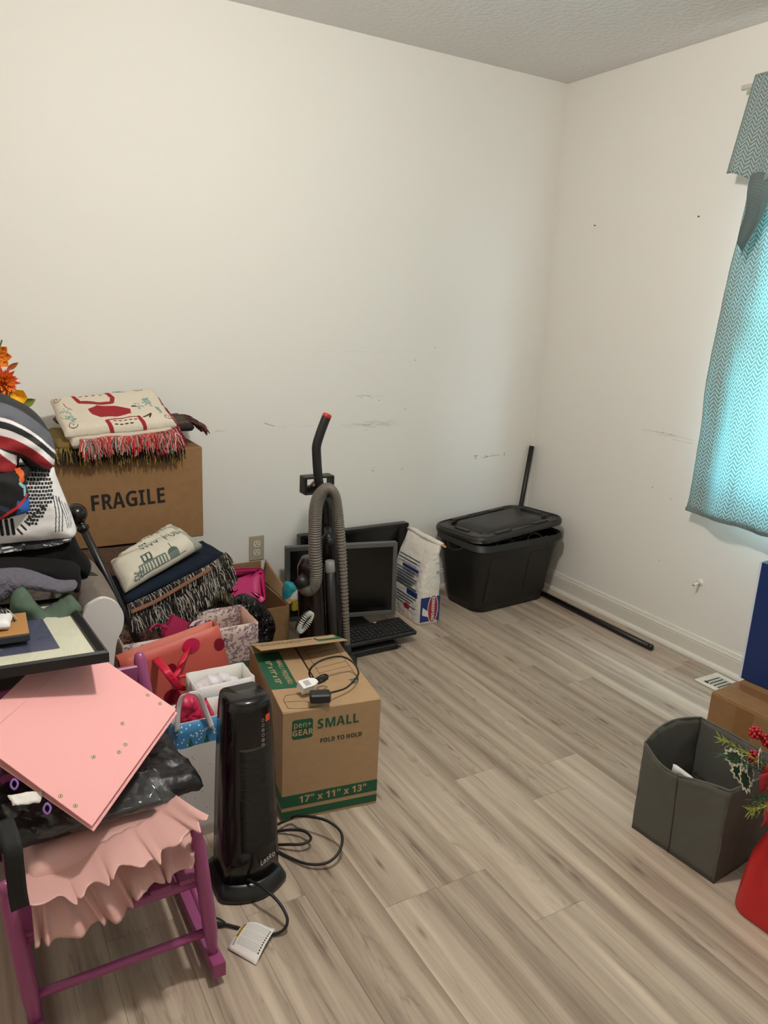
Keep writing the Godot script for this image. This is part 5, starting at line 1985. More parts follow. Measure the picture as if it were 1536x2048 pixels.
	for q in [[30, 1558, 0.3], [96, 1607, -0.2]]:
		var c: Vector3 = on.call(q[0], q[1]) - nrm * 0.012
		st = tool()
		for s in [-1, 1]:
			var pts := []
			for i in 9:
				var a := PI * i / 8.0
				pts.append(c + Vector3(s * 0.006 * sin(a), -0.012 + 0.018 * i / 8.0, 0.004 * cos(a)))
			tube(st, pts, 0.0022, 5)
		var hc := part("hair_clip", st, lilac)
		tag(hc, "lilac plastic hair clip stuck in the edge of the pink board", "hair clip", "clips on the pink board")
	st = tool()
	var pc: Vector3 = on.call(55, 1585) - nrm * 0.013
	soft(st, pc + Vector3(-0.03, 0.006, -0.01), pc + Vector3(0.03, 0.0, -0.01), pc + Vector3(0.02, -0.012, 0.012), pc + Vector3(-0.025, -0.004, 0.012), 0.006, 0.006, 0.006, 50.0, 12, 8)
	tag(part("tissue_scrap", st, mats["paper_white"]), "white tissue scrap showing between the pink board leaves", "tissue")


# ------------------------------------------------------------------ gift bags
func bag(called: String, label: String, f: Transform3D, W: float, H: float, D: float, outside: Material, inside: Material, lean := 0.0, lined_back: Material = null) -> Node3D:
	# f: base corner; x across the front, y up, z towards the viewer
	var t := thing(called, label, "gift bag", f * Vector3(W / 2, 0, -D / 2))
	var th := 0.0012
	var panel := func(nm: String, a: Vector3, b: Vector3, c: Vector3, d: Vector3) -> void:
		var st := tool()
		var n := (b - a).cross(d - a).normalized()
		sheet(st, 10, 10, func(u: float, v: float) -> Vector3:
			return f * (a.lerp(b, u).lerp(d.lerp(c, u), v) + n * 0.004 * noise.get_noise_2d(u * 3.0 + a.x * 9.0 + a.z * 30.0, v * 3.0) * v), th)
		part(nm, st, outside, t)
		st = tool()
		sheet(st, 6, 6, func(u: float, v: float) -> Vector3:
			return f * (a.lerp(b, u).lerp(d.lerp(c, u), v) + n * (0.004 * noise.get_noise_2d(u * 3.0 + a.x * 9.0 + a.z * 30.0, v * 3.0) * v) + (Vector3(W / 2, H / 2, -D / 2) - (a + c) * 0.5).normalized() * 0.0022), 0.0006)
		part("lining", st, lined_back if nm == "back_panel" and lined_back != null else inside, t)
	var top := Vector3(0, H, lean)
	panel.call("front_panel", Vector3(0, 0, 0), Vector3(W, 0, 0), Vector3(W, 0, 0) + top, top)
	panel.call("back_panel", Vector3(0, 0, -D), Vector3(W, 0, -D), Vector3(W, 0, -D) + top, Vector3(0, 0, -D) + top)
	panel.call("gusset", Vector3(0, 0, 0), Vector3(0, 0, -D), Vector3(0, 0, -D) + top, top)
	panel.call("gusset", Vector3(W, 0, 0), Vector3(W, 0, -D), Vector3(W, 0, -D) + top, Vector3(W, 0, 0) + top)
	return t

func ribbon(st: SurfaceTool, pts: Array, w: float, side: Vector3, th := 0.001) -> void:
	var p := smooth(pts, 8)
	sheet(st, 3, p.size() - 1, func(u: float, v: float) -> Vector3:
		var i := int(round(v * (p.size() - 1)))
		return p[i] + side * (u - 0.5) * w + Vector3(0, 0, 0.002 * sin(v * 14.0 + u * 3.0)), th)

func gift_bags() -> void:
	# leopard print
	var im := canvas(512, 420, rgb8(208, 186, 176))
	var r := RandomNumberGenerator.new()
	r.seed = 3
	for k in 1500:
		var x := r.randf_range(0, 512); var y := r.randf_range(0, 420)
		var s := r.randf_range(3.6, 6.4)
		dot(im, x, y, s * 0.75, s * 0.6, rgb8(186, 160, 166))
		for i in 3:
			var a := r.randf() * TAU
			for j in 6:
				var b := a + j * 0.22
				dot(im, x + cos(b) * s, y + sin(b) * s * 0.8, 1.5, 1.5, rgb8(74, 58, 58).lerp(rgb8(112, 96, 108), r.randf()))
	var leo := pic_mat("leopard_paper", im, 0.45)
	var pinkin := mat("bag_pink_inside", rgb8(222, 176, 190), 0.6)
	var peach := mat("bag_peach_inside", rgb8(222, 180, 160), 0.7)
	var a := on_z(245, 1278, 0.80); var b := on_z(516, 1257, 0.80)
	var H := (a.y + b.y) / 2
	var f := Transform3D(Basis(Vector3.UP, 0.0), Vector3(a.x, 0.001, 0.80))
	var lb := bag("leopard_gift_bag", "large pink leopard print gift bag standing behind the coral bag", f, b.x - a.x, H, 0.17, leo, peach, 0.0, leo)
	# ribbon handles and tissue in it
	var st := tool()
	var hz := 0.72
	ribbon(st, [on_z(330, 1275, hz), on_z(333, 1258, hz), on_z(345, 1250, hz), on_z(360, 1258, hz)], 0.018, Vector3(1, 0, 0.2).normalized())
	ribbon(st, [on_z(382, 1252, hz), on_z(392, 1243, hz), on_z(404, 1240, hz), on_z(398, 1262, hz)], 0.018, Vector3(1, 0, 0.2).normalized())
	part("ribbon_handle", st, mat("ribbon_pale_pink", rgb8(226, 196, 208), 0.5), lb)
	var mag := mat("tissue_magenta", rgb8(168, 26, 78), 0.6)
	st = tool(true)
	var q0 := on_z(348, 1233, 0.74)
	prism(st, Transform3D(Basis(Vector3(0, 0, 1), -0.62) * Basis(Vector3.RIGHT, -0.25), on_z(352, 1258, 0.735)), round_rect(0.062, 0.075, 0.003, 2), -0.02, 0.006)
	tag(part("magenta_box", st, mag), "small magenta box sticking out of the leopard gift bag", "box")
	st = tool()
	ribbon(st, [on_z(335, 1256, 0.772), on_z(315, 1250, 0.782), on_z(300, 1258, 0.790), on_z(294, 1272, 0.796)], 0.012, Vector3(0.3, 1, 0).normalized())
	tag(part("magenta_ribbon", st, mag), "magenta ribbon lying over the rim of the leopard bag", "ribbon")
	# coral bag with holes showing red, tilted against the leopard one
	var coral := mat("bag_coral", rgb8(206, 98, 84), 0.5)
	var deep := mat("bag_deep_red", rgb8(126, 14, 38), 0.35)
	var z := 0.98
	var p0 := on_z(238, 1322, z - 0.05); var p1 := on_z(437, 1250, z - 0.05)
	var p2 := on_z(484, 1376, z)
	var u := (p1 - p0).normalized()
	var W := (p1 - p0).length()
	var dn := Vector3(u.y, -u.x, 0.10).normalized()
	if dn.y > 0:
		dn = -dn
	var hh := 0.34
	var cf := Transform3D(Basis(u, -dn, u.cross(-dn).normalized()), p0 + dn * hh)
	var cb := bag("coral_gift_bag", "coral gift bag with dark red round spots, tilted in the heap", cf, W, hh, 0.055, coral, mat("bag_coral_inside", rgb8(212, 116, 96), 0.6))
	var onc := func(px: float, py: float) -> Vector3:
		var d := ray(px, py)
		var n: Vector3 = cf.basis.z
		return cam_at + d * (n.dot(cf.origin - cam_at) / n.dot(d))
	var pinkm := mat("spot_pink", rgb8(196, 28, 78), 0.3)
	for q in [[382, 1290, 21, 18, 1], [438, 1288, 13, 16, 0], [426, 1348, 18, 16, 1], [343, 1338, 13, 15, 0], [280, 1328, 14, 11, 0], [344, 1392, 20, 18, 0], [474, 1362, 9, 12, 0]]:
		var c: Vector3 = onc.call(q[0], q[1])
		st = tool(true)
		var sw := 0.00125 * float(q[2]) * 2.0; var shh := 0.00125 * float(q[3]) * 2.0
		prism(st, Transform3D(cf.basis, c), ellipse(sw, shh, 22), 0.0030, 0.0042)
		part("spot", st, pinkm if q[4] == 1 else deep, cb)
	st = tool()
	var rb := mat("ribbon_crimson", rgb8(214, 32, 66), 0.35)
	var sd := Vector3(0.95, 0.3, 0).normalized()
	ribbon(st, [onc.call(312, 1316), on_z(330, 1338, z + 0.05), on_z(345, 1358, z + 0.07), on_z(360, 1375, z + 0.07), on_z(382, 1376, z + 0.06), on_z(393, 1362, z + 0.06), on_z(380, 1352, z + 0.07), on_z(350, 1353, z + 0.06)], 0.024, sd)
	ribbon(st, [onc.call(377, 1296), on_z(366, 1318, z + 0.05), on_z(356, 1340, z + 0.06), on_z(350, 1356, z + 0.07)], 0.021, sd)
	part("ribbon_handle", st, rb, cb)
	# white bag with tissue, behind the heater
	var wht := mat("bag_white", rgb8(226, 218, 216), 0.4)
	var w0 := on_z(392, 1378, 1.17); var w1 := on_z(528, 1345, 1.17)
	var wf := Transform3D(Basis(), Vector3(w0.x, 0.001, 1.17))
	var wb := bag("white_gift_bag", "plain white gift bag with crumpled tissue behind the heater", wf, 0.17, (w0.y + w1.y) * 0.5 - 0.004, 0.10, wht, mats["paper_white"])
	st = tool()
	var to := on_z(430, 1372, 1.125)
	heap(st, Transform3D(Basis(), to), outline_z([[384, 1384], [392, 1368], [405, 1360], [418, 1350], [430, 1353], [440, 1344], [455, 1347], [463, 1352], [476, 1354], [474, 1366], [478, 1374], [470, 1384]], 1.125, to), 0.028, 0.02, 0.016, 0.006, 0.016, 70.0, Vector2(0.7, 1.6))
	tag(part("tissue_paper", st, mat("tissue_pale", rgb8(222, 214, 218), 0.6)), "crumpled pale tissue paper in the plain white bag", "tissue")
	# snow scene bag
	var im2 := canvas(256, 420, rgb8(224, 220, 216))
	im2.fill_rect(Rect2i(0, 0, 256, 92), rgb8(70, 140, 190))
	for k in 60:
		dot(im2, r.randf_range(0, 256), r.randf_range(0, 92), 3.5, 3.5, rgb8(215, 228, 236))
	for k in 3:
		var x := 70.0 + k * 70
		for j in 40:
			dot(im2, x, 92 - j, 16.0 * (1.0 - j / 40.0), 1.5, rgb8(44, 96, 66))
	dot(im2, 128, 110, 190, 26, rgb8(224, 220, 216))
	for k in 40:
		dot(im2, r.randf_range(0, 256), r.randf_range(120, 420), 2, 2, rgb8(150, 120, 70))
	var snow := pic_mat("snow_paper", im2, 0.4)
	snow.uv1_scale = Vector3(1, -1, 1)
	snow.uv1_offset = Vector3(0, 1, 0)
	var s0 := on_z(346, 1447, 1.33); var s1 := on_z(440, 1436, 1.33)
	var sf := Transform3D(Basis(), Vector3(s0.x, 0.001, 1.33))
	var sb := bag("snow_gift_bag", "white gift bag with a blue snowy band and pink tissue beside the rocking chair", sf, 0.155, (s0.y + s1.y) * 0.5, 0.10, snow, mats["paper_white"])
	st = tool()
	ribbon(st, [on_z(354, 1462, 1.336), on_z(357, 1420, 1.34), on_z(365, 1392, 1.345), on_z(380, 1385, 1.345), on_z(396, 1390, 1.345), on_z(408, 1415, 1.34), on_z(424, 1455, 1.336)], 0.014, Vector3(1, 0.25, 0).normalized())
	part("ribbon_handle", st, mat("ribbon_white", rgb8(228, 222, 222), 0.5), sb)
	st = tool()
	var t0 := on_z(345, 1420, 1.27)
	heap(st, Transform3D(Basis(), Vector3(t0.x, t0.y, 1.28)), outline_z([[352, 1450], [350, 1415], [362, 1392], [385, 1385], [400, 1405], [412, 1395], [428, 1425], [432, 1446]], 1.28, Vector3(t0.x, t0.y, 0)), 0.025, 0.02, 0.02, 0.006, 0.012, 60.0)
	tag(part("pink_tissue", st, mat("tissue_pink", rgb8(196, 36, 78), 0.45)), "bright pink tissue paper standing in the snowy gift bag", "tissue")
	# a dark green box and striped book between the bags
	st = tool(true)
	var g0 := on_z(500, 1352, 0.90)
	bx(st, Vector3(g0.x - 0.05, 0.001, 0.815), Vector3(g0.x + 0.030, g0.y + 0.015, 0.90), 0.002)
	tag(part("green_carton", st, mat("carton_green", rgb8(32, 44, 28), 0.5)), "small dark green carton between the leopard bag and the moving box", "carton")
	st = tool(true)
	bx(st, Vector3(g0.x + 0.034, 0.001, 0.82), Vector3(g0.x + 0.046, g0.y + 0.010, 0.895), 0.001)
	tag(part("white_booklet", st, mats["paper_white"]), "thin white booklet standing beside the dark green carton", "booklet")


# ------------------------------------------------------------------ boxes and blankets along the long wall
func thread_mat(key: String) -> StandardMaterial3D:
	var m := mat(key, Color.WHITE, 0.9)
	m.vertex_color_use_as_albedo = true
	return m

func blankets() -> void:
	var st := tool(true)
	# a plain carton at the bottom of the heap
	bx(st, Vector3(-2.36, 0.0, 0.035), Vector3(-1.89, 0.300, 0.58), 0.003)
	var t := thing("plain_carton", "plain brown carton under the heap of blankets", "cardboard box", Vector3(-2.11, 0, 0.31))
	part("carton", st, cardboard("cardboard", Color.WHITE), t)
	# brown furry throw squashed between the cartons
	var fur := cloth("fur_brown", rgb8(86, 66, 52), crumple, 8.0, 0.9, 0.5)
	st = tool()
	soft(st, Vector3(-2.40, 0.405, 0.045), Vector3(-1.90, 0.405, 0.045), Vector3(-1.92, 0.405, 0.40), Vector3(-2.40, 0.405, 0.40), 0.195, 0.06, 0.008, 20.0)
	tag(part("furry_throw", st, fur), "brown furry throw squashed under the carton marked fragile", "throw")
	# carton marked fragile
	var x0 := -2.40; var x1 := -1.874; var y0 := 0.508; var y1 := 0.855; var z1 := 0.30
	t = thing("fragile_carton", "brown carton printed with the word fragile, stacked on the throw", "cardboard box", Vector3((x0 + x1) / 2, y0, 0.15))
	var card := cardboard("cardboard_brown", Color.WHITE)
	st = tool(true)
	bx(st, Vector3(x0, y0, 0.02), Vector3(x1, y1, z1), 0.003)
	part("carton", st, card, t)
	st = tool(true)
	bx(st, Vector3(-2.343, y0 + 0.01, z1 - 0.001), Vector3(-2.341, y1, z1 + 0.0006), 0.0002)
	part("crease", st, card, t)
	var a := on_z(180, 1008, z1); var b := on_z(330, 990, z1)
	var l := lettering("FRAGILE", 0.0565, frame((a + b) * 0.5 + Vector3(0, 0, 0.001), Vector3(b.x - a.x, (b.y - a.y) + 0.0, 0), Vector3.UP).scaled_local(Vector3(0.84, 1, 1)), mat("print_black", rgb8(26, 22, 20), 0.8), t)
	# ---- stack on top of the fragile carton
	var olive := cloth("wool_olive", rgb8(126, 106, 62), weave, 16.0, 0.05)
	st = tool()
	soft(st, Vector3(-2.375, 0.884, 0.04), Vector3(-1.93, 0.884, 0.04), Vector3(-1.95, 0.884, 0.325), Vector3(-2.375, 0.884, 0.325), 0.050, 0.028, 0.004, 14.0)
	t = thing("olive_blanket", "folded olive blanket with black and yellow fringe on the fragile carton", "blanket", Vector3(-2.16, 0.86, 0.18))
	part("folded_cloth", st, olive, t)
	st = tool()
	fringe_colors = [rgb8(26, 24, 20), rgb8(30, 28, 22), rgb8(40, 34, 24), rgb8(150, 122, 54), rgb8(176, 150, 78)]
	var line := []
	for k in 13:
		line.append(Vector3(lerpf(-2.395, -1.96, k / 12.0), 0.874 + 0.004 * sin(k * 1.7), 0.318 + 0.004 * sin(k * 2.3)))
	fringe(st, line, 40, Vector3(0, 0.0, 1), 0.045, 0.0016, 1.1, 0.9)
	part("fringe", st, thread_mat("thread"), t, "stuff")
	var stripe_im := canvas(128, 64, rgb8(30, 26, 26))
	for k in 6:
		stripe_im.fill_rect(Rect2i(0, 6 + k * 10, 128, 2), rgb8(120, 96, 66))
		stripe_im.fill_rect(Rect2i(0, 10 + k * 10, 128, 1), rgb8(84, 30, 34))
	t = thing("dark_striped_blanket", "dark striped tapestry blanket with brown fringe under the cream one", "blanket", Vector3(-2.1, 0.91, 0.18))
	st = tool()
	soft(st, Vector3(-2.35, 0.934, 0.04), Vector3(-1.885, 0.932, 0.05), Vector3(-1.90, 0.928, 0.30), Vector3(-2.30, 0.930, 0.30), 0.032, 0.02, 0.004, 14.0)
	part("folded_cloth", st, pic_mat("dark_stripe", stripe_im, 0.9), t)
	st = tool()
	fringe_colors = [rgb8(46, 38, 34), rgb8(84, 66, 56), rgb8(120, 98, 84), rgb8(30, 26, 24), rgb8(110, 40, 44)]
	line = []
	for k in 9:
		line.append(Vector3(-1.893 - 0.008 * k / 8.0 + 0.004 * sin(k * 2.0), 0.942, lerpf(0.06, 0.31, k / 8.0)))
	fringe(st, line, 26, Vector3(1, 0.1, 0.15), 0.060, 0.0018, 0.55, 0.7)
	part("fringe", st, thread_mat("thread"), t, "stuff")
	# cream blanket with red pockets, sloping up against the wall
	var im := canvas(440, 220, rgb8(212, 202, 184))
	var red := rgb8(150, 30, 38); var ink := rgb8(66, 40, 38); var teal := rgb8(120, 154, 142)
	stroke(im, [Vector2(100, 2), Vector2(112, 40), Vector2(125, 72), Vector2(175, 84), Vector2(225, 86), Vector2(236, 60), Vector2(228, 30), Vector2(214, 4)], 15, red)
	for k in 8:
		dot(im, 135 + (k % 4) * 22, 18 + (k / 4) * 22, 6, 2.2, ink)
	var heart := [Vector2(140, 112), Vector2(176, 94), Vector2(228, 104), Vector2(272, 122), Vector2(268, 142), Vector2(220, 156), Vector2(170, 152), Vector2(146, 134)]
	for j in range(90, 160):
		for i in range(130, 285):
			if Geometry2D.is_point_in_polygon(Vector2(i, j), PackedVector2Array(heart)):
				im.set_pixel(i, j, red)
	stroke(im, [Vector2(182, 176), Vector2(186, 218)], 14, red)
	stroke(im, [Vector2(284, 168), Vector2(292, 216)], 14, red)
	stroke(im, [Vector2(182, 172), Vector2(230, 166), Vector2(286, 166)], 6, red)
	for k in 9:
		dot(im, 206 + (k % 5) * 16, 180 + (k / 5) * 18, 6, 2.4, ink)
	for q in [[44, 120, 26, 24], [60, 150, 20, 14], [330, 112, 34, 14], [350, 90, 12, 10], [266, 30, 20, 7], [380, 140, 6, 16]]:
		for k in 26:
			dot(im, q[0] + rng.randf_range(-1, 1) * q[2], q[1] + rng.randf_range(-1, 1) * q[3], 5, 2.5, teal, 0.8)
	for q in [[30, 40], [340, 20], [54, 182], [400, 180]]:
		var pts := []
		for k in 22:
			var ang := k * 0.36
			pts.append(Vector2(q[0] + cos(ang) * (24 - k), q[1] + sin(ang) * (20 - k * 0.8)))
		stroke(im, pts, 3.4, ink)
	stroke(im, [Vector2(60, 70), Vector2(66, 92), Vector2(84, 104)], 3.4, ink)
	stroke(im, [Vector2(300, 170), Vector2(330, 160), Vector2(320, 176)], 7, ink)
	dot(im, 262, 18, 12, 4, ink); dot(im, 290, 112, 10, 4, ink)
	speckle(im, 0.10, 3.0, 0.8, 0.8)
	var cream := pic_mat("cream_tapestry", im, 0.92)
	var tl := on_z(99, 792, 0.12); var tr := on_z(306, 772, 0.11); var br := on_z(352, 846, 0.335); var bl := on_z(130, 866, 0.345)
	t = thing("cream_blanket", "folded cream blanket woven with red pockets and scrolls, topmost on the fragile carton", "blanket", bl)
	var low := Vector3(0.0, -0.034, 0)
	st = tool()
	soft(st, tl + Vector3(0, -0.02, 0.0), tr + Vector3(0, -0.02, 0), br + Vector3(0, -0.012, 0), bl + Vector3(0, -0.012, 0), 0.050, 0.030, 0.006, 10.0, 36, 28)
	part("upper_fold", st, cream, t)
	st = tool()
	var plain := cloth("cream_back", rgb8(206, 194, 178), weave, 16.0, 0.05)
	soft(st, tl + Vector3(0.01, -0.075, 0.02), tr + Vector3(0, -0.075, 0.02), br + Vector3(-0.005, -0.040, 0.006), bl + Vector3(0.02, -0.042, 0.006), 0.042, 0.02, 0.006, 10.0, 36, 24)
	part("lower_fold", st, plain, t)
	fringe_colors = [rgb8(176, 44, 52), rgb8(200, 90, 86), rgb8(222, 196, 184), rgb8(206, 60, 62), rgb8(216, 150, 140), rgb8(96, 138, 126)]
	st = tool()
	line = []
	for k in 9:
		line.append(on_z(160 + k * 24, 878 - k * 1.8 + 2.0 * sin(k * 1.9), 0.352))
	fringe(st, line, 44, Vector3(0.1, -0.5, 0.8), 0.052, 0.0019, 0.7, 0.8)
	fringe_colors = [rgb8(140, 30, 48), rgb8(166, 52, 66), rgb8(120, 24, 40), rgb8(206, 150, 150)]
	line = [on_z(306, 790, 0.14), on_z(322, 812, 0.2), on_z(338, 832, 0.27), on_z(348, 850, 0.32)]
	fringe(st, line, 34, Vector3(1, -0.2, 0.3), 0.040, 0.0018, 0.9, 0.7)
	line = [on_z(286, 868, 0.352), on_z(330, 862, 0.35), on_z(352, 855, 0.345)]
	fringe(st, line, 46, Vector3(0.7, -0.5, 0.5), 0.060, 0.0018, 0.8, 0.6)
	part("fringe", st, thread_mat("thread"), t, "stuff")
	# ---- heap in front of the fragile carton
	im = canvas(420, 240, rgb8(208, 202, 184))
	var gr := rgb8(70, 84, 76)
	stroke(im, [Vector2(4, 30), Vector2(120, 22), Vector2(250, 20), Vector2(410, 14)], 6, gr)
	stroke(im, [Vector2(4, 44), Vector2(120, 36), Vector2(250, 34)], 3, gr)
	for k in 4:
		stroke(im, [Vector2(150 + k * 22, 50), Vector2(158 + k * 22, 70), Vector2(164 + k * 22, 48)], 5, gr)
	# a domed building with a colonnade
	im.fill_rect(Rect2i(90, 150, 130, 58), rgb8(104, 116, 106))
	for k in 9:
		im.fill_rect(Rect2i(96 + k * 14, 158, 6, 46), rgb8(206, 200, 182))
	im.fill_rect(Rect2i(120, 104, 44, 46), rgb8(74, 90, 80))
	im.fill_rect(Rect2i(128, 112, 10, 30), rgb8(206, 200, 182)); im.fill_rect(Rect2i(146, 112, 10, 30), rgb8(206, 200, 182))
	dot(im, 248, 168, 22, 26, rgb8(84, 100, 90)); im.fill_rect(Rect2i(228, 168, 42, 40), rgb8(110, 122, 112))
	stroke(im, [Vector2(248, 142), Vector2(248, 112)], 3, gr)
	stroke(im, [Vector2(60, 210), Vector2(300, 206)], 5, gr)
	for k in 34:
		dot(im, 60 + rng.randf() * 40, 170 + rng.randf() * 50, 5, 4, rgb8(92, 104, 92), 0.7)
	for k in 30:
		stroke(im, [Vector2(330 + k * 4, 60 + k * 3), Vector2(352 + k * 3, 236)], 2.0, rgb8(106, 118, 110), 0.8)
	dot(im, 310, 120, 34, 60, rgb8(210, 204, 188))
	# three woven letters
	for q in [[[262, 46], [262, 84]], [[262, 48], [282, 46]], [[262, 64], [278, 63]], [[292, 46], [292, 76]], [[292, 76], [302, 84]], [[302, 84], [312, 76]], [[312, 76], [312, 45]], [[324, 45], [324, 83]], [[324, 83], [342, 82]]]:
		stroke(im, [Vector2(q[0][0], q[0][1]), Vector2(q[1][0], q[1][1])], 6, gr)
	speckle(im, 0.08, 12.0)
	var tap := pic_mat("building_tapestry", im, 0.92)
	var p := [on_z(222, 1122, 0.56), on_z(352, 1060, 0.40), on_z(404, 1094, 0.50), on_z(252, 1184, 0.655)]
	t = thing("tapestry_blanket", "cream and green tapestry blanket rolled on the heap, woven with a domed building", "blanket", p[3])
	st = tool()
	soft(st, p[0], p[1], p[2], p[3], 0.095, 0.075, 0.008, 9.0, 40, 30)
	part("rolled_cloth", st, tap, t)
	st = tool()
	soft(st, on_z(236, 1112, 0.52), on_z(338, 1050, 0.37), on_z(380, 1072, 0.44), on_z(262, 1128, 0.56), 0.055, 0.04, 0.010, 14.0, 30, 16)
	part("crumpled_edge", st, tap, t)
	# navy blanket
	st = tool()
	soft(st, on_z(215, 1160, 0.52), on_z(405, 1085, 0.36), on_z(452, 1112, 0.50), on_z(254, 1206, 0.665), 0.034, 0.02, 0.004, 12.0)
	tag(part("navy_blanket", st, cloth("wool_navy", rgb8(30, 38, 52), weave, 16.0, 0.06)), "folded navy blanket under the tapestry blanket", "blanket")
	# black and white fringed rug
	t = thing("fringed_rug", "black and white rug with shaggy fringe and a copper stripe, in the heap", "rug", on_z(260, 1230, 0.74))
	st = tool()
	soft(st, on_z(220, 1195, 0.50), on_z(425, 1105, 0.36), on_z(462, 1140, 0.50), on_z(262, 1232, 0.675), 0.052, 0.035, 0.004, 12.0)
	part("folded_cloth", st, cloth("rug_black", rgb8(38, 35, 33), weave, 14.0, 0.06), t)
	st = tool()
	fringe_colors = [rgb8(26, 24, 24), rgb8(32, 30, 28), rgb8(60, 56, 52), rgb8(176, 168, 156), rgb8(200, 192, 180), rgb8(40, 38, 36)]
	var rows := [[[254, 1209], [300, 1188], [360, 1158], [420, 1128], [452, 1104], 0.685, 0.54], [[262, 1236], [310, 1214], [370, 1186], [425, 1152], [458, 1126], 0.705, 0.555], [[300, 1236], [350, 1216], [400, 1190], [440, 1165], [462, 1140], 0.69, 0.555]]
	for row in rows:
		line = []
		for k in 5:
			line.append(on_z(row[k][0], row[k][1], lerpf(row[5], row[6], k / 4.0)))
		fringe(st, smooth(line, 4), 30, Vector3(0.25, -0.35, 0.75), 0.040, 0.0019, 0.75, 0.5)
	part("fringe", st, thread_mat("thread"), t, "stuff")
	st = tool()
	line = []
	for q in [[262, 1224, 0.715], [310, 1203, 0.680], [370, 1168, 0.635], [424, 1136, 0.60]]:
		line.append(on_z(q[0], q[1], q[2]))
	line = smooth(line, 8)
	sheet(st, 4, line.size() - 1, func(u: float, v: float) -> Vector3: return line[int(round(v * (line.size() - 1)))] + Vector3(0.05, -0.5, 0.25).normalized() * (u - 0.5) * 0.013, 0.002)
	part("copper_stripe", st, cloth("copper_thread", rgb8(140, 100, 80), weave, 30.0, 0.1), t, "", "copper coloured stripe")
	# shaggy olive throw
	t = thing("shaggy_throw", "shaggy olive and black throw under the fringed rug", "throw", on_z(380, 1240, 0.65))
	st = tool()
	soft(st, on_z(300, 1230, 0.55), on_z(440, 1175, 0.42), on_z(468, 1215, 0.56), on_z(320, 1262, 0.61), 0.085, 0.045, 0.008, 14.0)
	part("folded_cloth", st, cloth("shag_olive", rgb8(58, 52, 42), crumple, 10.0, 0.6), t)
	st = tool()
	fringe_colors = [rgb8(30, 28, 24), rgb8(70, 64, 48), rgb8(110, 100, 74), rgb8(140, 128, 100), rgb8(24, 22, 20)]
	for row in [[[330, 1232], [400, 1208], [460, 1186]], [[330, 1250], [400, 1226], [466, 1204]], [[440, 1180], [458, 1192], [470, 1210]]]:
		line = []
		for k in 3:
			line.append(on_z(row[k][0], row[k][1], lerpf(0.635, 0.585, k / 2.0)))
		fringe(st, smooth(line, 4), 40, Vector3(0.3, 0.1, 0.8), 0.034, 0.0016, 0.9, 0.9)
	part("fringe", st, thread_mat("thread"), t, "stuff")
	# ---- open box with a pink lid in it
	open_box()
	# black bin bag slumped before it
	var bb := mat("bin_bag", rgb8(14, 14, 15), 0.22)
	relief(bb, noise_tex(0.03, 256, 4, 17), 4.0, 1.2)
	st = tool()
	var o := on_z(505, 1240, 0.50)
	heap(st, Transform3D(Basis(), Vector3(o.x, o.y, 0.50)), curve2(outline_z([[462, 1300], [456, 1250], [460, 1215], [478, 1196], [500, 1190], [522, 1205], [545, 1232], [549, 1255], [540, 1285], [530, 1330], [470, 1335]], 0.50, o), 3), 0.06, 0.09, 0.06, 0.009, 0.012, 34.0)
	tag(part("bin_bag", st, bb), "shiny black plastic bag slumped beside the open carton", "plastic bag")
	# turned black rod standing in the leopard bag
	var ball := on_z(152, 1028, 0.62)
	var low_end := on_z(316, 1365, 0.755)
	t = thing("curtain_pole", "black pole with a ball finial leaning out of the leopard gift bag", "pole", low_end)
	var d := (low_end - ball).normalized()
	st = tool()
	tube(st, [ball + d * 0.04, low_end], 0.0125, 12)
	part("shaft", st, mat("pole_dark", rgb8(20, 22, 24), 0.35), t)
	st = tool()
	var fin := Transform3D(Basis(d.cross(Vector3.BACK).normalized(), -d, d.cross(d.cross(Vector3.BACK)).normalized()), ball)
	var prof := []
	for k in 11:
		var ang := -PI / 2 + PI * k / 10.0
		prof.append(Vector2(0.0335 * cos(ang), 0.0335 * sin(ang)))
	lathe(st, fin, prof, 22)
	part("ball_finial", st, mat("finial_black", rgb8(12, 12, 12), 0.22), t)
	st = tool()
	lathe(st, fin, [Vector2(0.013, -0.060), Vector2(0.019, -0.052), Vector2(0.019, -0.044), Vector2(0.012, -0.040), Vector2(0.016, -0.034), Vector2(0.012, -0.028)], 16)
	part("collar", st, mats["finial_black"], t)

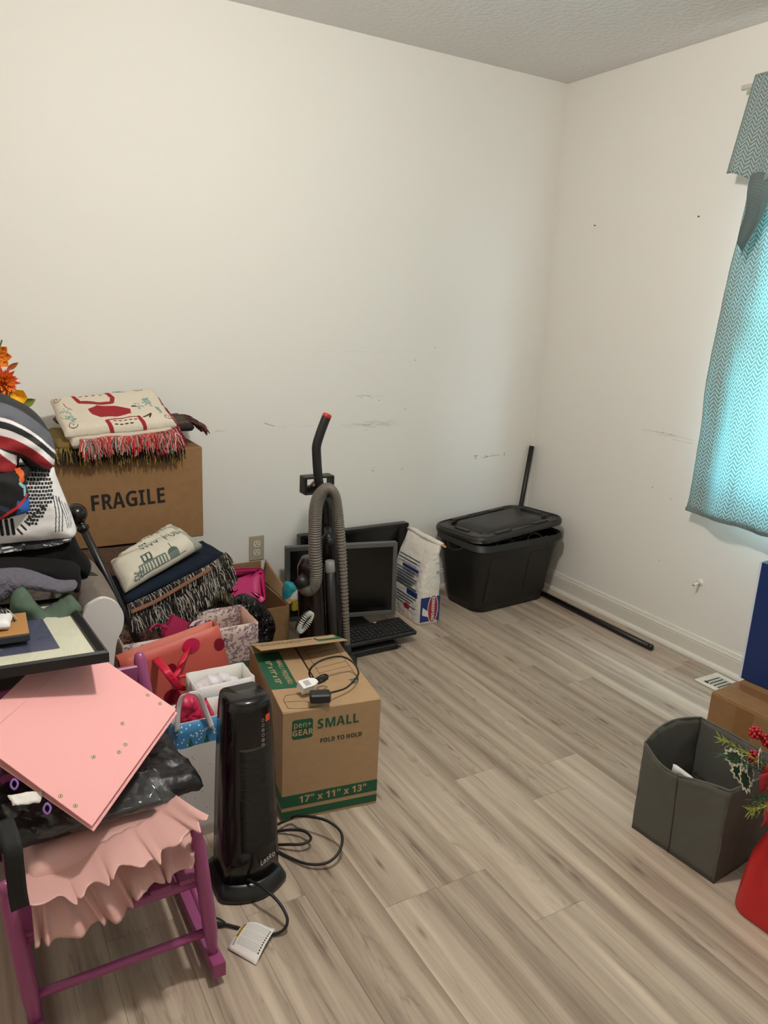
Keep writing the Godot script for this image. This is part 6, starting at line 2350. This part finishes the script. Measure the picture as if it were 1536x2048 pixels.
func open_box() -> void:
	var x0 := -1.83; var x1 := -1.540; var z0 := 0.045; var z1 := 0.36; var h := 0.19
	var card := cardboard("cardboard_brown", Color.WHITE)
	var t := thing("open_carton", "open brown carton with raised flaps behind the vacuum cleaner", "cardboard box", Vector3((x0 + x1) / 2, 0, (z0 + z1) / 2))
	var st := tool(true)
	var th := 0.004
	bx(st, Vector3(x0, 0, z1 - th), Vector3(x1, h, z1), 0.001)
	bx(st, Vector3(x0, 0, z0), Vector3(x1, h, z0 + th), 0.001)
	bx(st, Vector3(x0, 0, z0 + th), Vector3(x0 + th, h, z1 - th), 0.001)
	bx(st, Vector3(x1 - th, 0, z0 + th), Vector3(x1, h, z1 - th), 0.001)
	bx(st, Vector3(x0 + th, 0.001, z0 + th), Vector3(x1 - th, 0.005, z1 - th), 0.001)
	part("carton", st, card, t)
	st = tool(true)
	box(st, Transform3D(Basis(Vector3.RIGHT, -0.10), Vector3((x0 + x1) / 2, h + 0.045, z0 - 0.002)), Vector3(x1 - x0, 0.095, 0.003), 0.001)
	part("flap", st, card, t)
	st = tool()
	sheet(st, 10, 8, func(u: float, v: float) -> Vector3:
		return Vector3(x1 + 0.003 + v * 0.014 + 0.008 * v * u, h + 0.10 * v * (1.0 - 0.85 * u), lerpf(z0 + 0.005, z1 - 0.01, u)), 0.003)
	part("flap", st, cardboard("cardboard_pale", Color.WHITE), t)
	# things in the box
	var pk := mat("lid_pink", rgb8(214, 52, 120), 0.35)
	var c := on_z(486, 1172, 0.21)
	var f := Transform3D(Basis(Vector3(0, 0, 1), -0.10) * Basis(Vector3.RIGHT, -0.45), c)
	var lt := thing("food_container_cover", "bright pink plastic container lid standing in the open carton", "container lid", c)
	st = tool()
	var plan := round_rect(0.195, 0.150, 0.024, 5)
	var rings := []
	for q in [[-0.010, 1.0], [0.003, 1.0], [0.006, 0.97], [0.003, 0.93], [0.0, 0.90], [0.0, 0.80], [-0.004, 0.77], [-0.004, 0.4]]:
		var ring := PackedVector3Array()
		for p in plan:
			ring.append(f * Vector3(p.x * q[1], p.y * q[1], q[0]))
		rings.append(ring)
	loft(st, rings, false, true)
	part("cover_shell", st, pk, lt)
	st = tool()
	var o := on_z(584, 1178, 0.29)
	heap(st, Transform3D(Basis(), o), curve2(outline_z([[568, 1205], [567, 1178], [574, 1163], [590, 1166], [602, 1170], [604, 1195], [590, 1204]], 0.29, o), 3), 0.035, 0.04, 0.03, 0.007, 0.010, 40.0)
	tag(part("teal_pack", st, mat("pack_teal", rgb8(40, 150, 160), 0.3)), "teal plastic pack standing in the open carton", "package")
	st = tool()
	o = on_z(592, 1196, 0.33)
	heap(st, Transform3D(Basis(), o), curve2(outline_z([[580, 1208], [584, 1190], [600, 1178], [610, 1190], [606, 1212]], 0.33, o), 3), 0.02, 0.02, 0.02, 0.006, 0.008, 50.0)
	tag(part("white_pack", st, mats["paper_white"]), "white plastic wrap beside the teal pack in the open carton", "package")
	st = tool(true)
	o = on_z(594, 1208, 0.34)
	box(st, Transform3D(Basis(Vector3.UP, 0.2), o), Vector3(0.05, 0.05, 0.02), 0.003)
	tag(part("yellow_pack", st, mat("pack_yellow", rgb8(190, 160, 40), 0.4)), "small yellow packet at the front of the open carton", "package")


# ------------------------------------------------------------------ armchair, clothes, picture, flowers
func armchair_and_clothes() -> void:
	var velvet := cloth("velvet_grey", rgb8(116, 106, 98), noise_tex(0.02, 256, 3, 23), 3.0, 0.8, 0.6)
	var wp := mat("panel_white", rgb8(222, 218, 214), 0.3)
	var zf := 1.06
	var t := thing("armchair", "grey velvet armchair with a white front arm panel, buried in clothes", "armchair", Vector3(-2.66, 0, 0.85))
	var arm_px := [[190, 1203], [207, 1197], [225, 1201], [240, 1213], [248, 1232], [245, 1258], [235, 1280], [230, 1310], [227, 1350], [224, 1480], [186, 1480], [183, 1350], [180, 1310], [170, 1275], [165, 1240], [172, 1217]]
	var o := on_z(207, 1260, zf)
	var outl := outline_z(arm_px, zf, o)
	var st := tool(true)
	prism(st, Transform3D(Basis(), Vector3(o.x, o.y, zf)), curve2(outl, 3), -0.018, 0.0)
	part("arm_panel", st, wp, t, "", "white painted front panel")
	# padded arm behind the panel
	var ring0 := curve2(outl, 3)
	var rings := []
	for q in [[1.041, 0.94, 0.0], [1.03, 0.99, 0.002], [0.95, 1.03, 0.004], [0.80, 1.04, 0.005], [0.70, 1.02, 0.002], [0.64, 0.95, -0.004]]:
		var ring := PackedVector3Array()
		for p in ring0:
			ring.append(Vector3(o.x + p.x * q[1], maxf(0.06, o.y + p.y * (q[1] if p.y > 0 else 1.0) + q[2]), q[0]))
		rings.append(ring)
	st = tool()
	loft(st, rings)
	part("arm", st, velvet, t)
	st = tool()
	soft(st, Vector3(-2.93, 0.36, 0.66), Vector3(-2.445, 0.36, 0.66), Vector3(-2.445, 0.36, 1.05), Vector3(-2.93, 0.36, 1.05), 0.13, 0.04, 0.004)
	part("seat_cushion", st, velvet, t)
	st = tool(true)
	bx(st, Vector3(-2.93, 0.08, 0.66), Vector3(-2.445, 0.29, 1.04), 0.01)
	part("seat_base", st, velvet, t)
	st = tool()
	soft(st, Vector3(-2.95, 0.10, 0.60), Vector3(-2.43, 0.10, 0.60), Vector3(-2.45, 0.72, 0.55), Vector3(-2.93, 0.72, 0.55), 0.12, 0.05, 0.004, 12.0, 20, 20, Vector3.BACK)
	part("backrest", st, velvet, t)
	for s in [[-2.92, 0.68], [-2.46, 0.68], [-2.92, 1.0], [-2.46, 1.0]]:
		st = tool()
		tube(st, [Vector3(s[0], 0.0, s[1]), Vector3(s[0], 0.085, s[1])], [0.016, 0.022], 10)
		part("leg", st, mats["black_matte"], t)
	clothes()
	# framed picture lying flat on a crate
	var h := 0.65
	st = tool(true)
	bx(st, Vector3(-2.86, 0.0, 1.085), Vector3(-2.475, 0.6265, 1.205), 0.004)
	tag(part("dark_crate", st, mat("crate_dark", rgb8(46, 38, 32), 0.7)), "dark brown crate carrying the framed picture", "crate")
	var A := on_y(218, 1305, h)
	var B := on_y(160, 1225, h)
	var e2 := (B - A).normalized()
	var L := on_y(0, 1338, h)
	var e1 := (L - A).normalized()
	var W := 0.43; var D := 0.36
	var pf := thing("picture_frame", "black framed blue picture with a cream mount lying flat on the crate", "picture", A)
	var fm := mat("frame_black", rgb8(24, 25, 28), 0.35)
	var P := func(a: float, b: float, y: float) -> Vector3: return A + e1 * a + e2 * b + Vector3.UP * y
	var bar := func(a0: float, b0: float, a1: float, b1: float, nm: String) -> void:
		# bevelled moulding: outer edge low, inner edge lower still, ridge between
		var s2 := tool(true)
		var p0 := P.call(a0, b0, 0.0) as Vector3; var p1 := P.call(a1, b1, 0.0) as Vector3
		var ctr := P.call(W / 2, D / 2, 0.0) as Vector3
		var along := (p1 - p0).normalized()
		var inn := Vector3.UP.cross(along)
		if inn.dot(ctr - p0) < 0:
			inn = -inn
		var ring := func(p: Vector3, cut: float) -> PackedVector3Array:
			return PackedVector3Array([p + Vector3.DOWN * 0.022, p, p + inn * 0.006 + Vector3.UP * 0.004 + along * cut * 0.006, p + inn * 0.018 + along * cut * 0.018 - Vector3.UP * 0.002, p + inn * 0.021 + along * cut * 0.021 - Vector3.UP * 0.008, p + inn * 0.021 + along * cut * 0.021 - Vector3.UP * 0.022])
		loft(s2, [ring.call(p0, 1.0), ring.call(p1, -1.0)], true, true)
		part(nm, s2, fm, pf)
	bar.call(0.0, 0.0, W, 0.0, "moulding"); bar.call(0.0, D, W, D, "moulding"); bar.call(0.0, 0.0, 0.0, D, "moulding"); bar.call(W, 0.0, W, D, "moulding")
	st = tool(true)
	quad(st, P.call(0.018, 0.018, -0.008), P.call(W - 0.018, 0.018, -0.008), P.call(W - 0.018, D - 0.018, -0.008), P.call(0.018, D - 0.018, -0.008), P.call(W / 2, D / 2, -1.0))
	part("mount", st, mat("mount_cream", rgb8(202, 202, 178), 0.7), pf)
	# printed picture: pale strokes on blue
	var im := canvas(256, 200, rgb8(14, 30, 76))
	var rr := RandomNumberGenerator.new()
	rr.seed = 12
	for k in 9:
		stroke(im, [Vector2(rr.randf_range(0, 250), rr.randf_range(0, 90)), Vector2(rr.randf_range(0, 250), rr.randf_range(40, 120)), Vector2(rr.randf_range(0, 250), rr.randf_range(60, 190))], 1.6, rgb8(70, 92, 140), 0.6)
	stroke(im, [Vector2(30, 150), Vector2(70, 160), Vector2(110, 158), Vector2(150, 165)], 7, rgb8(180, 120, 84), 0.9)
	stroke(im, [Vector2(70, 160), Vector2(96, 172), Vector2(130, 170)], 5, rgb8(196, 146, 104), 0.9)
	stroke(im, [Vector2(90, 150), Vector2(120, 144), Vector2(150, 140)], 6, rgb8(120, 50, 48), 0.8)
	dot(im, 60, 158, 9, 7, rgb8(204, 160, 120))
	speckle(im, 0.03, 2.0, 0.1, 0.1)
	var c0 := on_y(131, 1297, h - 0.006); var c1 := on_y(103, 1243, h - 0.006)
	var a0 := (c0 - A).dot(e1); var b0 := (c0 - A).dot(e2)
	st = tool(true)
	quad(st, P.call(W - a0, b0, -0.0072), P.call(a0, b0, -0.0072), P.call(a0, D - b0, -0.0072), P.call(W - a0, D - b0, -0.0072), P.call(W / 2, D / 2, -1.0), Vector2(0, 1), Vector2(1, 1), Vector2(1, 0), Vector2(0, 0))
	part("print", st, pic_mat("blue_print", im, 0.5), pf)
	st = tool(true)
	box(st, Transform3D(frame(P.call(W / 2, D / 2, -0.005), e1, e2).basis, P.call(W / 2, D / 2, -0.005)), Vector3(W - 0.036, D - 0.036, 0.002), 0.0002)
	var glass := mat("picture_glass", Color(1, 1, 1, 0.03), 0.03)
	glass.transparency = BaseMaterial3D.TRANSPARENCY_ALPHA
	glass.metallic_specular = 0.3
	part("glass", st, glass, pf)
	st = tool(true)
	box(st, Transform3D(frame(P.call(W / 2, D / 2, -0.016), e1, e2).basis, P.call(W / 2, D / 2, -0.016)), Vector3(W - 0.036, D - 0.036, 0.010), 0.0005)
	part("backing", st, mats["black_matte"], pf)
	# wooden plaque on the picture, with a white cap on it
	var y := h + 0.026
	var k0 := on_y(64, 1263, y); var k1 := on_y(51, 1236, y)
	var g1 := (on_y(0, 1272, y) - k0).normalized(); var g2 := (k1 - k0).normalized()
	var pl := thing("wooden_plaque", "small wooden plaque with a dark edge lying on the framed picture", "plaque", k0)
	var mid := k0 + g1 * 0.10 + g2 * 0.06
	var fb := frame(mid, g1, g2)
	st = tool(true)
	box(st, Transform3D(fb.basis, mid - Vector3.UP * 0.0025), Vector3(0.20, 0.12, 0.004), 0.001)
	part("top_veneer", st, mat("veneer", rgb8(176, 128, 76), 0.5), pl)
	st = tool(true)
	box(st, Transform3D(fb.basis, mid - Vector3.UP * 0.0125), Vector3(0.202, 0.122, 0.016), 0.0015)
	part("edge", st, mat("plaque_edge", rgb8(34, 40, 48), 0.5), pl)
	st = tool()
	var cw := k0 + g1 * 0.085 + g2 * 0.05
	soft(st, cw + g1 * -0.06 + Vector3(0, 0.012, 0) + g2 * 0.03, cw + g1 * 0.07 + g2 * 0.035 + Vector3(0, 0.02, 0), cw + g1 * 0.07 - g2 * 0.03 + Vector3(0, 0.012, 0), cw + g1 * -0.045 - g2 * 0.03 + Vector3(0, 0.011, 0), 0.024, 0.02, 0.004, 20.0, 20, 12)
	var cap := thing("satin_bonnet", "white satin cap with black cords lying on the wooden plaque", "cap", cw)
	part("crown", st, mat("satin_white", rgb8(224, 222, 222), 0.4), cap)
	st = tool()
	fringe_colors = [rgb8(24, 24, 24), rgb8(30, 30, 30), rgb8(200, 198, 190)]
	fringe(st, [cw + g1 * 0.03 + g2 * 0.045 + Vector3(0, 0.035, 0), cw - g1 * 0.045 + g2 * 0.035 + Vector3(0, 0.026, 0)], 44, Vector3(0.8, 0.1, 0.5), 0.05, 0.0014, 0.7, 0.9)
	part("cords", st, thread_mat("thread"), cap, "stuff")
	flowers()

func px_canvas(x0: int, y0: int, w: int, h: int, c: Color) -> Image:
	return canvas(w, h, c)

func clothes() -> void:
	var st: SurfaceTool
	var pile := func(called: String, label: String, category: String, pts: Array, z: float, fr: float, bk: float, edge: float, m: Material, amp := 0.010, freq := 12.0, stretch := Vector2(1, 1), base_y := 0.0) -> Node3D:
		var o := on_z(60, 1000, z)
		var s2 := tool()
		heap(s2, Transform3D(Basis(), Vector3(o.x, o.y, z)), curve2(outline_z(pts, z, o), 3), fr, bk, edge, 0.0095, amp, freq, stretch)
		var p := part(called, s2, m)
		tag(p, label, category)
		return p
	# green sweater, grey velvet, black jackets from the bottom up
	pile.call("green_sweater", "sage green knitted sweater at the bottom of the clothes pile", "sweater", [[22, 1238], [22, 1200], [38, 1182], [56, 1184], [72, 1206], [92, 1226], [128, 1208], [146, 1198], [162, 1212], [160, 1226], [130, 1237], [90, 1242], [55, 1241]], 1.20, 0.030, 0.10, 0.022, cloth("knit_green", rgb8(84, 102, 86), weave, 12.0, 0.1, 0.4), 0.012, 22.0, Vector2(0.6, 1.6))
	pile.call("velvet_top", "grey crushed velvet top in the clothes pile above the green sweater", "garment", [[-70, 1146], [0, 1140], [45, 1140], [85, 1150], [120, 1162], [152, 1162], [152, 1176], [128, 1187], [80, 1182], [50, 1178], [28, 1188], [0, 1206], [-70, 1226]], 1.13, 0.045, 0.14, 0.04, cloth("velvet_slate", rgb8(98, 96, 106), noise_tex(0.03, 256, 4, 29), 7.0, 0.7, 0.9), 0.010, 18.0, Vector2(0.7, 1.5))
	pile.call("black_trousers", "black folded trousers lying above the grey velvet top", "trousers", [[-70, 1120], [60, 1118], [150, 1126], [161, 1148], [162, 1172], [152, 1186], [112, 1166], [80, 1154], [0, 1148], [-70, 1152]], 1.07, 0.05, 0.18, 0.035, cloth("denim_black", rgb8(26, 25, 26), weave, 10.0, 0.05), 0.008, 14.0, Vector2(0.5, 1.8))
	pile.call("black_jacket", "black puffy jacket in the middle of the clothes pile", "jacket", [[-70, 1084], [0, 1090], [60, 1088], [104, 1080], [142, 1064], [160, 1096], [180, 1122], [182, 1140], [172, 1156], [158, 1158], [130, 1136], [60, 1128], [-70, 1132]], 1.00, 0.055, 0.20, 0.04, cloth("jacket_black", rgb8(20, 20, 20), crumple, 6.0, 0.4), 0.010, 14.0, Vector2(0.6, 1.6))
	# dark olive sleeve at the side
	pile.call("olive_sleeve", "dark olive sleeve sticking out beside the armchair arm", "garment", [[160, 1168], [178, 1146], [196, 1150], [192, 1160], [178, 1168], [165, 1180]], 0.88, 0.025, 0.06, 0.02, cloth("sleeve_olive", rgb8(56, 58, 46), weave, 12.0, 0.06))
	# white fleece with black dashes: painted in picture points
	var x0 := -70; var y0 := 925
	var im := canvas(230, 180, rgb8(222, 220, 218))
	for row in 15:
		for k in 9:
			var px := 56 + k * 6.2 - row * 0.4 + (3 if row % 2 else 0)
			var py := 944 + row * 7.2 + k * 0.5
			if px < 108 - maxf(0.0, (row - 7) * 5.0) and px > 52:
				im.fill_rect(Rect2i(int(px - x0), int(py - y0), 5, 5), rgb8(28, 28, 30))
	for k in 7:
		stroke(im, [Vector2(34 + k * 8 - x0, 1056 - k * 7 - y0), Vector2(42 + k * 8 - x0, 1066 - k * 8 - y0)], 4, rgb8(30, 30, 32))
	for k in 3:
		stroke(im, [Vector2(110 + k * 6 - x0, 996 + k * 3 - y0), Vector2(113 + k * 7 - x0, 1030 - y0), Vector2(109 + k * 7 - x0, 1068 - y0)], 2.2, rgb8(60, 60, 66))
	for k in 4:
		stroke(im, [Vector2(120 + k * 7 - x0, 1004 + k * 6 - y0), Vector2(132 + k * 5 - x0, 1040 - y0), Vector2(136 + k * 3 - x0, 1066 - y0)], 1.4, rgb8(96, 96, 102))
	for k in 9:
		stroke(im, [Vector2(-64 + k * 11 - x0, 1036 - y0), Vector2(-62 + k * 11 - x0, 1064 - y0)], 7, rgb8(26, 26, 30))
	speckle(im, 0.05, 4.0, 0.4, 0.4)
	var fl := pic_mat("fleece_print", im, 0.95)
	fl.rim_enabled = true
	fl.rim = 0.4
	pile.call("fleece_throw", "white fleece throw with black dashes folded on the clothes pile", "throw", [[-70, 930], [0, 936], [60, 934], [104, 932], [112, 950], [126, 985], [140, 1020], [151, 1052], [152, 1066], [140, 1076], [80, 1080], [0, 1086], [-70, 1092]], 1.00, 0.060, 0.19, 0.05, fl, 0.008, 10.0, Vector2(0.8, 1.2))
	var im3 := canvas(230, 40, rgb8(214, 212, 210))
	for k in 60:
		stroke(im3, [Vector2(70 + rng.randf() * 130, 4 + rng.randf() * 30), Vector2(70 + rng.randf() * 150, 6 + rng.randf() * 30)], 2.0, rgb8(40, 40, 44), 0.7)
	for k in 24:
		stroke(im3, [Vector2(rng.randf() * 100, 2), Vector2(rng.randf() * 100, 38)], 3, rgb8(60, 60, 64), 0.6)
	pile.call("fleece_hem", "grey patterned fleece folded under the white throw", "throw", [[-70, 1082], [0, 1084], [80, 1076], [146, 1062], [150, 1070], [122, 1084], [60, 1096], [0, 1102], [-70, 1106]], 1.01, 0.065, 0.19, 0.022, pic_mat("fleece_hem_print", im3, 0.95), 0.005, 14.0)
	# blue and black shirt with red piping and an orange patch
	var im4 := canvas(140, 125, rgb8(14, 14, 16))
	x0 = -70; y0 = 930
	for k in 30:
		stroke(im4, [Vector2(30 - x0 + rng.randf() * 30, 1000 - y0 + rng.randf() * 26), Vector2(46 - x0 + rng.randf() * 20, 1004 - y0 + rng.randf() * 26)], 6, rgb8(34, 94, 176), 0.8)
	stroke(im4, [Vector2(40 - x0, 942 - y0), Vector2(48 - x0, 952 - y0), Vector2(48 - x0, 962 - y0)], 12, rgb8(214, 96, 36))
	stroke(im4, [Vector2(44 - x0, 968 - y0), Vector2(53 - x0, 978 - y0), Vector2(52 - x0, 990 - y0)], 6, rgb8(140, 190, 196))
	stroke(im4, [Vector2(-70 - x0, 1050 - y0), Vector2(0 - x0, 1030 - y0), Vector2(30 - x0, 1014 - y0), Vector2(56 - x0, 994 - y0)], 6, rgb8(196, 40, 48))
	stroke(im4, [Vector2(-10 - x0, 1004 - y0), Vector2(14 - x0, 1014 - y0)], 10, rgb8(44, 48, 70))
	pile.call("sports_shirt", "black and blue sports shirt with red piping on the clothes pile", "shirt", [[-70, 930], [20, 938], [52, 932], [62, 942], [52, 962], [56, 982], [58, 1000], [58, 1022], [30, 1032], [0, 1040], [-70, 1056]], 1.07, 0.04, 0.10, 0.03, pic_mat("shirt_print", im4, 0.8), 0.008, 20.0)
	# striped jacket on top: bands that fall away to the side
	var im5 := canvas(190, 200, rgb8(90, 90, 96))
	x0 = -70; y0 = 765
	for j in 200:
		for i in 190:
			var px := float(i + x0); var py := float(j + y0)
			var drop := 0.0042 * maxf(px, 0.0) * maxf(px, 0.0) + 0.16 * px
			var s := py - drop
			var c := rgb8(84, 86, 94)
			if s < 800: c = rgb8(30, 32, 34)
			elif s < 826: c = rgb8(84, 86, 94)
			elif s < 833: c = rgb8(226, 222, 222)
			elif s < 846: c = rgb8(24, 27, 27)
			elif s < 860: c = rgb8(226, 220, 220)
			elif s < 884: c = rgb8(150, 30, 38)
			elif s < 905: c = rgb8(26, 29, 29)
			elif s < 930: c = rgb8(110, 18, 28)
			else: c = rgb8(20, 20, 22)
			if px < 36 and py > 884 + 0.5 * px:
				var s2 := py - 0.9 * px
				c = rgb8(226, 222, 222) if s2 < 892 else rgb8(148, 28, 36)
				if py > 928 + 0.3 * px: c = rgb8(22, 22, 24)
			im5.set_pixel(i, j, c)
	var jk := pic_mat("jacket_stripes", im5, 0.7)
	pile.call("striped_jacket", "red, black and white striped track jacket on top of the clothes pile", "jacket", [[-70, 768], [0, 786], [28, 798], [55, 812], [80, 834], [100, 866], [111, 900], [110, 918], [104, 936], [80, 938], [52, 930], [40, 916], [36, 938], [24, 952], [-70, 960]], 1.03, 0.070, 0.20, 0.055, jk, 0.010, 14.0, Vector2(0.8, 1.4))

func petal(st: SurfaceTool, at: Transform3D, w: float, l: float, cup: float) -> void:
	sheet(st, 5, 7, func(u: float, v: float) -> Vector3:
		var s := sin(PI * clampf(v * 0.92 + 0.06, 0.0, 1.0))
		return at * Vector3((u - 0.5) * w * s, v * l, cup * l * (v * v) + 0.25 * w * (u - 0.5) * (u - 0.5) * 4.0 * s), 0.0007)

func flowers() -> void:
	var z := 0.66
	var root := on_z(-30, 960, z)
	var t := thing("artificial_flowers", "bunch of orange and yellow artificial flowers rising behind the clothes pile", "flowers", root)
	var st := tool()
	var heads := [[-6, 706], [8, 764], [36, 792], [-10, 745], [4, 680], [52, 822]]
	for q in heads:
		var p := on_z(q[0], q[1], z)
		tube(st, smooth([root, root.lerp(p, 0.5) + Vector3(-0.02, 0.02, 0), p], 5), 0.0022, 5)
	part("stems", st, mat("stem_green", rgb8(70, 84, 44), 0.7), t)
	var orange := mat("petal_orange", rgb8(226, 122, 36), 0.65)
	var coral := mat("petal_coral", rgb8(206, 78, 52), 0.65)
	var yellow := mat("petal_yellow", rgb8(232, 178, 30), 0.6)
	# chrysanthemum
	var c := on_z(6, 764, z + 0.02)
	var r := RandomNumberGenerator.new()
	r.seed = 6
	for k in 46:
		var y := 1.0 - (k + 0.5) / 46.0
		var a := k * 2.39996
		var d := Vector3(cos(a) * sqrt(1 - y * y), sin(a) * sqrt(1 - y * y), y * 0.9 + 0.05).normalized()
		st = tool()
		var up := d
		var side := d.cross(Vector3(0.3, 0.2, 1)).normalized()
		petal(st, Transform3D(Basis(side, up, side.cross(up)), c + d * 0.004), 0.011, r.randf_range(0.036, 0.046), 0.15)
		part("petal", st, orange if y > 0.45 else coral, t)
	# open orange blossom above
	c = on_z(-8, 712, z + 0.01)
	for k in 8:
		var a := TAU * k / 8.0
		st = tool()
		petal(st, Transform3D(Basis(Vector3(0, 0, 1), a) * Basis(Vector3.RIGHT, 0.35), c), 0.030, 0.044, 0.25)
		part("petal", st, mat("petal_amber", rgb8(214, 118, 18), 0.65), t)
	# yellow rose petals
	c = on_z(36, 792, z + 0.02)
	for k in 6:
		var a := TAU * k / 6.0 + 0.4
		st = tool()
		petal(st, Transform3D(Basis(Vector3(0, 0, 1), a) * Basis(Vector3.RIGHT, 0.45), c), 0.040, 0.030, 0.4)
		part("petal", st, yellow, t)
	# leaves
	var lg := mat("leaf_variegated", rgb8(138, 146, 70), 0.6)
	var lg2 := mat("leaf_rust", rgb8(176, 100, 52), 0.6)
	for q in [[-4, 690, 0.9, 0.05, 0.030, 0], [38, 812, -1.1, 0.052, 0.026, 0], [46, 826, -1.6, 0.036, 0.018, 1], [14, 740, -0.9, 0.040, 0.014, 1], [0, 805, -0.7, 0.05, 0.026, 0]]:
		st = tool()
		petal(st, Transform3D(Basis(Vector3(0, 0, 1), q[2]) * Basis(Vector3.RIGHT, 0.3), on_z(q[0], q[1], z + 0.015)), q[4], q[3], 0.2)
		part("leaf", st, lg if q[5] == 0 else lg2, t)
	# a sprig of pale beads on a wire
	var last := on_z(78, 857, z)
	st = tool()
	tube(st, smooth([root, root.lerp(last, 0.5) + Vector3(0, 0.02, 0), last, on_z(92, 856, z)], 5), 0.001, 4)
	var sprig := part("bead_wire", st, mats["stem_green"], t)
	for k in 5:
		st = tool()
		lathe(st, Transform3D(Basis(), on_z(78 + k * 3.2, 857 - 0.3 * k, z)), [Vector2(0, -0.0042), Vector2(0.003, -0.003), Vector2(0.0042, 0), Vector2(0.003, 0.003), Vector2(0, 0.0042)], 8)
		part("bead", st, mat("bead_ivory", rgb8(220, 206, 176), 0.4), sprig)
